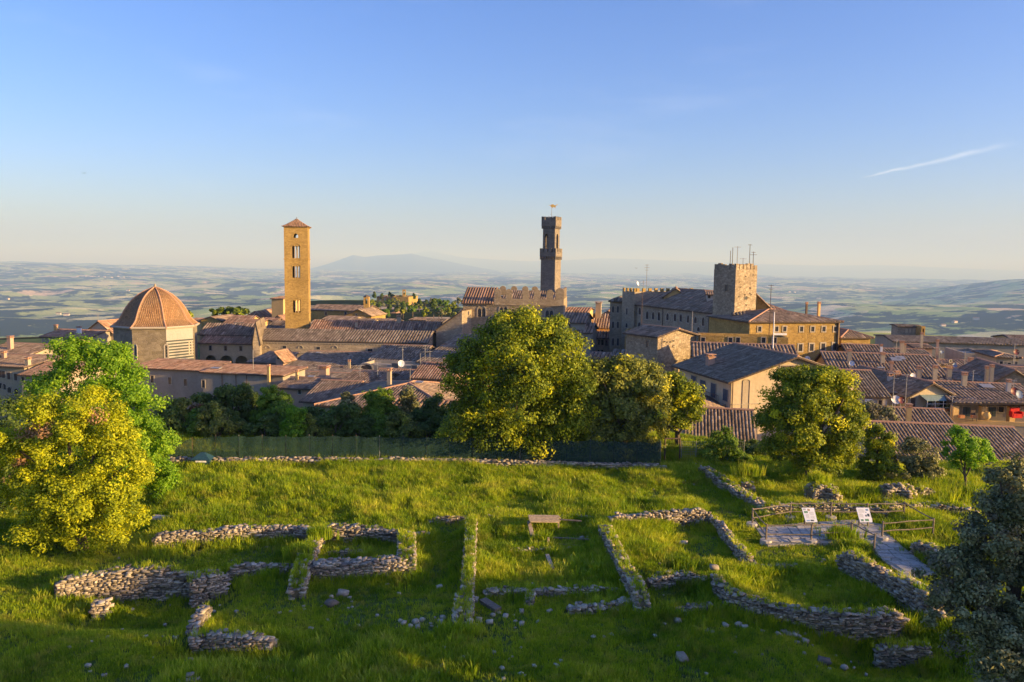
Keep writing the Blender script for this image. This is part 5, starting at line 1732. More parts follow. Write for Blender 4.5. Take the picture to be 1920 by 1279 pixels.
# ------------------------------------------------------------------ aerials, dishes
for i, (lab, px, yt, yb, Y, k) in enumerate([
    ('tall thin aerial beside the left roof gable of the far sunlit houses', 184, 588, 606, 182, 2),
    ('slim roof pole before the arcaded hall, left of the chapel', 475, 656, 697, 118, 0),
    ('antenna mast rising left of the dark transept window', 675, 684, 714, 104, 2),
    ('tall antenna mast with crossbars above the white satellite dish', 755, 650, 676, 128, 2),
    ('tall mast with small crossbar on the dim roofs left of the big tree', 797, 647, 682, 122, 3),
    ('short pole with lit tip next to the tall mast left of the big tree', 806, 658, 680, 120, 1),
    ('thin mast between the blue screens and the ribbed courtyard roof', 788, 662, 690, 118, 0),
    ('square-ended aerial standing among the terrace clutter', 732, 688, 714, 102, 2),
    ('thin pole at the left corner of the sunlit courtyard roof', 769, 690, 717, 98, 0),
    ('pale aerial with wide crossbar on the terrace roof', 708, 678, 706, 104, 2),
    ('tall lattice aerial on the battlemented tower block', 1212, 496, 540, 168, 3),
    ('short aerial beside the lattice aerial on the battlements', 1206, 526, 541, 168, 2),
    ('leftmost needle aerial on top of the rough square tower', 1369, 470, 496, 128, 0),
    ('second needle aerial from the left on the rough square tower', 1373, 464, 496, 128, 0),
    ('aerial with mid-height box on the rough square tower', 1382, 462, 496, 128, 1),
    ('short pair-barred aerial in the middle of the rough tower top', 1393, 484, 496, 129, 1),
    ('tall needle aerial right of the rough tower centre', 1405, 458, 496, 129, 1),
    ('rightmost aerial with dark rings on the rough square tower', 1412, 472, 496, 130, 2),
    ('tall reddish mast in front of the golden building', 1441, 534, 650, 116, 2),
    ('aerial pole standing behind the rubble-stone tower house', 1297, 584, 632, 118, 0),
    ('tall rusty pole crossing the shaded palace windows', 1202, 545, 640, 118, 0),
    ('tall mast with ringed head above the white dish among the right roofs', 1673, 698, 768, 80, 2),
    ('leaning mast left of the balcony house gable', 1697, 701, 765, 81, 2),
    ('flat T-shaped aerial before the yellow walled roofs', 1824, 694, 716, 92, 2),
    ('wide crossbar aerial left of the dark red dish', 1901, 646, 672, 118, 2),
    ('faint aerial on the tangled dim roof below the long church', 1680, 636, 660, 128, 2),
    ('twin-bar aerial above the small yellow attic house', 1760, 650, 680, 112, 3),
    ('curly aerial mast with bright head right of the yellow attic house', 1808, 658, 690, 110, 3),
    ('thin wire mast at the right corner of the balcony', 1783, 742, 792, 82, 1),
    ('aerial rising over the pillared terrace roof', 1899, 712, 745, 86, 2),
    ('small roof aerial at the ridge of the golden building', 1534, 578, 590, 134, 1)]):
    antenna(lab, px, yt, yb, Y, bars=k, mat='metal_dark' if 'rusty' in lab or 'needle' in lab or 'reddish' in lab or 'rings' in lab else 'metal', r=0.045 if Y > 110 else 0.035)
for lab, px, py, Y, dia, mt_, fc in [
    ('round white dish beside the tall mast on the dim roofs', 752, 682, 120, 1.1, 'dish', (0.5, -1)),
    ('bright half-moon dish on the battlemented tower block', 1195, 532, 165, 1.0, 'white', (1, -0.6)),
    ('pale round dish on the wall of the low stone range', 1398, 635.5, 117, 0.75, 'dish', (0.0, -1)),
    ('pale dish on the golden building wall above the cream gable', 1513.5, 673, 108, 0.8, 'dish', (0.0, -1)),
    ('blue-white dish at the left end of the broad dark roof', 1597, 681.5, 99, 0.7, 'dish', (-0.3, -1)),
    ('large white dish low among the right roofs', 1679.5, 750, 80, 0.95, 'dish', (-0.1, -1)),
    ('grey blue dish beside the leaning mast', 1711, 706, 92, 0.8, 'dish', (0.2, -1)),
    ('small blue dish right of the yellow attic wall', 1790, 685, 104, 0.65, 'dish_blue', (0, -1)),
    ('dark red dish on the pillared terrace roof', 1901, 734, 84, 0.85, 'dish_red', (0, -1)),
    ('blue dish next to the dark red one', 1910, 740, 83, 0.9, 'dish_blue', (0.2, -1)),
    ('dark red dish near the right edge below the long church', 1905, 660.5, 118, 0.9, 'dish_red', (0, -1)),
    ('small dark blue dish below the long church roof', 1766, 660, 128, 0.6, 'dish_blue', (0, -1)),
    ('small pale dish on the old roof at the left edge', 12, 664, 122, 0.5, 'dish', (0, -1)),
    ('dark red dish above the white dish, low among the right roofs', 1690, 751, 79.5, 0.7, 'dish_red', (0, -1))]:
    dish(lab, px, py, Y, dia, mt_, fc)
# flag pole with white horizontal banner
q = at(1449, 655, 106)
fpole = empty('flagpole', q, 'white pole with a short horizontal banner before the golden building', 'flagpole')
mb = MB(); mb.tube([(q[0], q[1], q[2] - 2), (q[0], q[1], at(1449, 585, 106)[2])], [0.09, 0.06], 6); mb.build('pole', MT['white'], fpole)
mb = MB(); z_ = at(1449, 626.5, 106)[2]; mb.box((q[0] + 0.95, q[1], z_), (1.75, 0.05, 0.28)); mb.build('banner', MT['white'], fpole)
# pots and plants of the balcony, terrace jar and cloth
MT['pot'] = plain_mat('terracotta pot', (0.45, 0.19, 0.08), 0.8)
MT['red'] = plain_mat('red plastic', (0.62, 0.02, 0.015), 0.5)
MT['pot_plant'] = leaf_mat('pot plant leaves', (0.03, 0.07, 0.015), (0.05, 0.11, 0.02), (0.09, 0.17, 0.03), (0.5, 0.03, 0.03), 0.2)
names = ['at the left end', 'with red flowers', 'beside the red flowers', 'in the middle', 'with the tallest leaves', 'at the right end']
P0, t_, n_ = e2.faces['front']
for k in range(6):
    c_ = P0 + t_ * (uL_ + 0.1 + (uR_ - uL_ - 0.2) * k / 5) + n_ * 1.22
    c_[2] = zb_
    pr_ = empty('plant_pot', c_, 'terracotta trough %s of the balcony under the awning' % names[k], 'plant pot', 'plant troughs on the balcony')
    mb = MB(); mb.box((c_[0], c_[1], c_[2] + 0.14), (0.55, 0.24, 0.28)); mb.build('trough', MT['pot'], pr_)
    V, Fq, T = [], [], []
    for j in range(50):
        p_ = np.array([c_[0] + rnd.uniform(-.3, .3), c_[1] + rnd.uniform(-.12, .12), c_[2] + 0.28 + abs(rnd.gauss(0, .16 + (.12 if k == 4 else 0)))])
        d1_, d2_ = rng.normal(size=3) * 0.06, rng.normal(size=3) * 0.06
        n0 = len(V); V += [p_ - d1_, p_ + d2_, p_ + d1_, p_ - d2_]; Fq.append((n0, n0 + 1, n0 + 2, n0 + 3)); T += [rnd.random()] * 4
    link('leaves', np_mesh('leaves', V, Fq, {'tone': T, 'odd': [1.0 if (k == 1 and rnd.random() < .5) else 0.0 for _ in V]}), pr_, [MT['pot_plant']])
c_ = at(1905, 781, 81.0)
tc = empty('armchair', c_, 'bright red covered armchair on the pillared terrace', 'armchair')
mb = MB(); mb.box((c_[0], c_[1], c_[2] + 0.1), (1.0, 0.6, 0.45)); mb.build('seat', MT['red'], tc)
mb = MB(); mb.box((c_[0], c_[1] + 0.3, c_[2] + 0.6), (0.95, 0.18, 0.6)); mb.build('backrest', MT['red'], tc)
for s_ in (-1, 1):
    mb = MB(); mb.box((c_[0] + s_ * 0.52, c_[1], c_[2] + 0.3), (0.14, 0.6, 0.5)); mb.build('armrest', MT['red'], tc)
c_ = at(1850, 781, 80.9)
jr = empty('terrace_jar', c_, 'round yellow-green garden pot against the terrace pillar', 'pot')
mb = MB(); mb.lathe((c_[0], c_[1], c_[2] - 0.35), [(0.16, 0), (0.36, 0.25), (0.4, 0.5), (0.24, 0.75), (0.28, 0.82), (0.2, 0.8)], 12); mb.build('jar', MT['plaster_ochre'], jr, smooth=True)
for k_, (px, lab) in enumerate(((1803, 'small orange crate at the left of the pillared terrace'), (1826, 'wicker chair seat in the dark left bay of the pillared terrace'))):
    c_ = at(px, 781, 81.2)
    cr_o = empty('terrace_crate' if k_ == 0 else 'wicker_chair', c_, lab, 'crate' if k_ == 0 else 'chair')
    mb = MB(); mb.box((c_[0], c_[1], c_[2]), (0.5, 0.4, 0.3)); mb.build('seat' if k_ else 'crate_body', MT['pot'], cr_o)
    if k_:
        mb = MB(); mb.box((c_[0], c_[1] + 0.2, c_[2] + 0.4), (0.5, 0.06, 0.5)); mb.build('backrest', MT['shutter_brown'], cr_o)
        for sx in (-1, 1):
            mb = MB(); mb.tube([(c_[0] + sx * .22, c_[1] - .15, c_[2] - .5), (c_[0] + sx * .22, c_[1] - .15, c_[2])], .03, 4); mb.build('leg', MT['shutter_brown'], cr_o)
# two swifts in the sky
for lab, px, py, Y, s_ in (('small dark bird high over the left countryside', 157, 325, 120, 0.5), ('tiny dark bird near the dish on the battlements', 1193, 503, 110, 0.3)):
    c_ = at(px, py, Y)
    mb = MB()
    for sg in (-1, 1):
        mb.poly([c_ + np.array([0, 0.1, 0]) * s_, c_ + np.array([sg * .35, 0.02, .22]) * s_, c_ + np.array([sg * .9, .25, .1]) * s_, c_ + np.array([sg * .3, .2, .14]) * s_])
    mb.lathe(tuple(c_ + np.array([0, .1, -.12 * s_])), [(0.01, 0), (0.09 * s_, 0.08 * s_), (0.09 * s_, 0.18 * s_), (0.01, .28 * s_)], 6)
    tag(mb.build('bird', MT['pane'], None, loc=tuple(c_)), lab, 'bird')
# tiny farmhouses scattered over the countryside
def farm_label(px, py):
    return {110: 'tiny farmhouse in the smooth fields left of the dome', 125: 'tiny farmhouse just right of another, left of the dome', 15: 'tiny farmhouse near the left edge of the valley',
            58: 'tiny farmhouse on a fold above the left fields', 205: 'tiny farmhouse high left of the dome top', 240: 'tiny farmhouse just left of the dome top', 345: 'tiny farmhouse at the right shoulder of the dome',
            1600: 'tiny farmhouse right of the golden building, low in the valley', 1650: 'tiny farmhouse in the pale fields right of the golden building', 1655: 'tiny farmhouse one field above, right of the golden building',
            1700: 'tiny farmhouse on a far fold above the small bell gable', 1768: 'tiny farmhouse low in the valley right of the bell gable', 1790: 'tiny farmhouse beside another, right of the bell gable',
            1830: 'tiny farmhouse above the long church roof', 605: 'pale far house just right of the bell tower top windows', 622: 'pale far house a little further right of the bell tower'}.get(px) or (
            'white house of the far hilltop village above the dome' if px < 300 else 'far house of the pair between the two palaces' if px < 1200 else 'far house of the pair right of the rough tower')

fr_ = random.Random(3)
fm = MB()
fm.hexa([(-9, -5, -3), (9, -5, -3), (9, 5, -3), (-9, 5, -3), (-9, -5, 6), (9, -5, 6), (9, 5, 6), (-9, 5, 6)])
wmesh = bpy.data.meshes.new('wall'); wmesh.from_pydata(fm.V, [], fm.F); wmesh.materials.append(MT['plaster_white'])
fm = MB(); fm.hexa([(-10, -6, 6.02), (10, -6, 6.02), (10, 6, 6.02), (-10, 6, 6.02), (-9, -.2, 9), (9, -.2, 9), (9, .2, 9), (-9, .2, 9)])
rmesh = bpy.data.meshes.new('roof'); rmesh.from_pydata(fm.V, [], fm.F); rmesh.materials.append(MT['tile_red'])
for px, py in [(110, 590), (125, 592), (15, 562), (58, 556), (205, 541), (240, 546), (345, 600), (605, 517), (622, 518), (145, 520), (160, 519), (172, 520), (185, 519), (196, 520), (210, 521), (222, 519), (232, 521), (1110, 527), (1118, 526), (1600, 576), (1650, 570), (1655, 560), (1700, 548), (1768, 612), (1790, 606), (1480, 548), (1490, 549), (1830, 600)]:
    d = ray(px, py); t = 1
    x = y = z = 0
    for r_ in np.geomspace(1600, 30000, 400):
        p = CAM + d * (r_ / d[1])
        if p[2] < float(far_z(p[0], p[1])):
            x, y, z = p[0], p[1], float(far_z(p[0], p[1])); break
    if not y: continue
    root = empty('farmhouse', (x, y, z), farm_label(px, py), 'farmhouse', 'farmhouses scattered over the countryside')
    s_ = fr_.uniform(1.2, 2.0); root.scale = (s_, s_, s_); root.rotation_euler = (0, 0, fr_.uniform(-.6, .6))
    for nm, m_ in (('wall', wmesh), ('roof', rmesh)):
        o = bpy.data.objects.new(nm, m_); COL.objects.link(o); o.parent = root
# ------------------------------------------------------------------ the excavated walls
def proj(p):
    d = np.asarray(p, float) - CAM
    z = d @ _fw
    return 960 + F * (d @ _R) / z, 639.5 - F * (d @ _U) / z


mt, nt, out = node_mat('field stone')
oi = N(nt, 'ObjectInfo')
at_ = N(nt, 'Attribute', attribute_name='tone')
fr = mth(nt, 'FRACT', mth(nt, 'ADD', oi.outputs['Random'], at_.outputs['Fac']))
c = ramp(nt, fr, [(0.0, (0.16, 0.135, 0.11)), (0.3, (0.30, 0.255, 0.195)), (0.6, (0.41, 0.35, 0.265)), (0.85, (0.50, 0.425, 0.32)), (1.0, (0.60, 0.54, 0.45))])
v = coords(nt)
n1 = tnoise(nt, v, 7.0, 5, 0.7)
c = mix(nt, 1.0, c, ramp(nt, n1, [(0.25, (0.55, 0.55, 0.55)), (0.75, (1.25, 1.25, 1.22))]), 'MULTIPLY')
n2 = tnoise(nt, v, 1.1, 4, 0.6)
c = mix(nt, ramp(nt, n2, [(0.56, (0, 0, 0)), (0.72, (0.6, 0.6, 0.6))]), c, (0.12, 0.12, 0.05))
finish(nt, out, c, 0.93, n1, 0.6, 0.03)
MT['field_stone'] = mt
mt, nt, out = node_mat('wall core earth')
v = coords(nt)
n1 = tnoise(nt, v, 3.0, 5, 0.7)
c = ramp(nt, n1, [(0.3, (0.10, 0.08, 0.05)), (0.55, (0.18, 0.15, 0.09)), (0.75, (0.30, 0.24, 0.16))])
finish(nt, out, c, 0.97, n1, 0.8, 0.05)
MT['core'] = mt

POOL = []
for k in range(10):
    g1 = np.array([-1, 0, 1.0])
    idx, V = {}, []
    for i in range(3):
        for j in range(3):
            for l in range(3):
                if (i, j, l) == (1, 1, 1): continue
                p = np.array([g1[i], g1[j], g1[l]])
                q = p * 0.5 * (1 - 0.085 * (p @ p - 1))
                q = q * (1 + rng.normal(0, 0.07)) + rng.normal(0, 0.05, 3)
                idx[(i, j, l)] = len(V); V.append(q)
    Fq = []
    for ax in range(3):
        for s_ in (0, 2):
            for a in range(2):
                for b in range(2):
                    def key(u, w):
                        t = [0, 0, 0]; t[ax] = s_; o_ = [x for x in range(3) if x != ax]; t[o_[0]] = u; t[o_[1]] = w
                        return idx[tuple(t)]
                    f = [key(a, b), key(a + 1, b), key(a + 1, b + 1), key(a, b + 1)]
                    P = [V[x] for x in f]
                    nr = np.cross(P[1] - P[0], P[2] - P[0])
                    if nr @ (sum(P) / 4) < 0: f = f[::-1]
                    Fq.append(f)
    me = np_mesh('stone', np.array(V), Fq)
    me.materials.append(MT['field_stone'])
    POOL.append((np.array(V), np.array(Fq), me))

WALL_LINES = []   # (points Nx2, half width) used to keep tall grass off them
TOP_TUFTS = []    # (x, y, z, scale)


def ruin_stones(root, st, limit=300, minpx=7.0, maxparts=None):
    """st: list of (pos, size3, rotz, tilt, facing)."""
    sc = []
    for i, (p, s, rz, tl, vis) in enumerate(st):
        d = np.linalg.norm(p - CAM)
        sc.append((max(s[0], s[2]) * F / d if vis else 0, i))
    sc.sort(reverse=True)
    picked = [i for v_, i in sc[:limit] if v_ >= minpx]
    base = np.array(root.location)
    ps = set(picked)
    for i in picked:
        p, s, rz, tl, vis = st[i]
        o = bpy.data.objects.new('stone', POOL[rnd.randrange(10)][2])
        COL.objects.link(o)
        o.parent = root
        o.location = [float(x) for x in p - base]
        o.scale = [float(x) for x in s]
        o.rotation_euler = (tl[0], tl[1], rz)
    rest = [st[i] for i in range(len(st)) if i not in ps]
    if rest:
        Vs, Fs, Ts, n0 = [], [], [], 0
        for p, s, rz, tl, vis in rest:
            V, Fq, _ = POOL[rnd.randrange(10)]
            ca, sa = math.cos(rz), math.sin(rz)
            q = V * s
            q = np.stack([q[:, 0] * ca - q[:, 1] * sa, q[:, 0] * sa + q[:, 1] * ca, q[:, 2] + q[:, 0] * tl[1]], -1) + p
            Vs.append(q); Fs.append(Fq + n0); Ts.append(np.full(len(V), rnd.random())); n0 += len(V)
        tag(link('small_stones', np_mesh('small_stones', np.concatenate(Vs), np.concatenate(Fs), {'tone': np.concatenate(Ts)}), root, [MT['field_stone']]), kind='stuff')


def ruin(label, pts, h, w=0.65, grass=0.3, rough=0.25, size=0.3, name='ruin_wall', base_h=None, topcover=0.75, cat='ruined wall', cap=0.0):
    P = np.array([on(px, py, h)[:2] for px, py in pts])
    WALL_LINES.append((P, w / 2))
    seg = np.linalg.norm(np.diff(P, axis=0), axis=1)
    cum = np.concatenate([[0], np.cumsum(seg)])
    Lt = cum[-1]

    def pos(s):
        s = min(max(s, 0), Lt - 1e-6)
        k = min(np.searchsorted(cum, s, 'right') - 1, len(seg) - 1)
        t = (P[k + 1] - P[k]) / seg[k]
        return P[k] + t * (s - cum[k]), t
    sd_ = rnd.random() * 100
    def height(s):
        e = 1.0
        return h * (1 + rough * 2.0 * (float(fbm(s / 2.2 + sd_, 3.0, 7, 3)) - 0.5)) * (0.55 + 0.45 * min(1, min(s, Lt - s) / 0.7 + 0.25))
    root = empty(name, (P[0][0], P[0][1], 0), label, cat, 'excavated stone walls in the meadow')
    st = []
    for side in (-1, 1):
        z = -0.1
        zl = []
        c0, _ = pos(0)
        zmin = min(float(ground_z(*(pos(s)[0]))) for s in np.linspace(0, Lt, 8)) - 0.15
        z = zmin
        while z < h * 1.35:
            ch = rnd.uniform(0.45, 0.85) * size * 0.62
            s = rnd.uniform(0, 0.2)
            while s < Lt:
                l = size * rnd.choice([.55, .75, .95, 1.1, 1.4, 1.9]) * rnd.uniform(.85, 1.15)
                c_, t = pos(s + l / 2)
                nr = np.array([t[1], -t[0]]) * side
                q = c_ + nr * (w / 2 - 0.12)
                gz_ = float(ground_z(*(c_ + nr * (w / 2 + 0.3))))
                if z + ch > gz_ - 0.1 and z + ch * 0.6 < height(s + l / 2):
                    tocam = -(q[0] * nr[0] + q[1] * nr[1]) > 0
                    dp = rnd.uniform(0.22, 0.32)
                    q = q + nr * rnd.uniform(-0.06, 0.05)
                    if rnd.random() < .06: s += l; continue
                    st.append((np.array([q[0], q[1], z + ch / 2]), (l * 1.0, dp, ch * 1.04), math.atan2(t[1], t[0]) + rnd.gauss(0, 0.07), (rnd.gauss(0, .05), rnd.gauss(0, .05)), tocam))
                s += l
            z += ch
    nrow = max(2, int(w / (size * 0.85)))
    for r in range(nrow):
        s = rnd.uniform(0, 0.2)
        while s < Lt:
            l = size * rnd.uniform(0.6, 1.35)
            edge = r in (0, nrow - 1)
            if rnd.random() < (topcover if not edge else min(1, topcover + 0.2)):
                c_, t = pos(s + l / 2)
                nr = np.array([t[1], -t[0]])
                q = c_ + nr * (-w / 2 + (r + 0.5) * w / nrow + rnd.gauss(0, 0.03))
                hh = height(s + l / 2)
                th = size * rnd.uniform(0.28, 0.5)
                st.append((np.array([q[0], q[1], hh - th * 0.15 + rnd.uniform(-.05, .08)]), (l, w / nrow * rnd.uniform(0.8, 1.15), th), math.atan2(t[1], t[0]) + rnd.gauss(0, 0.3), (rnd.gauss(0, .12), rnd.gauss(0, .12)), True))
            s += l * rnd.uniform(0.95, 1.15)
    # earth core
    n = max(3, int(Lt / 0.5))
    cb = MB()
    prev = None
    for s in np.linspace(0.05, Lt - 0.05, n):
        c_, t = pos(s)
        nr = np.array([t[1], -t[0]])
        hh = height(s) - 0.04
        a_, b_ = c_ - nr * (w / 2 - 0.16), c_ + nr * (w / 2 - 0.16)
        cur = [(a_[0], a_[1], -1.9), (b_[0], b_[1], -1.9), (b_[0], b_[1], hh), (a_[0], a_[1], hh)]
        if prev:
            for i in range(4):
                j = (i + 1) % 4
                cb.poly([prev[i], prev[j], cur[j], cur[i]])
        else:
            cb.poly(cur)
        prev = cur
    cb.poly(prev[::-1])
    cb.build('earth_core', MT['core'], root)
    ruin_stones(root, st)
    for k in range(int(Lt * w * 60 * grass)):
        s = rnd.uniform(0, Lt)
        if grass < 0.9 and float(vnoise(s / 1.1 + sd_, 0, 5)) > grass + 0.25: continue
        c_, t = pos(s)
        nr = np.array([t[1], -t[0]])
        q = c_ + nr * rnd.uniform(-w / 2 + .05, w / 2 - .05)
        TOP_TUFTS.append((q[0], q[1], height(s) - 0.03, rnd.uniform(0.5, 1.15)))
    return root


R_ = [
    ('long low wall behind the left room, its stones lit from the right', [(283, 1004), (400, 995), (500, 988), (586, 984)], .75, .6, .12),
    ('back wall of the small walled room, left of the middle', [(606, 985), (690, 988), (766, 994)], .75, .6, .15),
    ('thick grassy right wall of the small walled room', [(762, 990), (762, 1020), (763, 1052)], .85, .95, .55),
    ('grass-capped cross wall left of the small walled room', [(598, 986), (582, 1025), (566, 1060), (556, 1092)], .75, .85, .9),
    ('stout stony front wall of the small walled room', [(572, 1054), (660, 1050), (768, 1046)], .85, .85, .12),
    ('high curved revetment below the yellow tree, left foreground', [(98, 1085), (180, 1072), (270, 1066), (358, 1066)], .75, .6, .35),
    ('squat stone block ending the left revetment', [(352, 1078), (385, 1074), (418, 1066)], .75, 1.0, .3),
    ('thin tumbled wall between the stone block and the cross wall', [(424, 1062), (480, 1058), (545, 1056)], .5, .5, .35),
    ('slanting loose-stone bank in the left foreground pit', [(390, 1132), (376, 1148), (360, 1172)], .38, .5, .1),
    ('low boulder-ended wall at the foot of the slanting bank', [(352, 1190), (385, 1187), (430, 1190), (512, 1195)], .35, .55, .35),
    ('straight grass-topped wall running up the middle of the meadow', [(885, 966), (882, 1010), (879, 1060), (876, 1104)], .65, .62, 1.2),
    ('broken lower end of the straight middle wall', [(872, 1108), (868, 1140), (866, 1160)], .45, .9, .5),
    ('low dark wall closing the front of the central room', [(905, 1104), (990, 1103), (1080, 1102), (1160, 1102)], .4, .45, .3),
    ('tumbled heap of stones before the central room', [(1062, 1134), (1110, 1134), (1165, 1128), (1192, 1120)], .42, .55, .1),
    ('short stub wall inside the front of the central room', [(994, 1100), (994, 1124)], .4, .45, .6),
    ('tall leaning-looking wall on the right side of the central room', [(1132, 976), (1152, 1016), (1176, 1062), (1206, 1118)], .9, .75, .45),
    ('neatly coursed back wall right of the grassy mound', [(1142, 966), (1230, 962), (1332, 958)], .8, .6, .12),
    ('thin wall slanting down right from the coursed back wall', [(1332, 962), (1362, 996), (1394, 1036), (1412, 1050)], .55, .5, .3),
    ('tuft-topped wall joining the central room to the curved apse', [(1212, 1082), (1270, 1076), (1335, 1082)], .6, .6, .35),
    ('great curved apse wall sweeping round the right-hand room', [(1344, 1068), (1350, 1090), (1376, 1108), (1430, 1124), (1500, 1136), (1580, 1144), (1650, 1143), (1692, 1136)], .95, .6, .35),
    ('thick wall climbing from the railing to the dark tree', [(1578, 1030), (1620, 1050), (1670, 1075), (1722, 1102), (1760, 1128)], 1.1, .75, .3),
    ('wall beyond the paved path, beside the dark tree', [(1712, 1012), (1750, 1026), (1795, 1046)], .8, .75, .2),
    ('long rubble wall coming down from the wire fence gate', [(1316, 874), (1350, 896), (1385, 920), (1432, 944)], .65, .85, .25),
    ('rough rubble row directly behind the wooden railing', [(1425, 948), (1500, 944), (1580, 944), (1660, 948)], .7, .9, .4),
    ('rough rubble row at the right end behind the railing', [(1655, 946), (1740, 942), (1830, 950)], .7, .9, .35),
    ('high stone stub with green tuft behind the first sign board', [(1516, 908), (1545, 906), (1574, 912)], 1.3, 1.1, .5),
    ('high stone stub behind the right end of the railing', [(1652, 908), (1690, 906), (1712, 912)], 1.1, 1.0, .2),
    ('stone stub on the far right behind the meadow', [(1716, 915), (1745, 912)], .8, .8, .2),
    ('lit stone stub with bushy grass at the top of the rubble wall', [(1388, 896), (1412, 898)], 1.1, 1.0, .9),
    ('dark sunken wall in the bottom right pit', [(1640, 1212), (1690, 1210), (1740, 1208)], .12, .45, .8),
    ('low half-buried wall left of the curved apse', [(1268, 1142), (1310, 1138), (1345, 1132)], .3, .5, .2),
    ('half-buried stone line along the upper edge of the middle rooms', [(895, 968), (940, 967), (985, 967)], .3, .45, .4),
    ('half-buried stone line right of the plank cover', [(1042, 968), (1080, 966), (1118, 968)], .3, .45, .3),
    ('half-buried stone line left of the straight middle wall', [(800, 972), (840, 970), (872, 968)], .3, .4, .5),
    ('small stone kerb left of the middle wall, beside the small room', [(778, 998), (806, 997)], .3, .5, .2),
    ('faint stone line across the middle of the central room', [(896, 1030), (950, 1029), (1030, 1026)], .22, .4, .7),
    ('low stone line inside the curved apse room', [(1352, 1064), (1420, 1058), (1505, 1062)], .3, .5, .5),
    ('short stone line inside the small walled room', [(606, 1034), (675, 1030)], .25, .4, .4),
    ('thin stone line right of the coursed back wall corner', [(1356, 1000), (1368, 1012)], .3, .4, .2),
    ('scattered stone line on the grass near the wire fence gate', [(1258, 905), (1290, 902), (1330, 900)], .2, .4, .3),
    ('scattered stone line below the wire fence gate', [(1185, 888), (1235, 893)], .2, .4, .4),
    ('little tumbled stones at the top of the left meadow', [(345, 972), (392, 966)], .15, .35, .3),
    ('tumbled lump of stones in the left foreground pit', [(168, 1128), (202, 1124)], .1, .6, .3),
    ('sliver of wall at the bottom edge, left of the middle', [(330, 1272), (372, 1262)], .5, .6, .2),
]
for lab, pts, h_, w_, gr in R_:
    w_ *= .86
    gr = gr * 1.5 + .08
    ruin(lab, pts, h_, w_, gr, topcover=0.85 if gr < 0.3 else 0.55, size=0.215)

# the low boundary wall under the green netting
bw = [(308, 859), (420, 860), (560, 859), (700, 860), (840, 862), (980, 865), (1110, 869), (1246, 871)]
P_ = [on(px, py, 0.5) for px, py in bw]
for k in range(len(bw) - 1):
    pass
ruin('low rubble boundary wall running under the green netting fence, left half', bw[:4] , .5, .5, .05, rough=.1, size=.34, name='boundary_wall', cat='wall')
ruin('low rubble boundary wall running under the green netting fence, right half', bw[3:], .5, .5, .05, rough=.1, size=.34, name='boundary_wall', cat='wall')

# loose boulders
for k, (px, py, s_, lab) in enumerate([
    (643, 1113, .5, 'largest grey boulder on the grass below the small walled room'),
    (622, 1131, .5, 'pale flat boulder below the largest grey one'),
    (748, 1113, .22, 'small pale stone right of the grey boulder'),
    (1280, 1018, .42, 'white flat stone in the grass of the coursed-wall room'),
    (1066, 1028, .25, 'small white stone right of the plank cover'),
    (1279, 1233, .5, 'pale rock alone at the bottom of the meadow right of centre'),
    (1545, 1240, .5, 'pale rock beside the right-hand foreground pit'),
    (1583, 1252, .3, 'small rock right of the pale rock by the pit'),
    (1270, 1163, .34, 'flat pale stone below the half-buried wall'),
    (901, 1023, .28, 'stone leaning on the right side of the straight middle wall'),
    (1030, 1146, .25, 'lone stone below the central room'),
    (978, 1146, .25, 'small round stone below the stub wall'),
    (1500, 1063, .3, 'white stone at the end of the line in the apse room'),
    (1340, 1064, .42, 'big rounded boulder capping the left tip of the apse wall'),
    (1650, 1236, .35, 'stone at the edge of the dark sunken wall'),
    (356, 1238, .3, 'small stone below the boulder-ended wall'),
    (824, 1100, .3, 'dull stone in the grass left of the straight middle wall'),
    (1302, 873, .5, 'boulder near the rusty gate posts')]):
    z = float(ground_z(*on(px, py, 0)[:2]))
    p = on(px, py, z + (0.95 if 'capping' in lab else 0) + s_ * 0.2)
    V, Fq, me = POOL[k % 10]
    o = tag(link('boulder', me, None, (), p), lab, 'boulder', 'loose stones on the grass')
    o.scale = (s_, s_ * 0.75, s_ * 0.55); o.rotation_euler = (0.1, 0.15, k)

# a litter of small pale stones in the turf
lit_ = []
lr_ = random.Random(31)
for k in range(240):
    px, py = lr_.uniform(120, 1700), lr_.choice([lr_.uniform(1090, 1275), lr_.uniform(1090, 1275), lr_.uniform(880, 1080)])
    p = on(px, py, 0); z = float(ground_z(p[0], p[1])); s_ = lr_.uniform(.07, .17)
    p = on(px, py, z + s_ * .2)
    lit_.append((p, (s_ * 1.3, s_, s_ * .8), lr_.uniform(0, 3), (0.1, 0.1), False))
for c_, n_ in (((1500, 1185), 26), ((1420, 1165), 14), ((790, 1165), 14), ((1290, 900), 24), ((930, 1160), 12), ((1130, 1015), 18), ((230, 1125), 16)):
    for k in range(n_):
        px, py = c_[0] + lr_.gauss(0, 30), c_[1] + lr_.gauss(0, 8)
        p = on(px, py, 0); z = float(ground_z(p[0], p[1])); s_ = lr_.uniform(.08, .24)
        lit_.append((on(px, py, z + s_ * .2), (s_ * 1.3, s_, s_ * .8), lr_.uniform(0, 3), (0.1, 0.1), False))
Vs, Fs, Ts, n0 = [], [], [], 0
for p, s_, rz, tl, vis in lit_:
    V, Fq, _ = POOL[lr_.randrange(10)]
    ca, sa = math.cos(rz), math.sin(rz); q = V * s_
    Vs.append(np.stack([q[:, 0] * ca - q[:, 1] * sa, q[:, 0] * sa + q[:, 1] * ca, q[:, 2]], -1) + p); Fs.append(Fq + n0); Ts.append(np.full(len(V), lr_.uniform(.6, 1))); n0 += len(V)
tag(link('scattered_rubble', np_mesh('scattered_rubble', np.concatenate(Vs), np.concatenate(Fs), {'tone': np.concatenate(Ts)}), None, [MT['field_stone']]), kind='stuff')

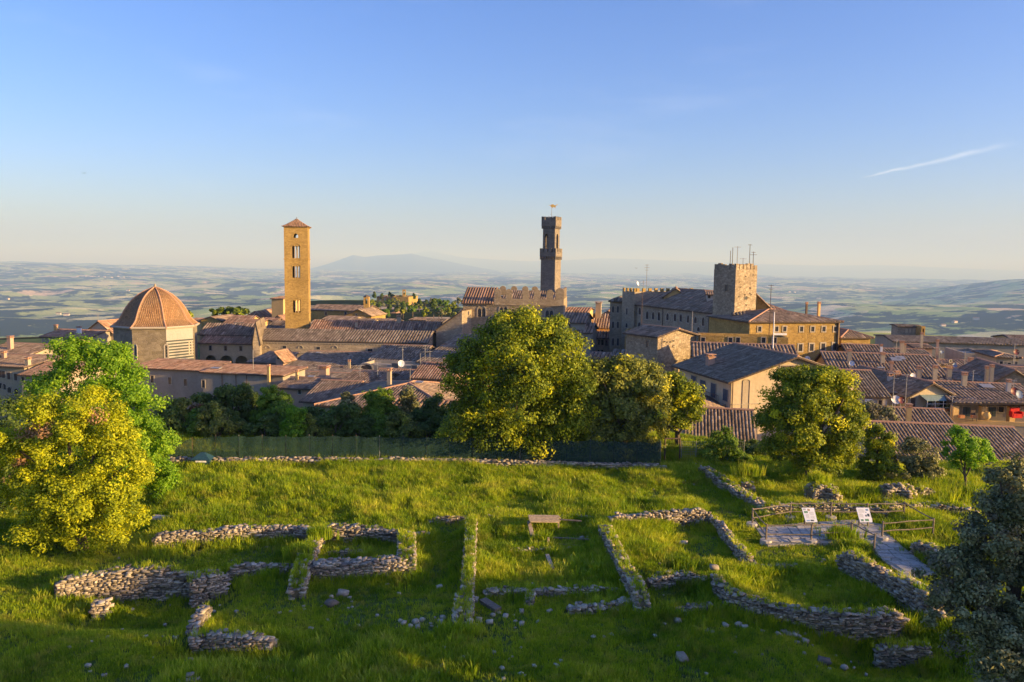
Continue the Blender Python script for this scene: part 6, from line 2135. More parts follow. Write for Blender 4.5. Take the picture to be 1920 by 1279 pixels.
# the carved slab and plank pieces in the central room
for k, (a_, b_, w2, t2, lab) in enumerate([
    ((1026, 1042), (1036, 1066), .18, .12, 'thin grey stone kerb lying in the central room'),
    ((905, 1128), (934, 1145), .35, .25, 'long fallen grey block beside the straight middle wall'),
    ((876, 1124), (896, 1126), .35, .2, 'short grey block across the broken end of the middle wall'),
    ((285, 970), (322, 972), .5, .12, 'flat grey slab at the top left of the meadow')]):
    p, q = on(a_[0], a_[1], .15), on(b_[0], b_[1], .15)
    c_ = (p + q) / 2; L_ = np.linalg.norm((q - p)[:2]); rz_ = math.atan2((q - p)[1], (q - p)[0])
    mb = MB(); mb.box((0, 0, 0), (L_, w2, t2))
    o = mb.build('stone_block', MT['field_stone'], None)
    o.location = [float(x) for x in c_]; o.rotation_euler = (0.04, 0.03, rz_); tag(o, lab, 'stone block')

# plank cover over the trench
MT['wood'] = plain_mat('weathered plank wood', (0.36, 0.28, 0.18), 0.85, 0, 0.1, 0.4)
MT['wood_grey'] = plain_mat('grey pole wood', (0.20, 0.165, 0.13), 0.85, 0, 0.1, 0.4)
p0 = on(992, 975, .55); croot_ = empty('plank_cover', p0, 'broken plank cover over a pit at the top of the central room', 'wooden cover')
def plank(a_, b_, w2, t2, mat='wood', nm='plank', root=None):
    a_, b_ = np.asarray(a_), np.asarray(b_)
    d_ = b_ - a_; L_ = np.linalg.norm(d_); d_ = d_ / L_
    s_ = np.cross(d_, [0, 0, 1.0]); s_ /= np.linalg.norm(s_); n_ = np.cross(s_, d_)
    q = [x + s_ * u * w2 / 2 + n_ * v_ * t2 / 2 for v_ in (-1, 1) for x, u in ((a_, -1), (b_, -1), (b_, 1), (a_, 1))]
    mb = MB(); mb.hexa(q); return mb.build(nm, MT[mat], root)
for k in range(5):
    y_ = 967 + k * 2.6
    plank(on(991 + k * .5, y_, .75), on(1048 + (k % 2) * 3 - k * .3, y_ + .8, .6), .24, .04, root=croot_)
plank(on(992, 978, .55), on(998, 1004, .25), .2, .1, root=croot_)
plank(on(998, 1004, .25), on(1028, 1006, .12), .28, .06, root=croot_)
plank(on(1026, 1008, .2), on(1112, 1012, .2), .1, .08, 'wood_grey', 'beam', croot_)
plank(on(1050, 974, .6), on(1090, 977, .6), .08, .06, 'wood_grey', 'beam', croot_)
plank(on(1038, 1020, .15), on(1088, 1023, .12), .1, .06, 'wood_grey', 'beam', croot_)
for px, py in ((994, 980), (1047, 978), (1028, 1008)):
    a_ = on(px, py, .6); plank(a_ - [0, 0, .7], a_ + [0.01, 0, 0], .1, .1, 'wood', 'post', croot_)

# ------------------------------------------------------------------ paved platform, path, railing, boards
mt, nt, out = node_mat('worn paving')
v = coords(nt)
cell = voro(nt, v, 2.0); sep = N(nt, 'SeparateColor'); nt.links.new(cell, sep.inputs[0])
e_ = mth(nt, 'MULTIPLY', voro(nt, v, 2.0, 'Distance', 'DISTANCE_TO_EDGE'), 16.0, True)
c = ramp(nt, sep.outputs[0], [(0, (0.28, 0.26, 0.22)), (1, (0.42, 0.39, 0.34))])
n1 = tnoise(nt, v, 4.0, 5, .7)
c = mix(nt, mth(nt, 'SUBTRACT', 1.0, e_), c, (0.12, 0.13, 0.06))
c = mix(nt, ramp(nt, n1, [(.5, (0, 0, 0)), (.7, (.8, .8, .8))]), c, (0.16, 0.155, 0.09))
finish(nt, out, c, 0.9, mth(nt, 'ADD', e_, n1), 0.6, 0.03)
MT['paving'] = mt
MT['paver'] = plain_mat('pale paving slab', (0.42, 0.39, 0.34), 0.9, 0, 0.1, 0.35)
PAVED = []
def paved(name, pts, z, label=None):
    P = [on(px, py, z) for px, py in pts]
    PAVED.append(np.array(P)[:, :2])
    mb = MB(); mb.poly(P); c_ = np.mean(P, axis=0)
    low = [p - np.array([0, 0, .6]) for p in P]
    for i in range(len(P)):
        j = (i + 1) % len(P); mb.poly([P[i], low[i], low[j], P[j]])
    o = mb.build(name, MT['paving'], None); tag(o, kind='structure')
    # separate slabs laid on it
    from_ = np.array(P)[:, :2]
    x0, y0 = from_.min(0); x1, y1 = from_.max(0)
    def inside(x, y):
        r = False; n = len(from_)
        for i in range(n):
            a, b = from_[i], from_[(i + 1) % n]
            if (a[1] > y) != (b[1] > y) and x < (b[0] - a[0]) * (y - a[1]) / (b[1] - a[1]) + a[0]: r = not r
        return r
    cnt = 0
    y = y0 + .25
    while y < y1:
        x = x0 + rnd.uniform(0, .4)
        rowh = rnd.uniform(.36, .55)
        while x < x1:
            l = rnd.uniform(.4, .8)
            cx_, cy_ = x + l / 2, y
            if all(inside(cx_ + a * l / 2, cy_ + b * rowh / 2) for a in (-1, 1) for b in (-1, 1)) and rnd.random() < .93 and cnt < 290:
                mb = MB(); hw_, hh_ = l / 2 - .02, rowh / 2 - .02
                t_ = rnd.uniform(.02, .05)
                j_ = [rnd.uniform(-.04, .04) for _ in range(8)]
                q = [(-hw_ + j_[0], -hh_ + j_[1]), (hw_ + j_[2], -hh_ + j_[3]), (hw_ + j_[4], hh_ + j_[5]), (-hw_ + j_[6], hh_ + j_[7])]
                mb.hexa([(cx_ + a, cy_ + b, z - .02) for a, b in q] + [(cx_ + a * .95, cy_ + b * .95, z + t_) for a, b in q])
                sl_ = mb.build('paving_slab', MT['paver'], o); cnt += 1
            x += l
        y += rowh
    return o


paved('pavement', [(1418, 990), (1500, 980), (1600, 974), (1662, 984), (1648, 1004), (1562, 1018), (1440, 1022)], .22)
paved('path', [(1612, 1004), (1662, 998), (1700, 1030), (1760, 1078), (1700, 1082), (1642, 1040)], .14)

rail = empty('wooden_railing', on(1412, 990, .2), 'rustic round-pole railing round the paved viewing platform', 'railing')
rail2 = empty('wooden_railing', on(1655, 1004, .2), 'short rustic pole railing right of the path opening', 'railing')
def zb(px, py): return on(px, py, .15)
def gp(px, py): return on(px, py, .2)
posts = {'A': (1410, 984), 'B': (1482, 972), 'C': (1558, 972), 'D': (1625, 974), 'E': (1694, 971),
         'F': (1436, 1016), 'G': (1521, 1016), 'H': (1595, 1012), 'I': (1639, 1035), 'J': (1654, 1010), 'K': (1749, 1004)}
PT = {k: gp(*v) for k, v in posts.items()}
H_ = .92
for k, p in PT.items():
    root = rail2 if k in 'JK' else rail
    mb = MB(); mb.tube([p - [0, 0, .2], p + [rnd.uniform(-.03, .03), 0, H_ * .5], p + [0, 0, H_ + .04]], [.055, .05, .052], 7); mb.build('post', MT['wood_grey'], root)
    if k in 'ABCDEFGJ':
        mb = MB(); mb.lathe((p[0], p[1], p[2] - .3), [(.34, 0), (.32, .3), (.3, .42), (.02, .43)], 10); mb.build('concrete_footing', MT['paver'], root)
runs = [('A', 'B'), ('B', 'C'), ('C', 'D'), ('D', 'E'), ('A', 'F'), ('F', 'G'), ('G', 'H'), ('H', 'I'), ('E', 'K'), ('J', 'K')]
for a, b in runs:
    for f_ in (1.0, .5):
        if (a, b) in (('H', 'I'), ('E', 'K')) and f_ < 1: continue
        p, q = PT[a] + [0, 0, H_ * f_ - .04], PT[b] + [0, 0, H_ * f_ - .04]
        m_ = [p + (q - p) * t + np.array([0, 0, rnd.gauss(0, .025)]) for t in (0, .25, .5, .75, 1)]
        mb = MB(); mb.tube(m_, [.034, .03, .034, .03, .034], 6); mb.build('rail', MT['wood_grey'], rail2 if b == 'K' or a == 'J' else rail)

MT['board'] = plain_mat('white information panel', (0.72, 0.74, 0.78), 0.35, 0, 0.5, 0.04)
MT['print_dark'] = plain_mat('dark panel print', (0.06, 0.08, 0.10), 0.5)
MT['print_green'] = plain_mat('green panel picture', (0.12, 0.25, 0.16), 0.5)
MT['print_blue'] = plain_mat('blue panel picture', (0.20, 0.32, 0.52), 0.5)
MT['print_grey'] = plain_mat('grey panel text', (0.36, 0.38, 0.42), 0.5)
MT['print_tan'] = plain_mat('tan panel picture', (0.42, 0.32, 0.22), 0.5)
def board(label, px0, px1, ytop, ybot, Yb, prints):
    """Slanted panel whose upper edge leans away from the viewer standing on the platform."""
    a_, b_ = at(px0[0], ytop, Yb), at(px1[0], ytop, Yb)
    lowY = Yb - .55
    c_, d_ = at(px0[1], ybot, lowY), at(px1[1], ybot, lowY)
    root = empty('information_board', (a_ + d_) / 2 - [0, 0, 1.0], label, 'information board', 'information boards at the railing')
    n_ = np.cross(b_ - a_, c_ - a_); n_ /= np.linalg.norm(n_)
    if n_ @ (CAM - a_) < 0: n_ = -n_
    mb = MB(); mb.hexa([c_ - n_ * .04, d_ - n_ * .04, b_ - n_ * .04, a_ - n_ * .04, c_, d_, b_, a_]); panel = mb.build('panel', MT['board'], root)
    for x, y, w_, h2, mt_ in prints:
        f = lambda u, v_: a_ * (1 - u) * (1 - v_) + b_ * u * (1 - v_) + d_ * u * v_ + c_ * (1 - u) * v_ + n_ * .004
        mb = MB(); mb.poly([f(x, y + h2), f(x + w_, y + h2), f(x + w_, y), f(x, y)])
        mb.build('print', MT[mt_], panel)
    for s_ in (.15, .85):
        p = (a_ * (1 - s_) + b_ * s_ + c_ * (1 - s_) + d_ * s_) / 2 - n_ * .06
        mb = MB(); mb.tube([(p[0], p[1], -.1), tuple(p)], .045, 6); mb.build('leg', MT['wood_grey'], root)
txt = lambda x, y, w_, n: [(x, y + k * .035, w_ * rnd.uniform(.7, 1), .014, 'print_grey') for k in range(n)]
board('left white information board with two small pictures above and tan strips of text', (1503, 1511), (1526, 1533), 952, 979, 42.4,
      [(.08, .06, .22, .12, 'print_grey'), (.42, .08, .2, .16, 'print_tan'), (.1, .24, .3, .14, 'print_green'), (.12, .84, .26, .1, 'print_blue'), (.45, .84, .28, .1, 'print_dark')] + txt(.5, .3, .4, 7) + txt(.15, .45, .32, 9) + txt(.52, .6, .38, 5))
board('right white information board with dark and green pictures on its right side', (1605, 1613), (1629, 1636), 952, 979, 42.4,
      [(.7, .08, .2, .14, 'print_blue'), (.72, .42, .18, .2, 'print_dark'), (.55, .5, .12, .12, 'print_dark'), (.12, .8, .2, .14, 'print_green'), (.45, .78, .3, .16, 'print_green'), (.62, .3, .1, .06, 'print_blue')] + txt(.1, .1, .5, 8) + txt(.1, .42, .35, 8))

# ------------------------------------------------------------------ green netting fence, gate posts, wire fence, compost bin
mt, nt, out = node_mat('green shade netting')
d_ = N(nt, 'BsdfPrincipled'); d_.inputs['Base Color'].default_value = (0.007, 0.036, 0.030, 1); d_.inputs['Roughness'].default_value = .8
tr = N(nt, 'BsdfTransparent'); ms = N(nt, 'MixShader')
nn_ = tnoise(nt, coords(nt), 3.0, 3)
nt.links.new(ramp(nt, nn_, [(.3, (.66, .66, .66)), (.7, (.84, .84, .84))]), ms.inputs[0])
nt.links.new(tr.outputs[0], ms.inputs[1]); nt.links.new(d_.outputs[0], ms.inputs[2]); nt.links.new(ms.outputs[0], out.inputs['Surface'])
MT['netting'] = mt
fence = empty('netting_fence', on(310, 855, 0), 'dark green netting fence on thin posts along the back edge of the meadow', 'fence')
fx = np.linspace(312, 1240, 22)
fb = [on(px, float(np.interp(px, [p[0] for p in bw], [p[1] for p in bw])) - 1.0, .5) + np.array([0, .45, 0]) for px in fx]
tops = [1.55 + rnd.uniform(-.06, .06) for _ in fx]
tops[1] = 1.35; tops[0] = 1.75
for k in range(len(fx)):
    p = fb[k]; mb = MB(); mb.tube([(p[0], p[1], -.6), (p[0], p[1], p[2] + tops[k] + .05)], .022, 5); mb.build('post', MT['metal_dark'] if k % 3 else MT['metal'], fence)
for k in range(len(fx) - 1):
    a, b = fb[k], fb[k + 1]
    nseg = 8; V, Fq = [], []
    for i in range(nseg + 1):
        t = i / nseg; p = a * (1 - t) + b * t
        sag = -.12 * math.sin(math.pi * t) * (4.5 if k == 0 else 1) * rnd.uniform(.6, 1.2)
        for j in range(4):
            z = p[2] - .45 + (tops[k] * (1 - t) + tops[k + 1] * t + sag + .45) * j / 3
            V.append((p[0], p[1] - .04 + rnd.gauss(0, .03), z))
    for i in range(nseg):
        for j in range(3):
            Fq.append((i * 4 + j, (i + 1) * 4 + j, (i + 1) * 4 + j + 1, i * 4 + j + 1))
    link('netting_panel', np_mesh('netting_panel', V, Fq, smooth=True), fence, [MT['netting']])
gate = empty('gate_frame', on(1245, 862, 0), 'rusty gate frame of two posts and a crossbar at the end of the netting', 'gate')
ga, gb = on(1246, 864, 0), on(1274, 864, 0)
for nm, a_, b_ in (('post', ga, ga + [0, 0, 1.75]), ('post', gb, gb + [0, 0, 1.75]), ('crossbar', ga + [0, 0, 1.7], gb + [0, 0, 1.7])):
    mb = MB(); mb.tube([a_, b_], .06, 6); mb.build(nm, MT['metal_dark'], gate)
wf = empty('wire_fence', on(1280, 862, 0), 'thin wire mesh fence from the gate towards the ribbed roof', 'fence')
wp = [on(px, 864, 0) + np.array([0, .1, 0]) for px in (1278, 1305, 1335, 1365, 1395)]
for p in wp:
    mb = MB(); mb.tube([p - [0, 0, .5], p + [0, 0, 1.5]], .03, 5); mb.build('post', MT['metal'], wf)
for a_, b_ in zip(wp[:-1], wp[1:]):
    mb = MB()
    for z in np.linspace(.1, 1.45, 8): mb.tube([a_ + [0, 0, z], b_ + [0, 0, z]], .006, 3, cap=False)
    for t in np.linspace(0, 1, 9)[1:-1]: q = a_ * (1 - t) + b_ * t; mb.tube([q, q + [0, 0, 1.45]], .006, 3, cap=False)
    tag(mb.build('wire_mesh', MT['metal'], wf), kind='stuff')
MT['bin'] = plain_mat('dark teal plastic', (0.02, 0.06, 0.085), 0.5, 0, .4)
p = on(388, 869, 0) + np.array([0, -0.7, 0.12])
cbn = empty('compost_bin', p, 'dark blue-green tapered box with a pitched lid and white label by the boundary wall', 'bin')
mb = MB(); mb.hexa([p + [-.75, -.5, -.1], p + [.75, -.5, -.1], p + [.75, .5, -.1], p + [-.75, .5, -.1], p + [-.62, -.42, .42], p + [.62, -.42, .42], p + [.62, .42, .42], p + [-.62, .42, .42]]); mb.build('body', MT['bin'], cbn)
mb = MB(); mb.hexa([p + [-.7, -.5, .43], p + [.7, -.5, .43], p + [.7, .5, .43], p + [-.7, .5, .43], p + [-.18, -.1, .85], p + [.18, -.1, .85], p + [.18, .1, .85], p + [-.18, .1, .85]]); mb.build('lid', MT['bin'], cbn)
mb = MB(); mb.box(p + [0.05, -.5, .32], (.75, .03, .12)); mb.build('label_plate', MT['white'], cbn)
# ------------------------------------------------------------------ trees
MT['bark'] = plain_mat('grey brown bark', (0.12, 0.095, 0.07), 0.95, 0, .1, .4)
LEAF = {
    'bright': leaf_mat('bright spring leaves', (0.08, 0.17, 0.012), (0.18, 0.34, 0.018), (0.32, 0.46, 0.03), (0.20, 0.22, 0.03), .4, (1.5, 1.6, .45)),
    'yellow': leaf_mat('yellow green holm leaves', (0.11, 0.165, 0.010), (0.34, 0.40, 0.012), (0.62, 0.63, 0.02), (0.42, 0.25, 0.13), .35, (1.5, 1.35, .4)),
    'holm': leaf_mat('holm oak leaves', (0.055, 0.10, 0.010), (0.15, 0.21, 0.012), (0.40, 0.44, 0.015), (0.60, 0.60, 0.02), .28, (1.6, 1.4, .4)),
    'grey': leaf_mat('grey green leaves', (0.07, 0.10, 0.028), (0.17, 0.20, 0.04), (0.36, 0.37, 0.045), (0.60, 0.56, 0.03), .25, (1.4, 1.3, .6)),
    'dark': leaf_mat('dark hedge leaves', (0.04, 0.075, 0.016), (0.085, 0.135, 0.026), (0.14, 0.20, 0.035), (0.20, 0.11, 0.06), .25),
    'olive': leaf_mat('dim olive leaves', (0.08, 0.095, 0.035), (0.18, 0.19, 0.075), (0.36, 0.36, 0.17), (0.16, 0.15, 0.09), .2, (1.2, 1.2, .8)),
    'mid': leaf_mat('fresh green leaves', (0.08, 0.15, 0.018), (0.15, 0.25, 0.026), (0.23, 0.34, 0.035), (0.18, 0.19, 0.03), .35),
}


def crown_mesh(lobes, leaf, n_leaves, clump=0.75, odd=(), odd_rate=0.0, shell=0.62, squash=0.8, seed=1, boughs=0):
    """lobes: (centre, radii). Leaves gathered in clumps through the outer part of the lobes."""
    r = np.random.default_rng(seed)
    if boughs:
        sub_ = []
        for c_, rr in lobes:
            c_, rr = np.asarray(c_, float), np.asarray(rr, float)
            sub_.append((c_, rr * .8))
            for _ in range(int(boughs * 1.6)):
                d_ = r.normal(size=3); d_ /= np.linalg.norm(d_); d_[2] = abs(d_[2]) if d_[2] < -.5 else d_[2]
                f_ = r.uniform(.2, .34)
                sub_.append((c_ + d_ * rr * (1.02 - f_ * .8), rr * f_))
        lobes = sub_
    C = np.array([l[0] for l in lobes]); Rd = np.array([l[1] for l in lobes])
    wgt = (Rd[:, 0] * Rd[:, 1] * Rd[:, 2]) ** (2 / 3); wgt /= wgt.sum()
    per = 110
    nc = max(6, int(n_leaves / per))
    k = r.choice(len(lobes), nc * 3, p=wgt)
    d = r.normal(size=(nc * 3, 3)); d /= np.linalg.norm(d, axis=1)[:, None]
    d[:, 2] = np.where(d[:, 2] < -0.55, -d[:, 2], d[:, 2])
    bump = 1 + 0.22 * (np.sin(d[:, 0] * 5 + k) * np.sin(d[:, 1] * 4.3 + 2 * k) + np.sin(d[:, 2] * 6 + 3 * k) * .6)
    rho = (shell + (1 - shell) * r.random(nc * 3) ** 0.6) * bump
    pos = C[k] + d * Rd[k] * rho[:, None]
    # drop clumps buried in other lobes
    keep = np.ones(len(pos), bool)
    for c_, rr in zip(C, Rd):
        q = np.linalg.norm((pos - c_) / rr, axis=1)
        keep &= q > 0.5
    pos, d = pos[keep][:nc], d[keep][:nc]
    nc = len(pos)
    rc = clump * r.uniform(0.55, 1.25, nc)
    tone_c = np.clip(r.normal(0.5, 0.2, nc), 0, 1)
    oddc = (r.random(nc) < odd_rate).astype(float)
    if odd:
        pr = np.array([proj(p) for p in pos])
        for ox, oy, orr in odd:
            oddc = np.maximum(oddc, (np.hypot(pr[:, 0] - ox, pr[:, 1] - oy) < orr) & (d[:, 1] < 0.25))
    ld = r.normal(size=(nc, per, 3)); ld /= np.linalg.norm(ld, axis=2)[..., None]
    lr = r.random((nc, per)) ** 0.45
    P = pos[:, None, :] + ld * (lr * rc[:, None])[..., None] * np.array([1, 1, squash])
    nrm = ld * 0.8 + d[:, None, :] * 0.55 + r.normal(size=ld.shape) * 0.55 + np.array([0, 0, .25])
    nrm /= np.linalg.norm(nrm, axis=2)[..., None]
    tg = np.cross(nrm, r.normal(size=nrm.shape)); tg /= np.linalg.norm(tg, axis=2)[..., None]
    bt = np.cross(nrm, tg)
    s = leaf * r.uniform(0.65, 1.35, (nc, per))[..., None]
    V = np.stack([P - tg * s * .85, P - bt * s * .5 + nrm * s * .12, P + tg * s * .95, P + bt * s * .5 + nrm * s * .12], 2).reshape(-1, 3)
    tone = np.clip(tone_c[:, None] + r.normal(0, .16, (nc, per)) + 0.12 * (lr - .6), 0, 1)
    tone = np.repeat(tone.reshape(-1), 4)
    od = np.repeat(np.repeat(oddc[:, None], per, 1).reshape(-1), 4)
    Fq = np.arange(len(V)).reshape(-1, 4)
    return np_mesh('crown', V, Fq, {'tone': tone, 'odd': od}), pos


def tree(label, lobes_px, base_px, kind, leaf, n, name='tree', clump=.75, odd=(), odd_rate=0., trunk=.22, group=None, seed=1, shell=.62, base=None, cat='tree', limbs=7, boughs=0):
    lobes = [(at(px, py, Y), (rx, ry, rz)) for px, py, Y, rx, ry, rz in lobes_px]
    if base is None:
        Yb = np.mean([l[2] for l in lobes_px])
        x, y = at(base_px, 850, Yb)[:2]
        base = np.array([x, y, float(ground_z(x, y))])
    root = empty(name, base, label, cat, group)
    me, pos = crown_mesh(lobes, leaf, n, clump, odd, odd_rate, shell, seed=seed, boughs=boughs)
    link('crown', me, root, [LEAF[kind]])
    ctr = np.mean([l[0] for l in lobes], axis=0)
    top = max(l[0][2] + l[1][2] * .5 for l in lobes)
    mb = MB()
    r2 = random.Random(seed)
    mid = base * .5 + ctr * .5; mid[2] = base[2] + (ctr[2] - base[2]) * .5
    mb.tube([base - [0, 0, .3], base + (mid - base) * .5 + [r2.uniform(-.1, .1), 0, 0], mid, np.array([ctr[0], ctr[1], (ctr[2] + top) / 2])], [trunk * 1.25, trunk, trunk * .8, trunk * .3], 8)
    for k in range(limbs):
        tgt = pos[r2.randrange(len(pos))]
        st_ = base + (mid - base) * r2.uniform(.55, 1.0)
        m_ = st_ * .5 + tgt * .5 + [r2.uniform(-.3, .3), r2.uniform(-.3, .3), .2]
        mb.tube([st_, m_, tgt], [trunk * .5, trunk * .33, trunk * .1], 6)
    mb.build('trunk', MT['bark'], root)
    return root


# left foreground
tree('tall bright green leafy tree on the left, rising above the yellow-green one',
     [(165, 688, 46, 2.3, 2.2, 1.5), (112, 742, 46, 1.7, 1.8, 1.5), (205, 668, 46, 1.0, 1.2, .9), (120, 655, 46, .65, .8, .6), (225, 760, 46, 2.2, 2.2, 2.0), (170, 790, 46.5, 2.6, 2.4, 2.2), (268, 828, 46, 1.7, 2.0, 2.0), (245, 890, 46, 2.3, 2.2, 2.4), (150, 900, 46.5, 2.6, 2.4, 2.2), (282, 905, 46, 1.3, 1.4, 1.5), (215, 700, 46, 1.5, 1.6, 1.4)],
     215, 'bright', .092, 74000, clump=.62, seed=3, boughs=7, trunk=.26)
tree('big yellow-green holm oak with reddish dead sprays, leftmost large tree',
     [(75, 770, 38, 1.0, 1.2, .9), (178, 775, 38, 1.3, 1.4, 1.2), (215, 830, 38.3, 1.1, 1.3, 1.2), (125, 840, 38, 2.1, 2.0, 1.7), (45, 850, 38, 1.5, 1.6, 1.2), (215, 890, 37.8, 1.6, 1.6, 1.5), (55, 925, 37.6, 1.7, 1.7, 1.5), (140, 940, 37.2, 2.2, 1.9, 1.7), (228, 955, 37.4, 1.35, 1.4, 1.4), (90, 1000, 37.6, 1.9, 1.7, 1.1), (190, 1000, 37.4, 1.6, 1.5, 1.1), (15, 880, 38.4, 1.4, 1.4, 1.9)],
     150, 'yellow', .074, 94000, clump=.5, odd=[(56, 806, 18), (88, 806, 12), (176, 792, 14), (30, 870, 8)], seed=4, boughs=7, trunk=.24)
tree('dark bushy tree at the extreme left edge behind the yellow-green one',
     [(5, 800, 43, 1.9, 2, 1.6), (-10, 900, 43, 2.2, 2, 2.2), (45, 780, 44, 1.3, 1.6, 1.1), (-40, 980, 42, 2.5, 2, 2.0)],
     0, 'dark', .1, 16000, seed=5)
# hedge of small trees behind the netting
HT = [
    (332, 752, 84, 'grey', 'dusky grey-green small tree at the left end of the netting fence'),
    (382, 742, 62, 'dark', 'narrow dark tree with a brown top behind the compost bin'),
    (438, 724, 108, 'dark', 'broad dark tree with dead brown twigs behind the netting'),
    (510, 727, 78, 'mid', 'dense tall dark-green tree right of the broad one behind the netting'),
    (592, 770, 50, 'dark', 'low dark tree just right of the bright green sapling'),
    (622, 768, 48, 'mid', 'pale green thin tree over the white wall glimpse'),
    (655, 742, 34, 'olive', 'thin grey olive-like tree in the middle of the hedge'),
    (708, 733, 78, 'mid', 'rounded full green tree in the middle of the hedge'),
    (764, 732, 42, 'olive', 'narrow dusky tree right of the rounded green one'),
    (818, 748, 78, 'dark', 'dark spreading tree hard against the big centre tree'),
]
for k, (px, yt, wpx, kind, lab) in enumerate(HT):
    Y = 65.5 + (k % 3) * .8
    m_ = Y / F; hpx = 838 - yt; w = wpx * m_ / 2
    lob = [(px + rnd.uniform(-4, 4), yt + hpx * f, Y, w * s_ * 1.25, w * s_, hpx * m_ * .21) for f, s_ in ((.16, .62), (.38, .92), (.6, 1.0), (.82, .9))]
    odd = [(435, 805, 14), (470, 825, 10), (372, 765, 12), (480, 815, 8)] if k in (1, 2) else ()
    tree(lab, lob, px, kind, .13, int(12500 * wpx / 60), clump=.5, odd=odd, boughs=4, seed=20 + k, trunk=.12, group='small trees behind the netting fence', limbs=4)
tree('bright green slim sapling standing in front of the netting', [(553, 778, 61.9, .7, .7, .7), (551, 803, 61.9, .95, .7, .85), (553, 830, 61.9, .9, .6, .8)], 553, 'bright', .1, 9000, clump=.38, seed=41, trunk=.08, limbs=3, shell=.4)
BL = ['leftmost one, beside the compost bin', 'just right of the compost bin', 'under the left edge of the broad dark tree', 'under the broad dark tree', 'under the dense tall tree', 'left of the bright sapling', 'right of the bright sapling', 'under the low dark tree', 'below the pale thin tree', 'below the thin grey tree', 'under the rounded green tree', 'right of the rounded green tree', 'below the dusky narrow tree', 'under the dark spreading tree', 'at the left rim of the big centre tree', 'right beneath the centre trunk', 'right of the centre trunk', 'between the centre giant and the greyish oak']
BUSH = []
for k, kind in enumerate(('dark', 'mid', 'grey', 'dark')):
    me_, _ = crown_mesh([((0, 0, .7), (1.35, .75, .85)), ((.55, .4, 1.35), (1.1, .8, .95))], .12, 5200, .42, seed=60 + k)
    me_.materials.append(LEAF[kind])
    mb = MB()
    for a_ in range(4): mb.tube([(0, 0, -.3), (.3 * math.cos(a_ * 1.6), .3 * math.sin(a_ * 1.6), .8), (.8 * math.cos(a_ * 1.6), .4 * math.sin(a_ * 1.6), 1.6)], [.06, .04, .02], 5)
    tm_ = bpy.data.meshes.new('stems'); tm_.from_pydata(mb.V, [], mb.F); tm_.materials.append(MT['bark'])
    BUSH.append((me_, tm_))
for k in range(18):
    p = at(322 + k * 44 + (20 if k > 13 else 0), 835, 62.6 + (k % 2) * .5)
    z0 = float(ground_z(p[0], p[1]))
    root = empty('bush', (p[0], p[1], z0), 'shady undergrowth behind the netting, ' + BL[k], 'bush', 'undergrowth bushes behind the netting')
    s_ = rnd.uniform(.85, 1.2); root.scale = (rnd.choice([-1, 1]) * s_ * 1.1, s_, s_ * rnd.uniform(.8, 1.25))
    for nm, m_ in zip(('crown', 'stems'), BUSH[k % 4]):
        o = bpy.data.objects.new(nm, m_); COL.objects.link(o); o.parent = root
# the big central tree
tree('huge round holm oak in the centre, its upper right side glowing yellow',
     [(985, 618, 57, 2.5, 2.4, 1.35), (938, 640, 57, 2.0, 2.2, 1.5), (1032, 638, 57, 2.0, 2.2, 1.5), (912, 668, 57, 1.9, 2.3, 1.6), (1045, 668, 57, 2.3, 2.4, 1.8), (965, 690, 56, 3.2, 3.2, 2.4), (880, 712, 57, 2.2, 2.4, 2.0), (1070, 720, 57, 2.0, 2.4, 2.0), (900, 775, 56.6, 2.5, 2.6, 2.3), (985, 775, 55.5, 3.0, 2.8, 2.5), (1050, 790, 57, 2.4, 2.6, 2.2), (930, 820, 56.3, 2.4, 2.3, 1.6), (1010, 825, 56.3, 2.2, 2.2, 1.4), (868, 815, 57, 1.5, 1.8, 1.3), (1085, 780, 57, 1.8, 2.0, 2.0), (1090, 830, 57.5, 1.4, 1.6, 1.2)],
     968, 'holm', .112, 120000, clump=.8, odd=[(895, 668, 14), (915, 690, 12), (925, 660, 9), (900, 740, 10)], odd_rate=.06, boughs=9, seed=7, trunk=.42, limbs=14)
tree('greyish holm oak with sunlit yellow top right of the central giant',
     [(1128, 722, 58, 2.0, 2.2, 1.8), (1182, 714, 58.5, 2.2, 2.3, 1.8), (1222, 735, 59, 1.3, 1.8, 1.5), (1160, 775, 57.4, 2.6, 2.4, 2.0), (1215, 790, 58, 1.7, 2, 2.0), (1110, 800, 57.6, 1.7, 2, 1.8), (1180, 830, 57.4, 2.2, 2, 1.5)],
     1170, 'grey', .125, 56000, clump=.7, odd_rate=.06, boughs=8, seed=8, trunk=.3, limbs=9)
tree('smaller yellow-green round tree left of the white house',
     [(1270, 735, 61, 1.5, 1.7, 1.4), (1285, 765, 61, 1.4, 1.6, 1.5), (1258, 795, 61, 1.5, 1.7, 1.5), (1248, 750, 61.5, 1.1, 1.4, 1.3)],
     1272, 'holm', .12, 16000, clump=.6, odd_rate=.08, boughs=7, seed=9, trunk=.2)
tree('dark round bush at the foot of the greyish holm oak', [(1165, 842, 59.5, 1.3, 1.1, .9), (1190, 850, 59.5, .9, .9, .7)], 1170, 'holm', .11, 7000, name='bush', clump=.4, seed=10, trunk=.08, cat='bush')
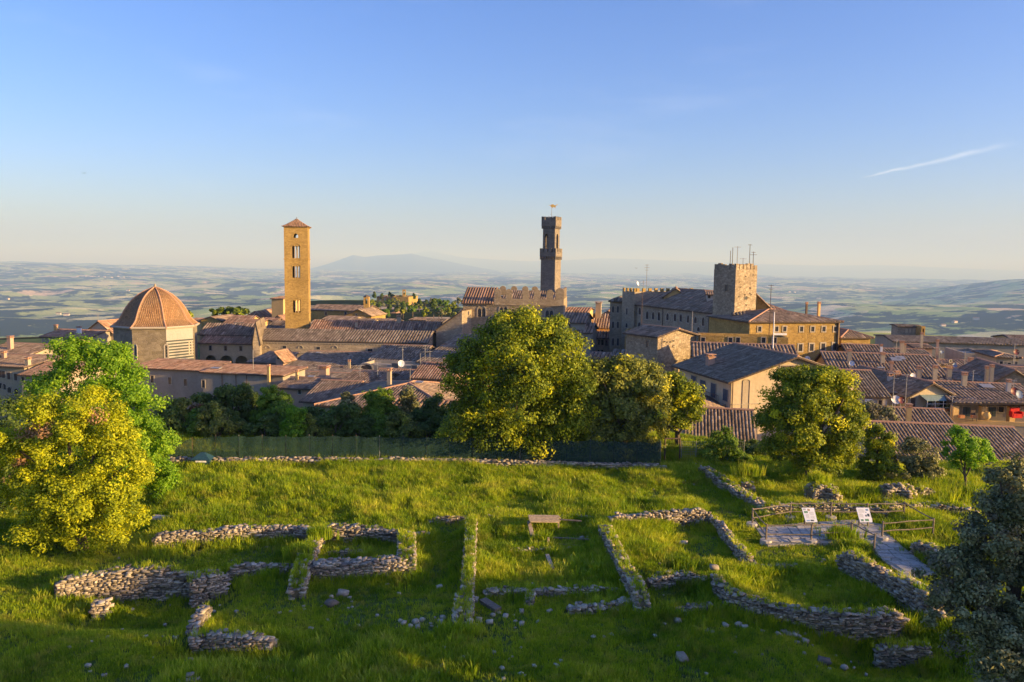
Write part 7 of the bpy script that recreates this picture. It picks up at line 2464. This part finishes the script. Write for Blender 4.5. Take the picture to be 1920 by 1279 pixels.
tree('lone round holm oak before the white house, its right side lit yellow',
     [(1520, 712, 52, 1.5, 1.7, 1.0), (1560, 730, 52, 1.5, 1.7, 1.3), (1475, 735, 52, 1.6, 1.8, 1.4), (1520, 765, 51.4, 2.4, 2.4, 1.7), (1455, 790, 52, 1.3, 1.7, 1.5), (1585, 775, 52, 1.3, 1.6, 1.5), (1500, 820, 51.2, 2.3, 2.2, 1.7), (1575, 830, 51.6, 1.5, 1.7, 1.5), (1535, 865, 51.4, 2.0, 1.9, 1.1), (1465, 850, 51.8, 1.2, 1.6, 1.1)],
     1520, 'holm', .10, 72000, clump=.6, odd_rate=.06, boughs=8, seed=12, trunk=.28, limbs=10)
tree('small yellow-tipped bush tree right of the lone holm oak', [(1645, 825, 53, 1.0, 1.1, 1.1), (1648, 860, 52.6, 1.1, 1.2, 1.2), (1640, 885, 52.4, .9, 1, .7)], 1645, 'holm', .1, 11000, clump=.42, odd_rate=.12, seed=13, trunk=.12)
tree('dim dusky bush right of the yellow-tipped one', [(1712, 850, 53, 1.3, 1.2, 1.1), (1690, 880, 52.5, 1.2, 1.1, .8), (1735, 880, 52.5, 1.0, 1.1, .7)], 1712, 'olive', .1, 9000, name='bush', clump=.45, seed=14, trunk=.08, cat='bush')
tree('fresh green feathery shrub against the bottom tiled roof', [(1800, 838, 50, .9, 1, 1.0), (1832, 850, 50, .9, 1, .8), (1815, 870, 50, 1.1, 1, .8), (1795, 815, 50, .45, .6, .4)], 1812, 'bright', .09, 9000, name='shrub', clump=.36, seed=15, trunk=.08, cat='shrub', shell=.45)
tree('soft green bush behind the wire fence', [(1352, 838, 58, 1.5, 1.3, 1.3), (1330, 858, 57.5, .9, 1, .7), (1380, 860, 58, .9, 1, .7)], 1352, 'mid', .1, 9000, name='bush', clump=.45, seed=16, trunk=.08, cat='bush')
tree('low hedge bush below the white house', [(1430, 850, 60, 1.6, 1, .7), (1400, 842, 62, 1.2, 1, .6)], 1430, 'dark', .11, 6000, name='bush', clump=.45, seed=17, trunk=.08, cat='bush')
tree('russet dry bush among the right roofs', [(1630, 772, 70, 1.6, 1.2, .8), (1655, 782, 70, 1.1, 1, .6)], 1640, 'olive', .12, 5000, name='bush', clump=.45, odd_rate=.4, seed=18, trunk=.08, cat='bush', base=at(1640, 800, 70) - np.array([0, 0, 2]))
# right foreground
tree('large dim olive-grey tree filling the lower right corner',
     [(1905, 905, 25, .8, 1, .8), (1880, 970, 25, 1.0, 1.2, .9), (1930, 960, 25.5, 1.2, 1.4, 1.3), (1870, 1040, 24.5, 1.5, 1.5, 1.1), (1790, 1080, 24, 1.05, 1.2, .75), (1900, 1120, 24, 2.0, 2.0, 1.5), (1800, 1140, 23.5, 1.25, 1.3, .95), (1840, 1210, 23, 1.6, 1.5, 1.2), (1930, 1230, 23, 2.0, 1.8, 1.5), (1990, 1020, 25, 1.8, 1.8, 1.8), (2050, 1150, 24, 2.2, 2.2, 2.4)],
     1930, 'olive', .068, 90000, clump=.34, odd_rate=.1, boughs=7, seed=19, trunk=.22, limbs=12)
PARK = ['closest to the dim olive-grey tree', 'second one out from the olive-grey tree', 'broad one halfway up the slope', 'small one beneath the camera, right side', 'behind the camera on the slope', 'farthest one down the slope', 'widest one at the top of the slope']
# trees added out of view on the right to shade the lower meadow
for k, (x, y, r_) in enumerate([(38, 19, 4.6), (37, 10, 4.6), (38, 1, 4.6), (46, 15, 5.0), (46, 5, 5.0), (30, 12, 3.6), (56, 8, 5.2)]):
    z0 = float(ground_z(x, y))
    root = empty('shade_tree', (x, y, z0), 'added shade tree with a dense crown, ' + PARK[k], 'tree', 'unseen shade trees beside the meadow')
    if k == 0:
        q_ = 4.8
        shade_tree_me, _ = crown_mesh([((0, 0, 6.0), (q_, q_, q_ * .8)), ((-1.5, 1, 3.2), (q_ * .9, q_ * .9, 2.6)), ((1, -1, 9.2), (q_ * .75, q_ * .75, q_ * .65))], .26, 16000, .9, seed=90)
        shade_tree_me.materials.append(LEAF['holm'])
        mb = MB(); mb.tube([(0, 0, -.3), (0, 0, 4)], [.35, .2], 8)
        shade_tree_trunk = bpy.data.meshes.new('trunk'); shade_tree_trunk.from_pydata(mb.V, [], mb.F); shade_tree_trunk.materials.append(MT['bark'])
    root.scale = (r_ / 4.8, r_ / 4.8, .96 + .05 * (k % 3)); root.rotation_euler = (0, 0, k * 1.3)
    for nm, m_ in (('crown', shade_tree_me), ('trunk', shade_tree_trunk)):
        o = bpy.data.objects.new(nm, m_); COL.objects.link(o); o.parent = root

# gardens far behind: pine, cypresses, olive and garden trees below the lone church
tree('broad umbrella pine behind the dome roofs', [(432, 584, 262, 5.6, 3, 1.3), (415, 588, 262, 3.0, 3, 1.0), (450, 588, 262, 3.0, 3, .9)], 432, 'holm', .45, 5000, name='pine_tree', clump=1.0, seed=50, trunk=.4, base=at(432, 600, 262) - np.array([0, 0, 4]))
tree('round bush at the foot of the umbrella pine, far left', [(352, 590, 250, 2.5, 2, .9)], 352, 'holm', .4, 1500, name='bush', clump=.9, seed=51, trunk=.2, base=at(352, 600, 250) - np.array([0, 0, 3]), cat='bush')
gk = 0
spots = []
rr_ = random.Random(5)
for k in range(44):
    px = rr_.uniform(696, 862)
    f = rr_.random()
    py = 600 - f * 22
    Y = 330 + f * 230
    spots.append((px, py, Y))
spots += [(px, 578 + rr_.uniform(-1, 2), 560) for px in (702, 716, 724, 731, 737, 743, 750, 758, 766, 776)]
ADJ = ['pale', 'dusky', 'round', 'slim', 'broad', 'low', 'leaning', 'feathery']
proto = {}
NTH = ['leftmost', 'second from the left', 'third from the left', 'fourth from the left', 'fifth from the left', 'fifth from the right', 'fourth from the right', 'third from the right', 'second from the right', 'rightmost']
for k, (px, py, Y) in enumerate(spots):
    cyp = k >= 44 or k % 7 == 0
    kind = 'dark' if cyp else ['holm', 'grey', 'mid', 'olive'][k % 4]
    key = (cyp, kind)
    if key not in proto:
        lob = [((0, 0, 4), (1.1, 1.1, 4.2))] if cyp else [((0, 0, 3.2), (2.6, 2.6, 2.0)), ((1.2, 0, 2.4), (2.0, 2.0, 1.6)), ((-1.3, .4, 2.6), (1.8, 1.8, 1.6))]
        me, pos = crown_mesh(lob, .55, 900, .8, seed=200 + len(proto))
        me.materials.append(LEAF[kind])
        tb_ = MB(); tb_.tube([(0, 0, -1), (0, 0, 2.6)], [.25, .15], 6)
        tm_ = bpy.data.meshes.new('trunk'); tm_.from_pydata(tb_.V, [], tb_.F); tm_.materials.append(MT['bark'])
        proto[key] = (me, tm_)
    p = at(px, py, Y)
    x, y = p[0], p[1]
    z0 = float(ground_z(x, y))
    z0 = z0 if z0 > p[2] - 14 else p[2] - 6
    KN = {'holm': 'olive green round', 'grey': 'grey green round', 'mid': 'fresh green', 'olive': 'dim grey', 'dark': 'dark pointed'}[kind]
    WH = ('left of the small campanile' if px < 700 else 'below the lone church' if px < 768 else 'just right of the lone church' if px < 800 else 'halfway from the lone church to the palace' if px < 832 else 'close to the palace wall')
    RW = ('on the near side' if Y < 390 else 'in the middle rows' if Y < 460 else 'along the far crest')
    root = empty('cypress_tree' if cyp else 'garden_tree', (x, y, z0), KN + (' cypress ' if cyp else ' tree ') + WH + ', ' + RW if k < 44 else NTH[k - 44] + ' of the dark cypresses lined up below the lone church', 'tree', 'cypresses in the far gardens' if cyp else 'garden trees of the far slope')
    s_ = rr_.uniform(.8, 1.25)
    root.scale = (s_, s_, s_ * rr_.uniform(.85, 1.2)); root.rotation_euler = (0, 0, rr_.uniform(0, 6))
    for nm, m_ in (('crown', proto[key][0]), ('trunk', proto[key][1])):
        o = bpy.data.objects.new(nm, m_); COL.objects.link(o); o.parent = root
# ------------------------------------------------------------------ grass: tufts on points, as one object of stuff
def seg_dist(x, y, P):
    d = np.full(x.shape, 1e9)
    for a, b in zip(P[:-1], P[1:]):
        ab = b - a
        t = np.clip(((x - a[0]) * ab[0] + (y - a[1]) * ab[1]) / (ab @ ab), 0, 1)
        d = np.minimum(d, np.hypot(x - a[0] - t * ab[0], y - a[1] - t * ab[1]))
    return d


def in_poly(x, y, P):
    r = np.zeros(x.shape, bool)
    n = len(P)
    for i in range(n):
        a, b = P[i], P[(i + 1) % n]
        c_ = ((a[1] > y) != (b[1] > y)) & (x < (b[0] - a[0]) * (y - a[1]) / (b[1] - a[1] + 1e-12) + a[0])
        r ^= c_
    return r


def tuft_mesh(seed, n, h, spread, wd, lean):
    r = np.random.default_rng(seed)
    V, Fq = [], []
    for k in range(n):
        a = r.uniform(0, 2 * math.pi)
        b0 = np.array([math.cos(a), math.sin(a), 0]) * spread * r.random()
        hh = h * r.uniform(.55, 1.15)
        ld = np.array([math.cos(a), math.sin(a), 0]) * lean * hh * r.uniform(.2, 1.2)
        sd_ = np.array([-math.sin(a + r.normal(0, .8)), math.cos(a), 0]) * wd * r.uniform(.7, 1.3)
        m_ = b0 + ld * .35 + np.array([0, 0, hh * .6])
        t_ = b0 + ld + np.array([0, 0, hh])
        n0 = len(V)
        V += [b0 - sd_, b0 + sd_, m_ + sd_ * .8, m_ - sd_ * .8, t_ + sd_ * .12, t_ - sd_ * .12]
        Fq += [(n0, n0 + 1, n0 + 2, n0 + 3), (n0 + 3, n0 + 2, n0 + 4, n0 + 5)]
    return np_mesh('tuft', V, Fq)


mt, nt, out = node_mat('meadow grass')
g_ = N(nt, 'NewGeometry')
v = coords(nt)
oi = N(nt, 'ObjectInfo')
n1 = tnoise(nt, v, .22, 4, .6)
n2 = tnoise(nt, v, 1.3, 4, .7)
f_ = mth(nt, 'ADD', mth(nt, 'MULTIPLY', n1, .9), mth(nt, 'MULTIPLY', oi.outputs['Random'], .22))
c = ramp(nt, f_, [(.33, (0.10, 0.175, 0.012)), (.5, (0.20, 0.31, 0.014)), (.66, (0.39, 0.46, 0.022)), (.82, (0.55, 0.53, 0.08))])
c = mix(nt, ramp(nt, n2, [(.5, (0, 0, 0)), (.72, (.65, .65, .65))]), c, (0.50, 0.42, 0.10))
d_ = N(nt, 'BsdfPrincipled'); d_.inputs['Roughness'].default_value = .6; d_.inputs['Specular IOR Level'].default_value = .2
t_ = N(nt, 'BsdfTranslucent'); nt.links.new(c, d_.inputs['Base Color'])
nt.links.new(mix(nt, 1.0, c, (1.5, 1.45, .5), 'MULTIPLY'), t_.inputs['Color'])
s_ = N(nt, 'MixShader'); s_.inputs[0].default_value = .38
nt.links.new(d_.outputs[0], s_.inputs[1]); nt.links.new(t_.outputs[0], s_.inputs[2]); nt.links.new(s_.outputs[0], out.inputs['Surface'])
MT['grass'] = mt

tuft_col = bpy.data.collections.new('grass tufts')
for k, (n, h, sp, wd, ln) in enumerate([(11, .16, .13, .011, .5), (11, .22, .13, .011, .45), (12, .32, .12, .012, .4), (10, .46, .10, .013, .35)]):
    me = tuft_mesh(300 + k, n, h, sp, wd, ln)
    me.materials.append(mt)
    o = bpy.data.objects.new('tuft_%d' % k, me)
    tuft_col.objects.link(o)

r = np.random.default_rng(77)
pts = []
def scatter(y0, y1, dens, xlim=.70):
    area = xlim * (y1 ** 2 - y0 ** 2)
    n = int(area * dens)
    y = np.sqrt(r.uniform(y0 ** 2, y1 ** 2, n))
    x = r.uniform(-1, 1, n) * (xlim * y + 2)
    return x, y
X, Yy = [], []
for y0, y1, dn in ((20, 30, 190), (30, 42, 160), (42, 55, 110), (55, 66, 85), (66, 76, 25)):
    a, b = scatter(y0, y1, dn)
    X.append(a); Yy.append(b)
X, Yy = np.concatenate(X), np.concatenate(Yy)
keep = np.ones(len(X), bool)
near = np.full(len(X), 1e9)
for P, hw_ in WALL_LINES:
    d = seg_dist(X, Yy, P)
    keep &= d > hw_ - 0.05
    near = np.minimum(near, d - hw_)
for P in PAVED:
    ip = in_poly(X, Yy, P)
    keep &= ~(ip & (r.random(len(X)) < .985))
edge = 64.5 - 9.0 * sstep(13, 24, X)
keep &= ~((Yy > edge + 3) & (r.random(len(X)) < .7))
bare = fbm(X / 1.6, Yy / 1.6, 88, 4)
keep &= (bare < .60) | (r.random(len(X)) < .3)
X, Yy, near = X[keep], Yy[keep], near[keep]
tall = fbm(X / 3.5, Yy / 3.5, 44, 4) + .10 * sstep(34, 44, Yy) + .22 * np.exp(-(near / .6) ** 2) - .10 * (1 - sstep(27, 35, Yy))
tall = tall + r.normal(0, .05, len(X))
idx = np.digitize(tall, [.53, .65, .80])
Z = ground_z(X, Yy) - .02
sc = r.uniform(.7, 1.25, len(X)) * (.9 + .35 * sstep(.45, .7, tall))
if TOP_TUFTS:
    T_ = np.array(TOP_TUFTS)
    X = np.concatenate([X, T_[:, 0]]); Yy = np.concatenate([Yy, T_[:, 1]]); Z = np.concatenate([Z, T_[:, 2]])
    sc = np.concatenate([sc, T_[:, 3]]); idx = np.concatenate([idx, r.integers(0, 3, len(T_))])
# a few coarse bushy tufts where the photograph has them on the stone stubs
for px, py, h_, k_, rad in ((1400, 885, 1.15, 70, .7), (1535, 900, 1.35, 60, .6), (1608, 925, .3, 60, .8), (1645, 928, .3, 40, .6), (1270, 1062, .65, 60, .5), (1135, 955, .25, 220, 1.2), (1020, 1016, .1, 50, .4), (1580, 1004, .35, 90, .8), (600, 1006, .7, 80, .5), (560, 1040, .6, 80, .6), (1790, 920, .3, 160, 2.2), (1555, 930, .2, 90, 2.0), (1730, 930, .2, 120, 2.5)):
    p = on(px, py, h_)
    X = np.concatenate([X, p[0] + r.normal(0, rad * .6, k_)]); Yy = np.concatenate([Yy, p[1] + r.normal(0, rad * .35, k_)])
    Z = np.concatenate([Z, np.full(k_, h_ - .1)]); sc = np.concatenate([sc, r.uniform(.9, 1.6, k_)]); idx = np.concatenate([idx, np.full(k_, 3)])
me = bpy.data.meshes.new('grass')
me.vertices.add(len(X))
me.vertices.foreach_set('co', np.stack([X, Yy, Z], -1).astype(np.float32).ravel())
for nm, ty, val in (('size', 'FLOAT', sc.astype(np.float32)), ('spin', 'FLOAT', r.uniform(0, 6.283, len(X)).astype(np.float32)), ('kind_of_tuft', 'INT', idx.astype(np.int32))):
    a = me.attributes.new(nm, ty, 'POINT')
    a.data.foreach_set('value', val)
grass = link('grass', me, None, [mt])
tag(grass, kind='stuff')
ng = bpy.data.node_groups.new('grass tufts', 'GeometryNodeTree')
ng.interface.new_socket('Geometry', in_out='INPUT', socket_type='NodeSocketGeometry')
ng.interface.new_socket('Geometry', in_out='OUTPUT', socket_type='NodeSocketGeometry')
gi, go = ng.nodes.new('NodeGroupInput'), ng.nodes.new('NodeGroupOutput')
ci = ng.nodes.new('GeometryNodeCollectionInfo')
ci.inputs['Collection'].default_value = tuft_col
ci.inputs['Separate Children'].default_value = True
ci.inputs['Reset Children'].default_value = True
ip = ng.nodes.new('GeometryNodeInstanceOnPoints')
ip.inputs['Pick Instance'].default_value = True
def nattr(n, t):
    a = ng.nodes.new('GeometryNodeInputNamedAttribute'); a.data_type = t; a.inputs['Name'].default_value = n
    return a.outputs['Attribute']
cx = ng.nodes.new('ShaderNodeCombineXYZ')
ng.links.new(nattr('spin', 'FLOAT'), cx.inputs[2])
ng.links.new(gi.outputs[0], ip.inputs['Points'])
ng.links.new(ci.outputs[0], ip.inputs['Instance'])
ng.links.new(nattr('kind_of_tuft', 'INT'), ip.inputs['Instance Index'])
ng.links.new(cx.outputs[0], ip.inputs['Rotation'])
ng.links.new(nattr('size', 'FLOAT'), ip.inputs['Scale'])
ng.links.new(ip.outputs[0], go.inputs[0])
md = grass.modifiers.new('grass tufts', 'NODES')
md.node_group = ng
print('GRASS', len(X))
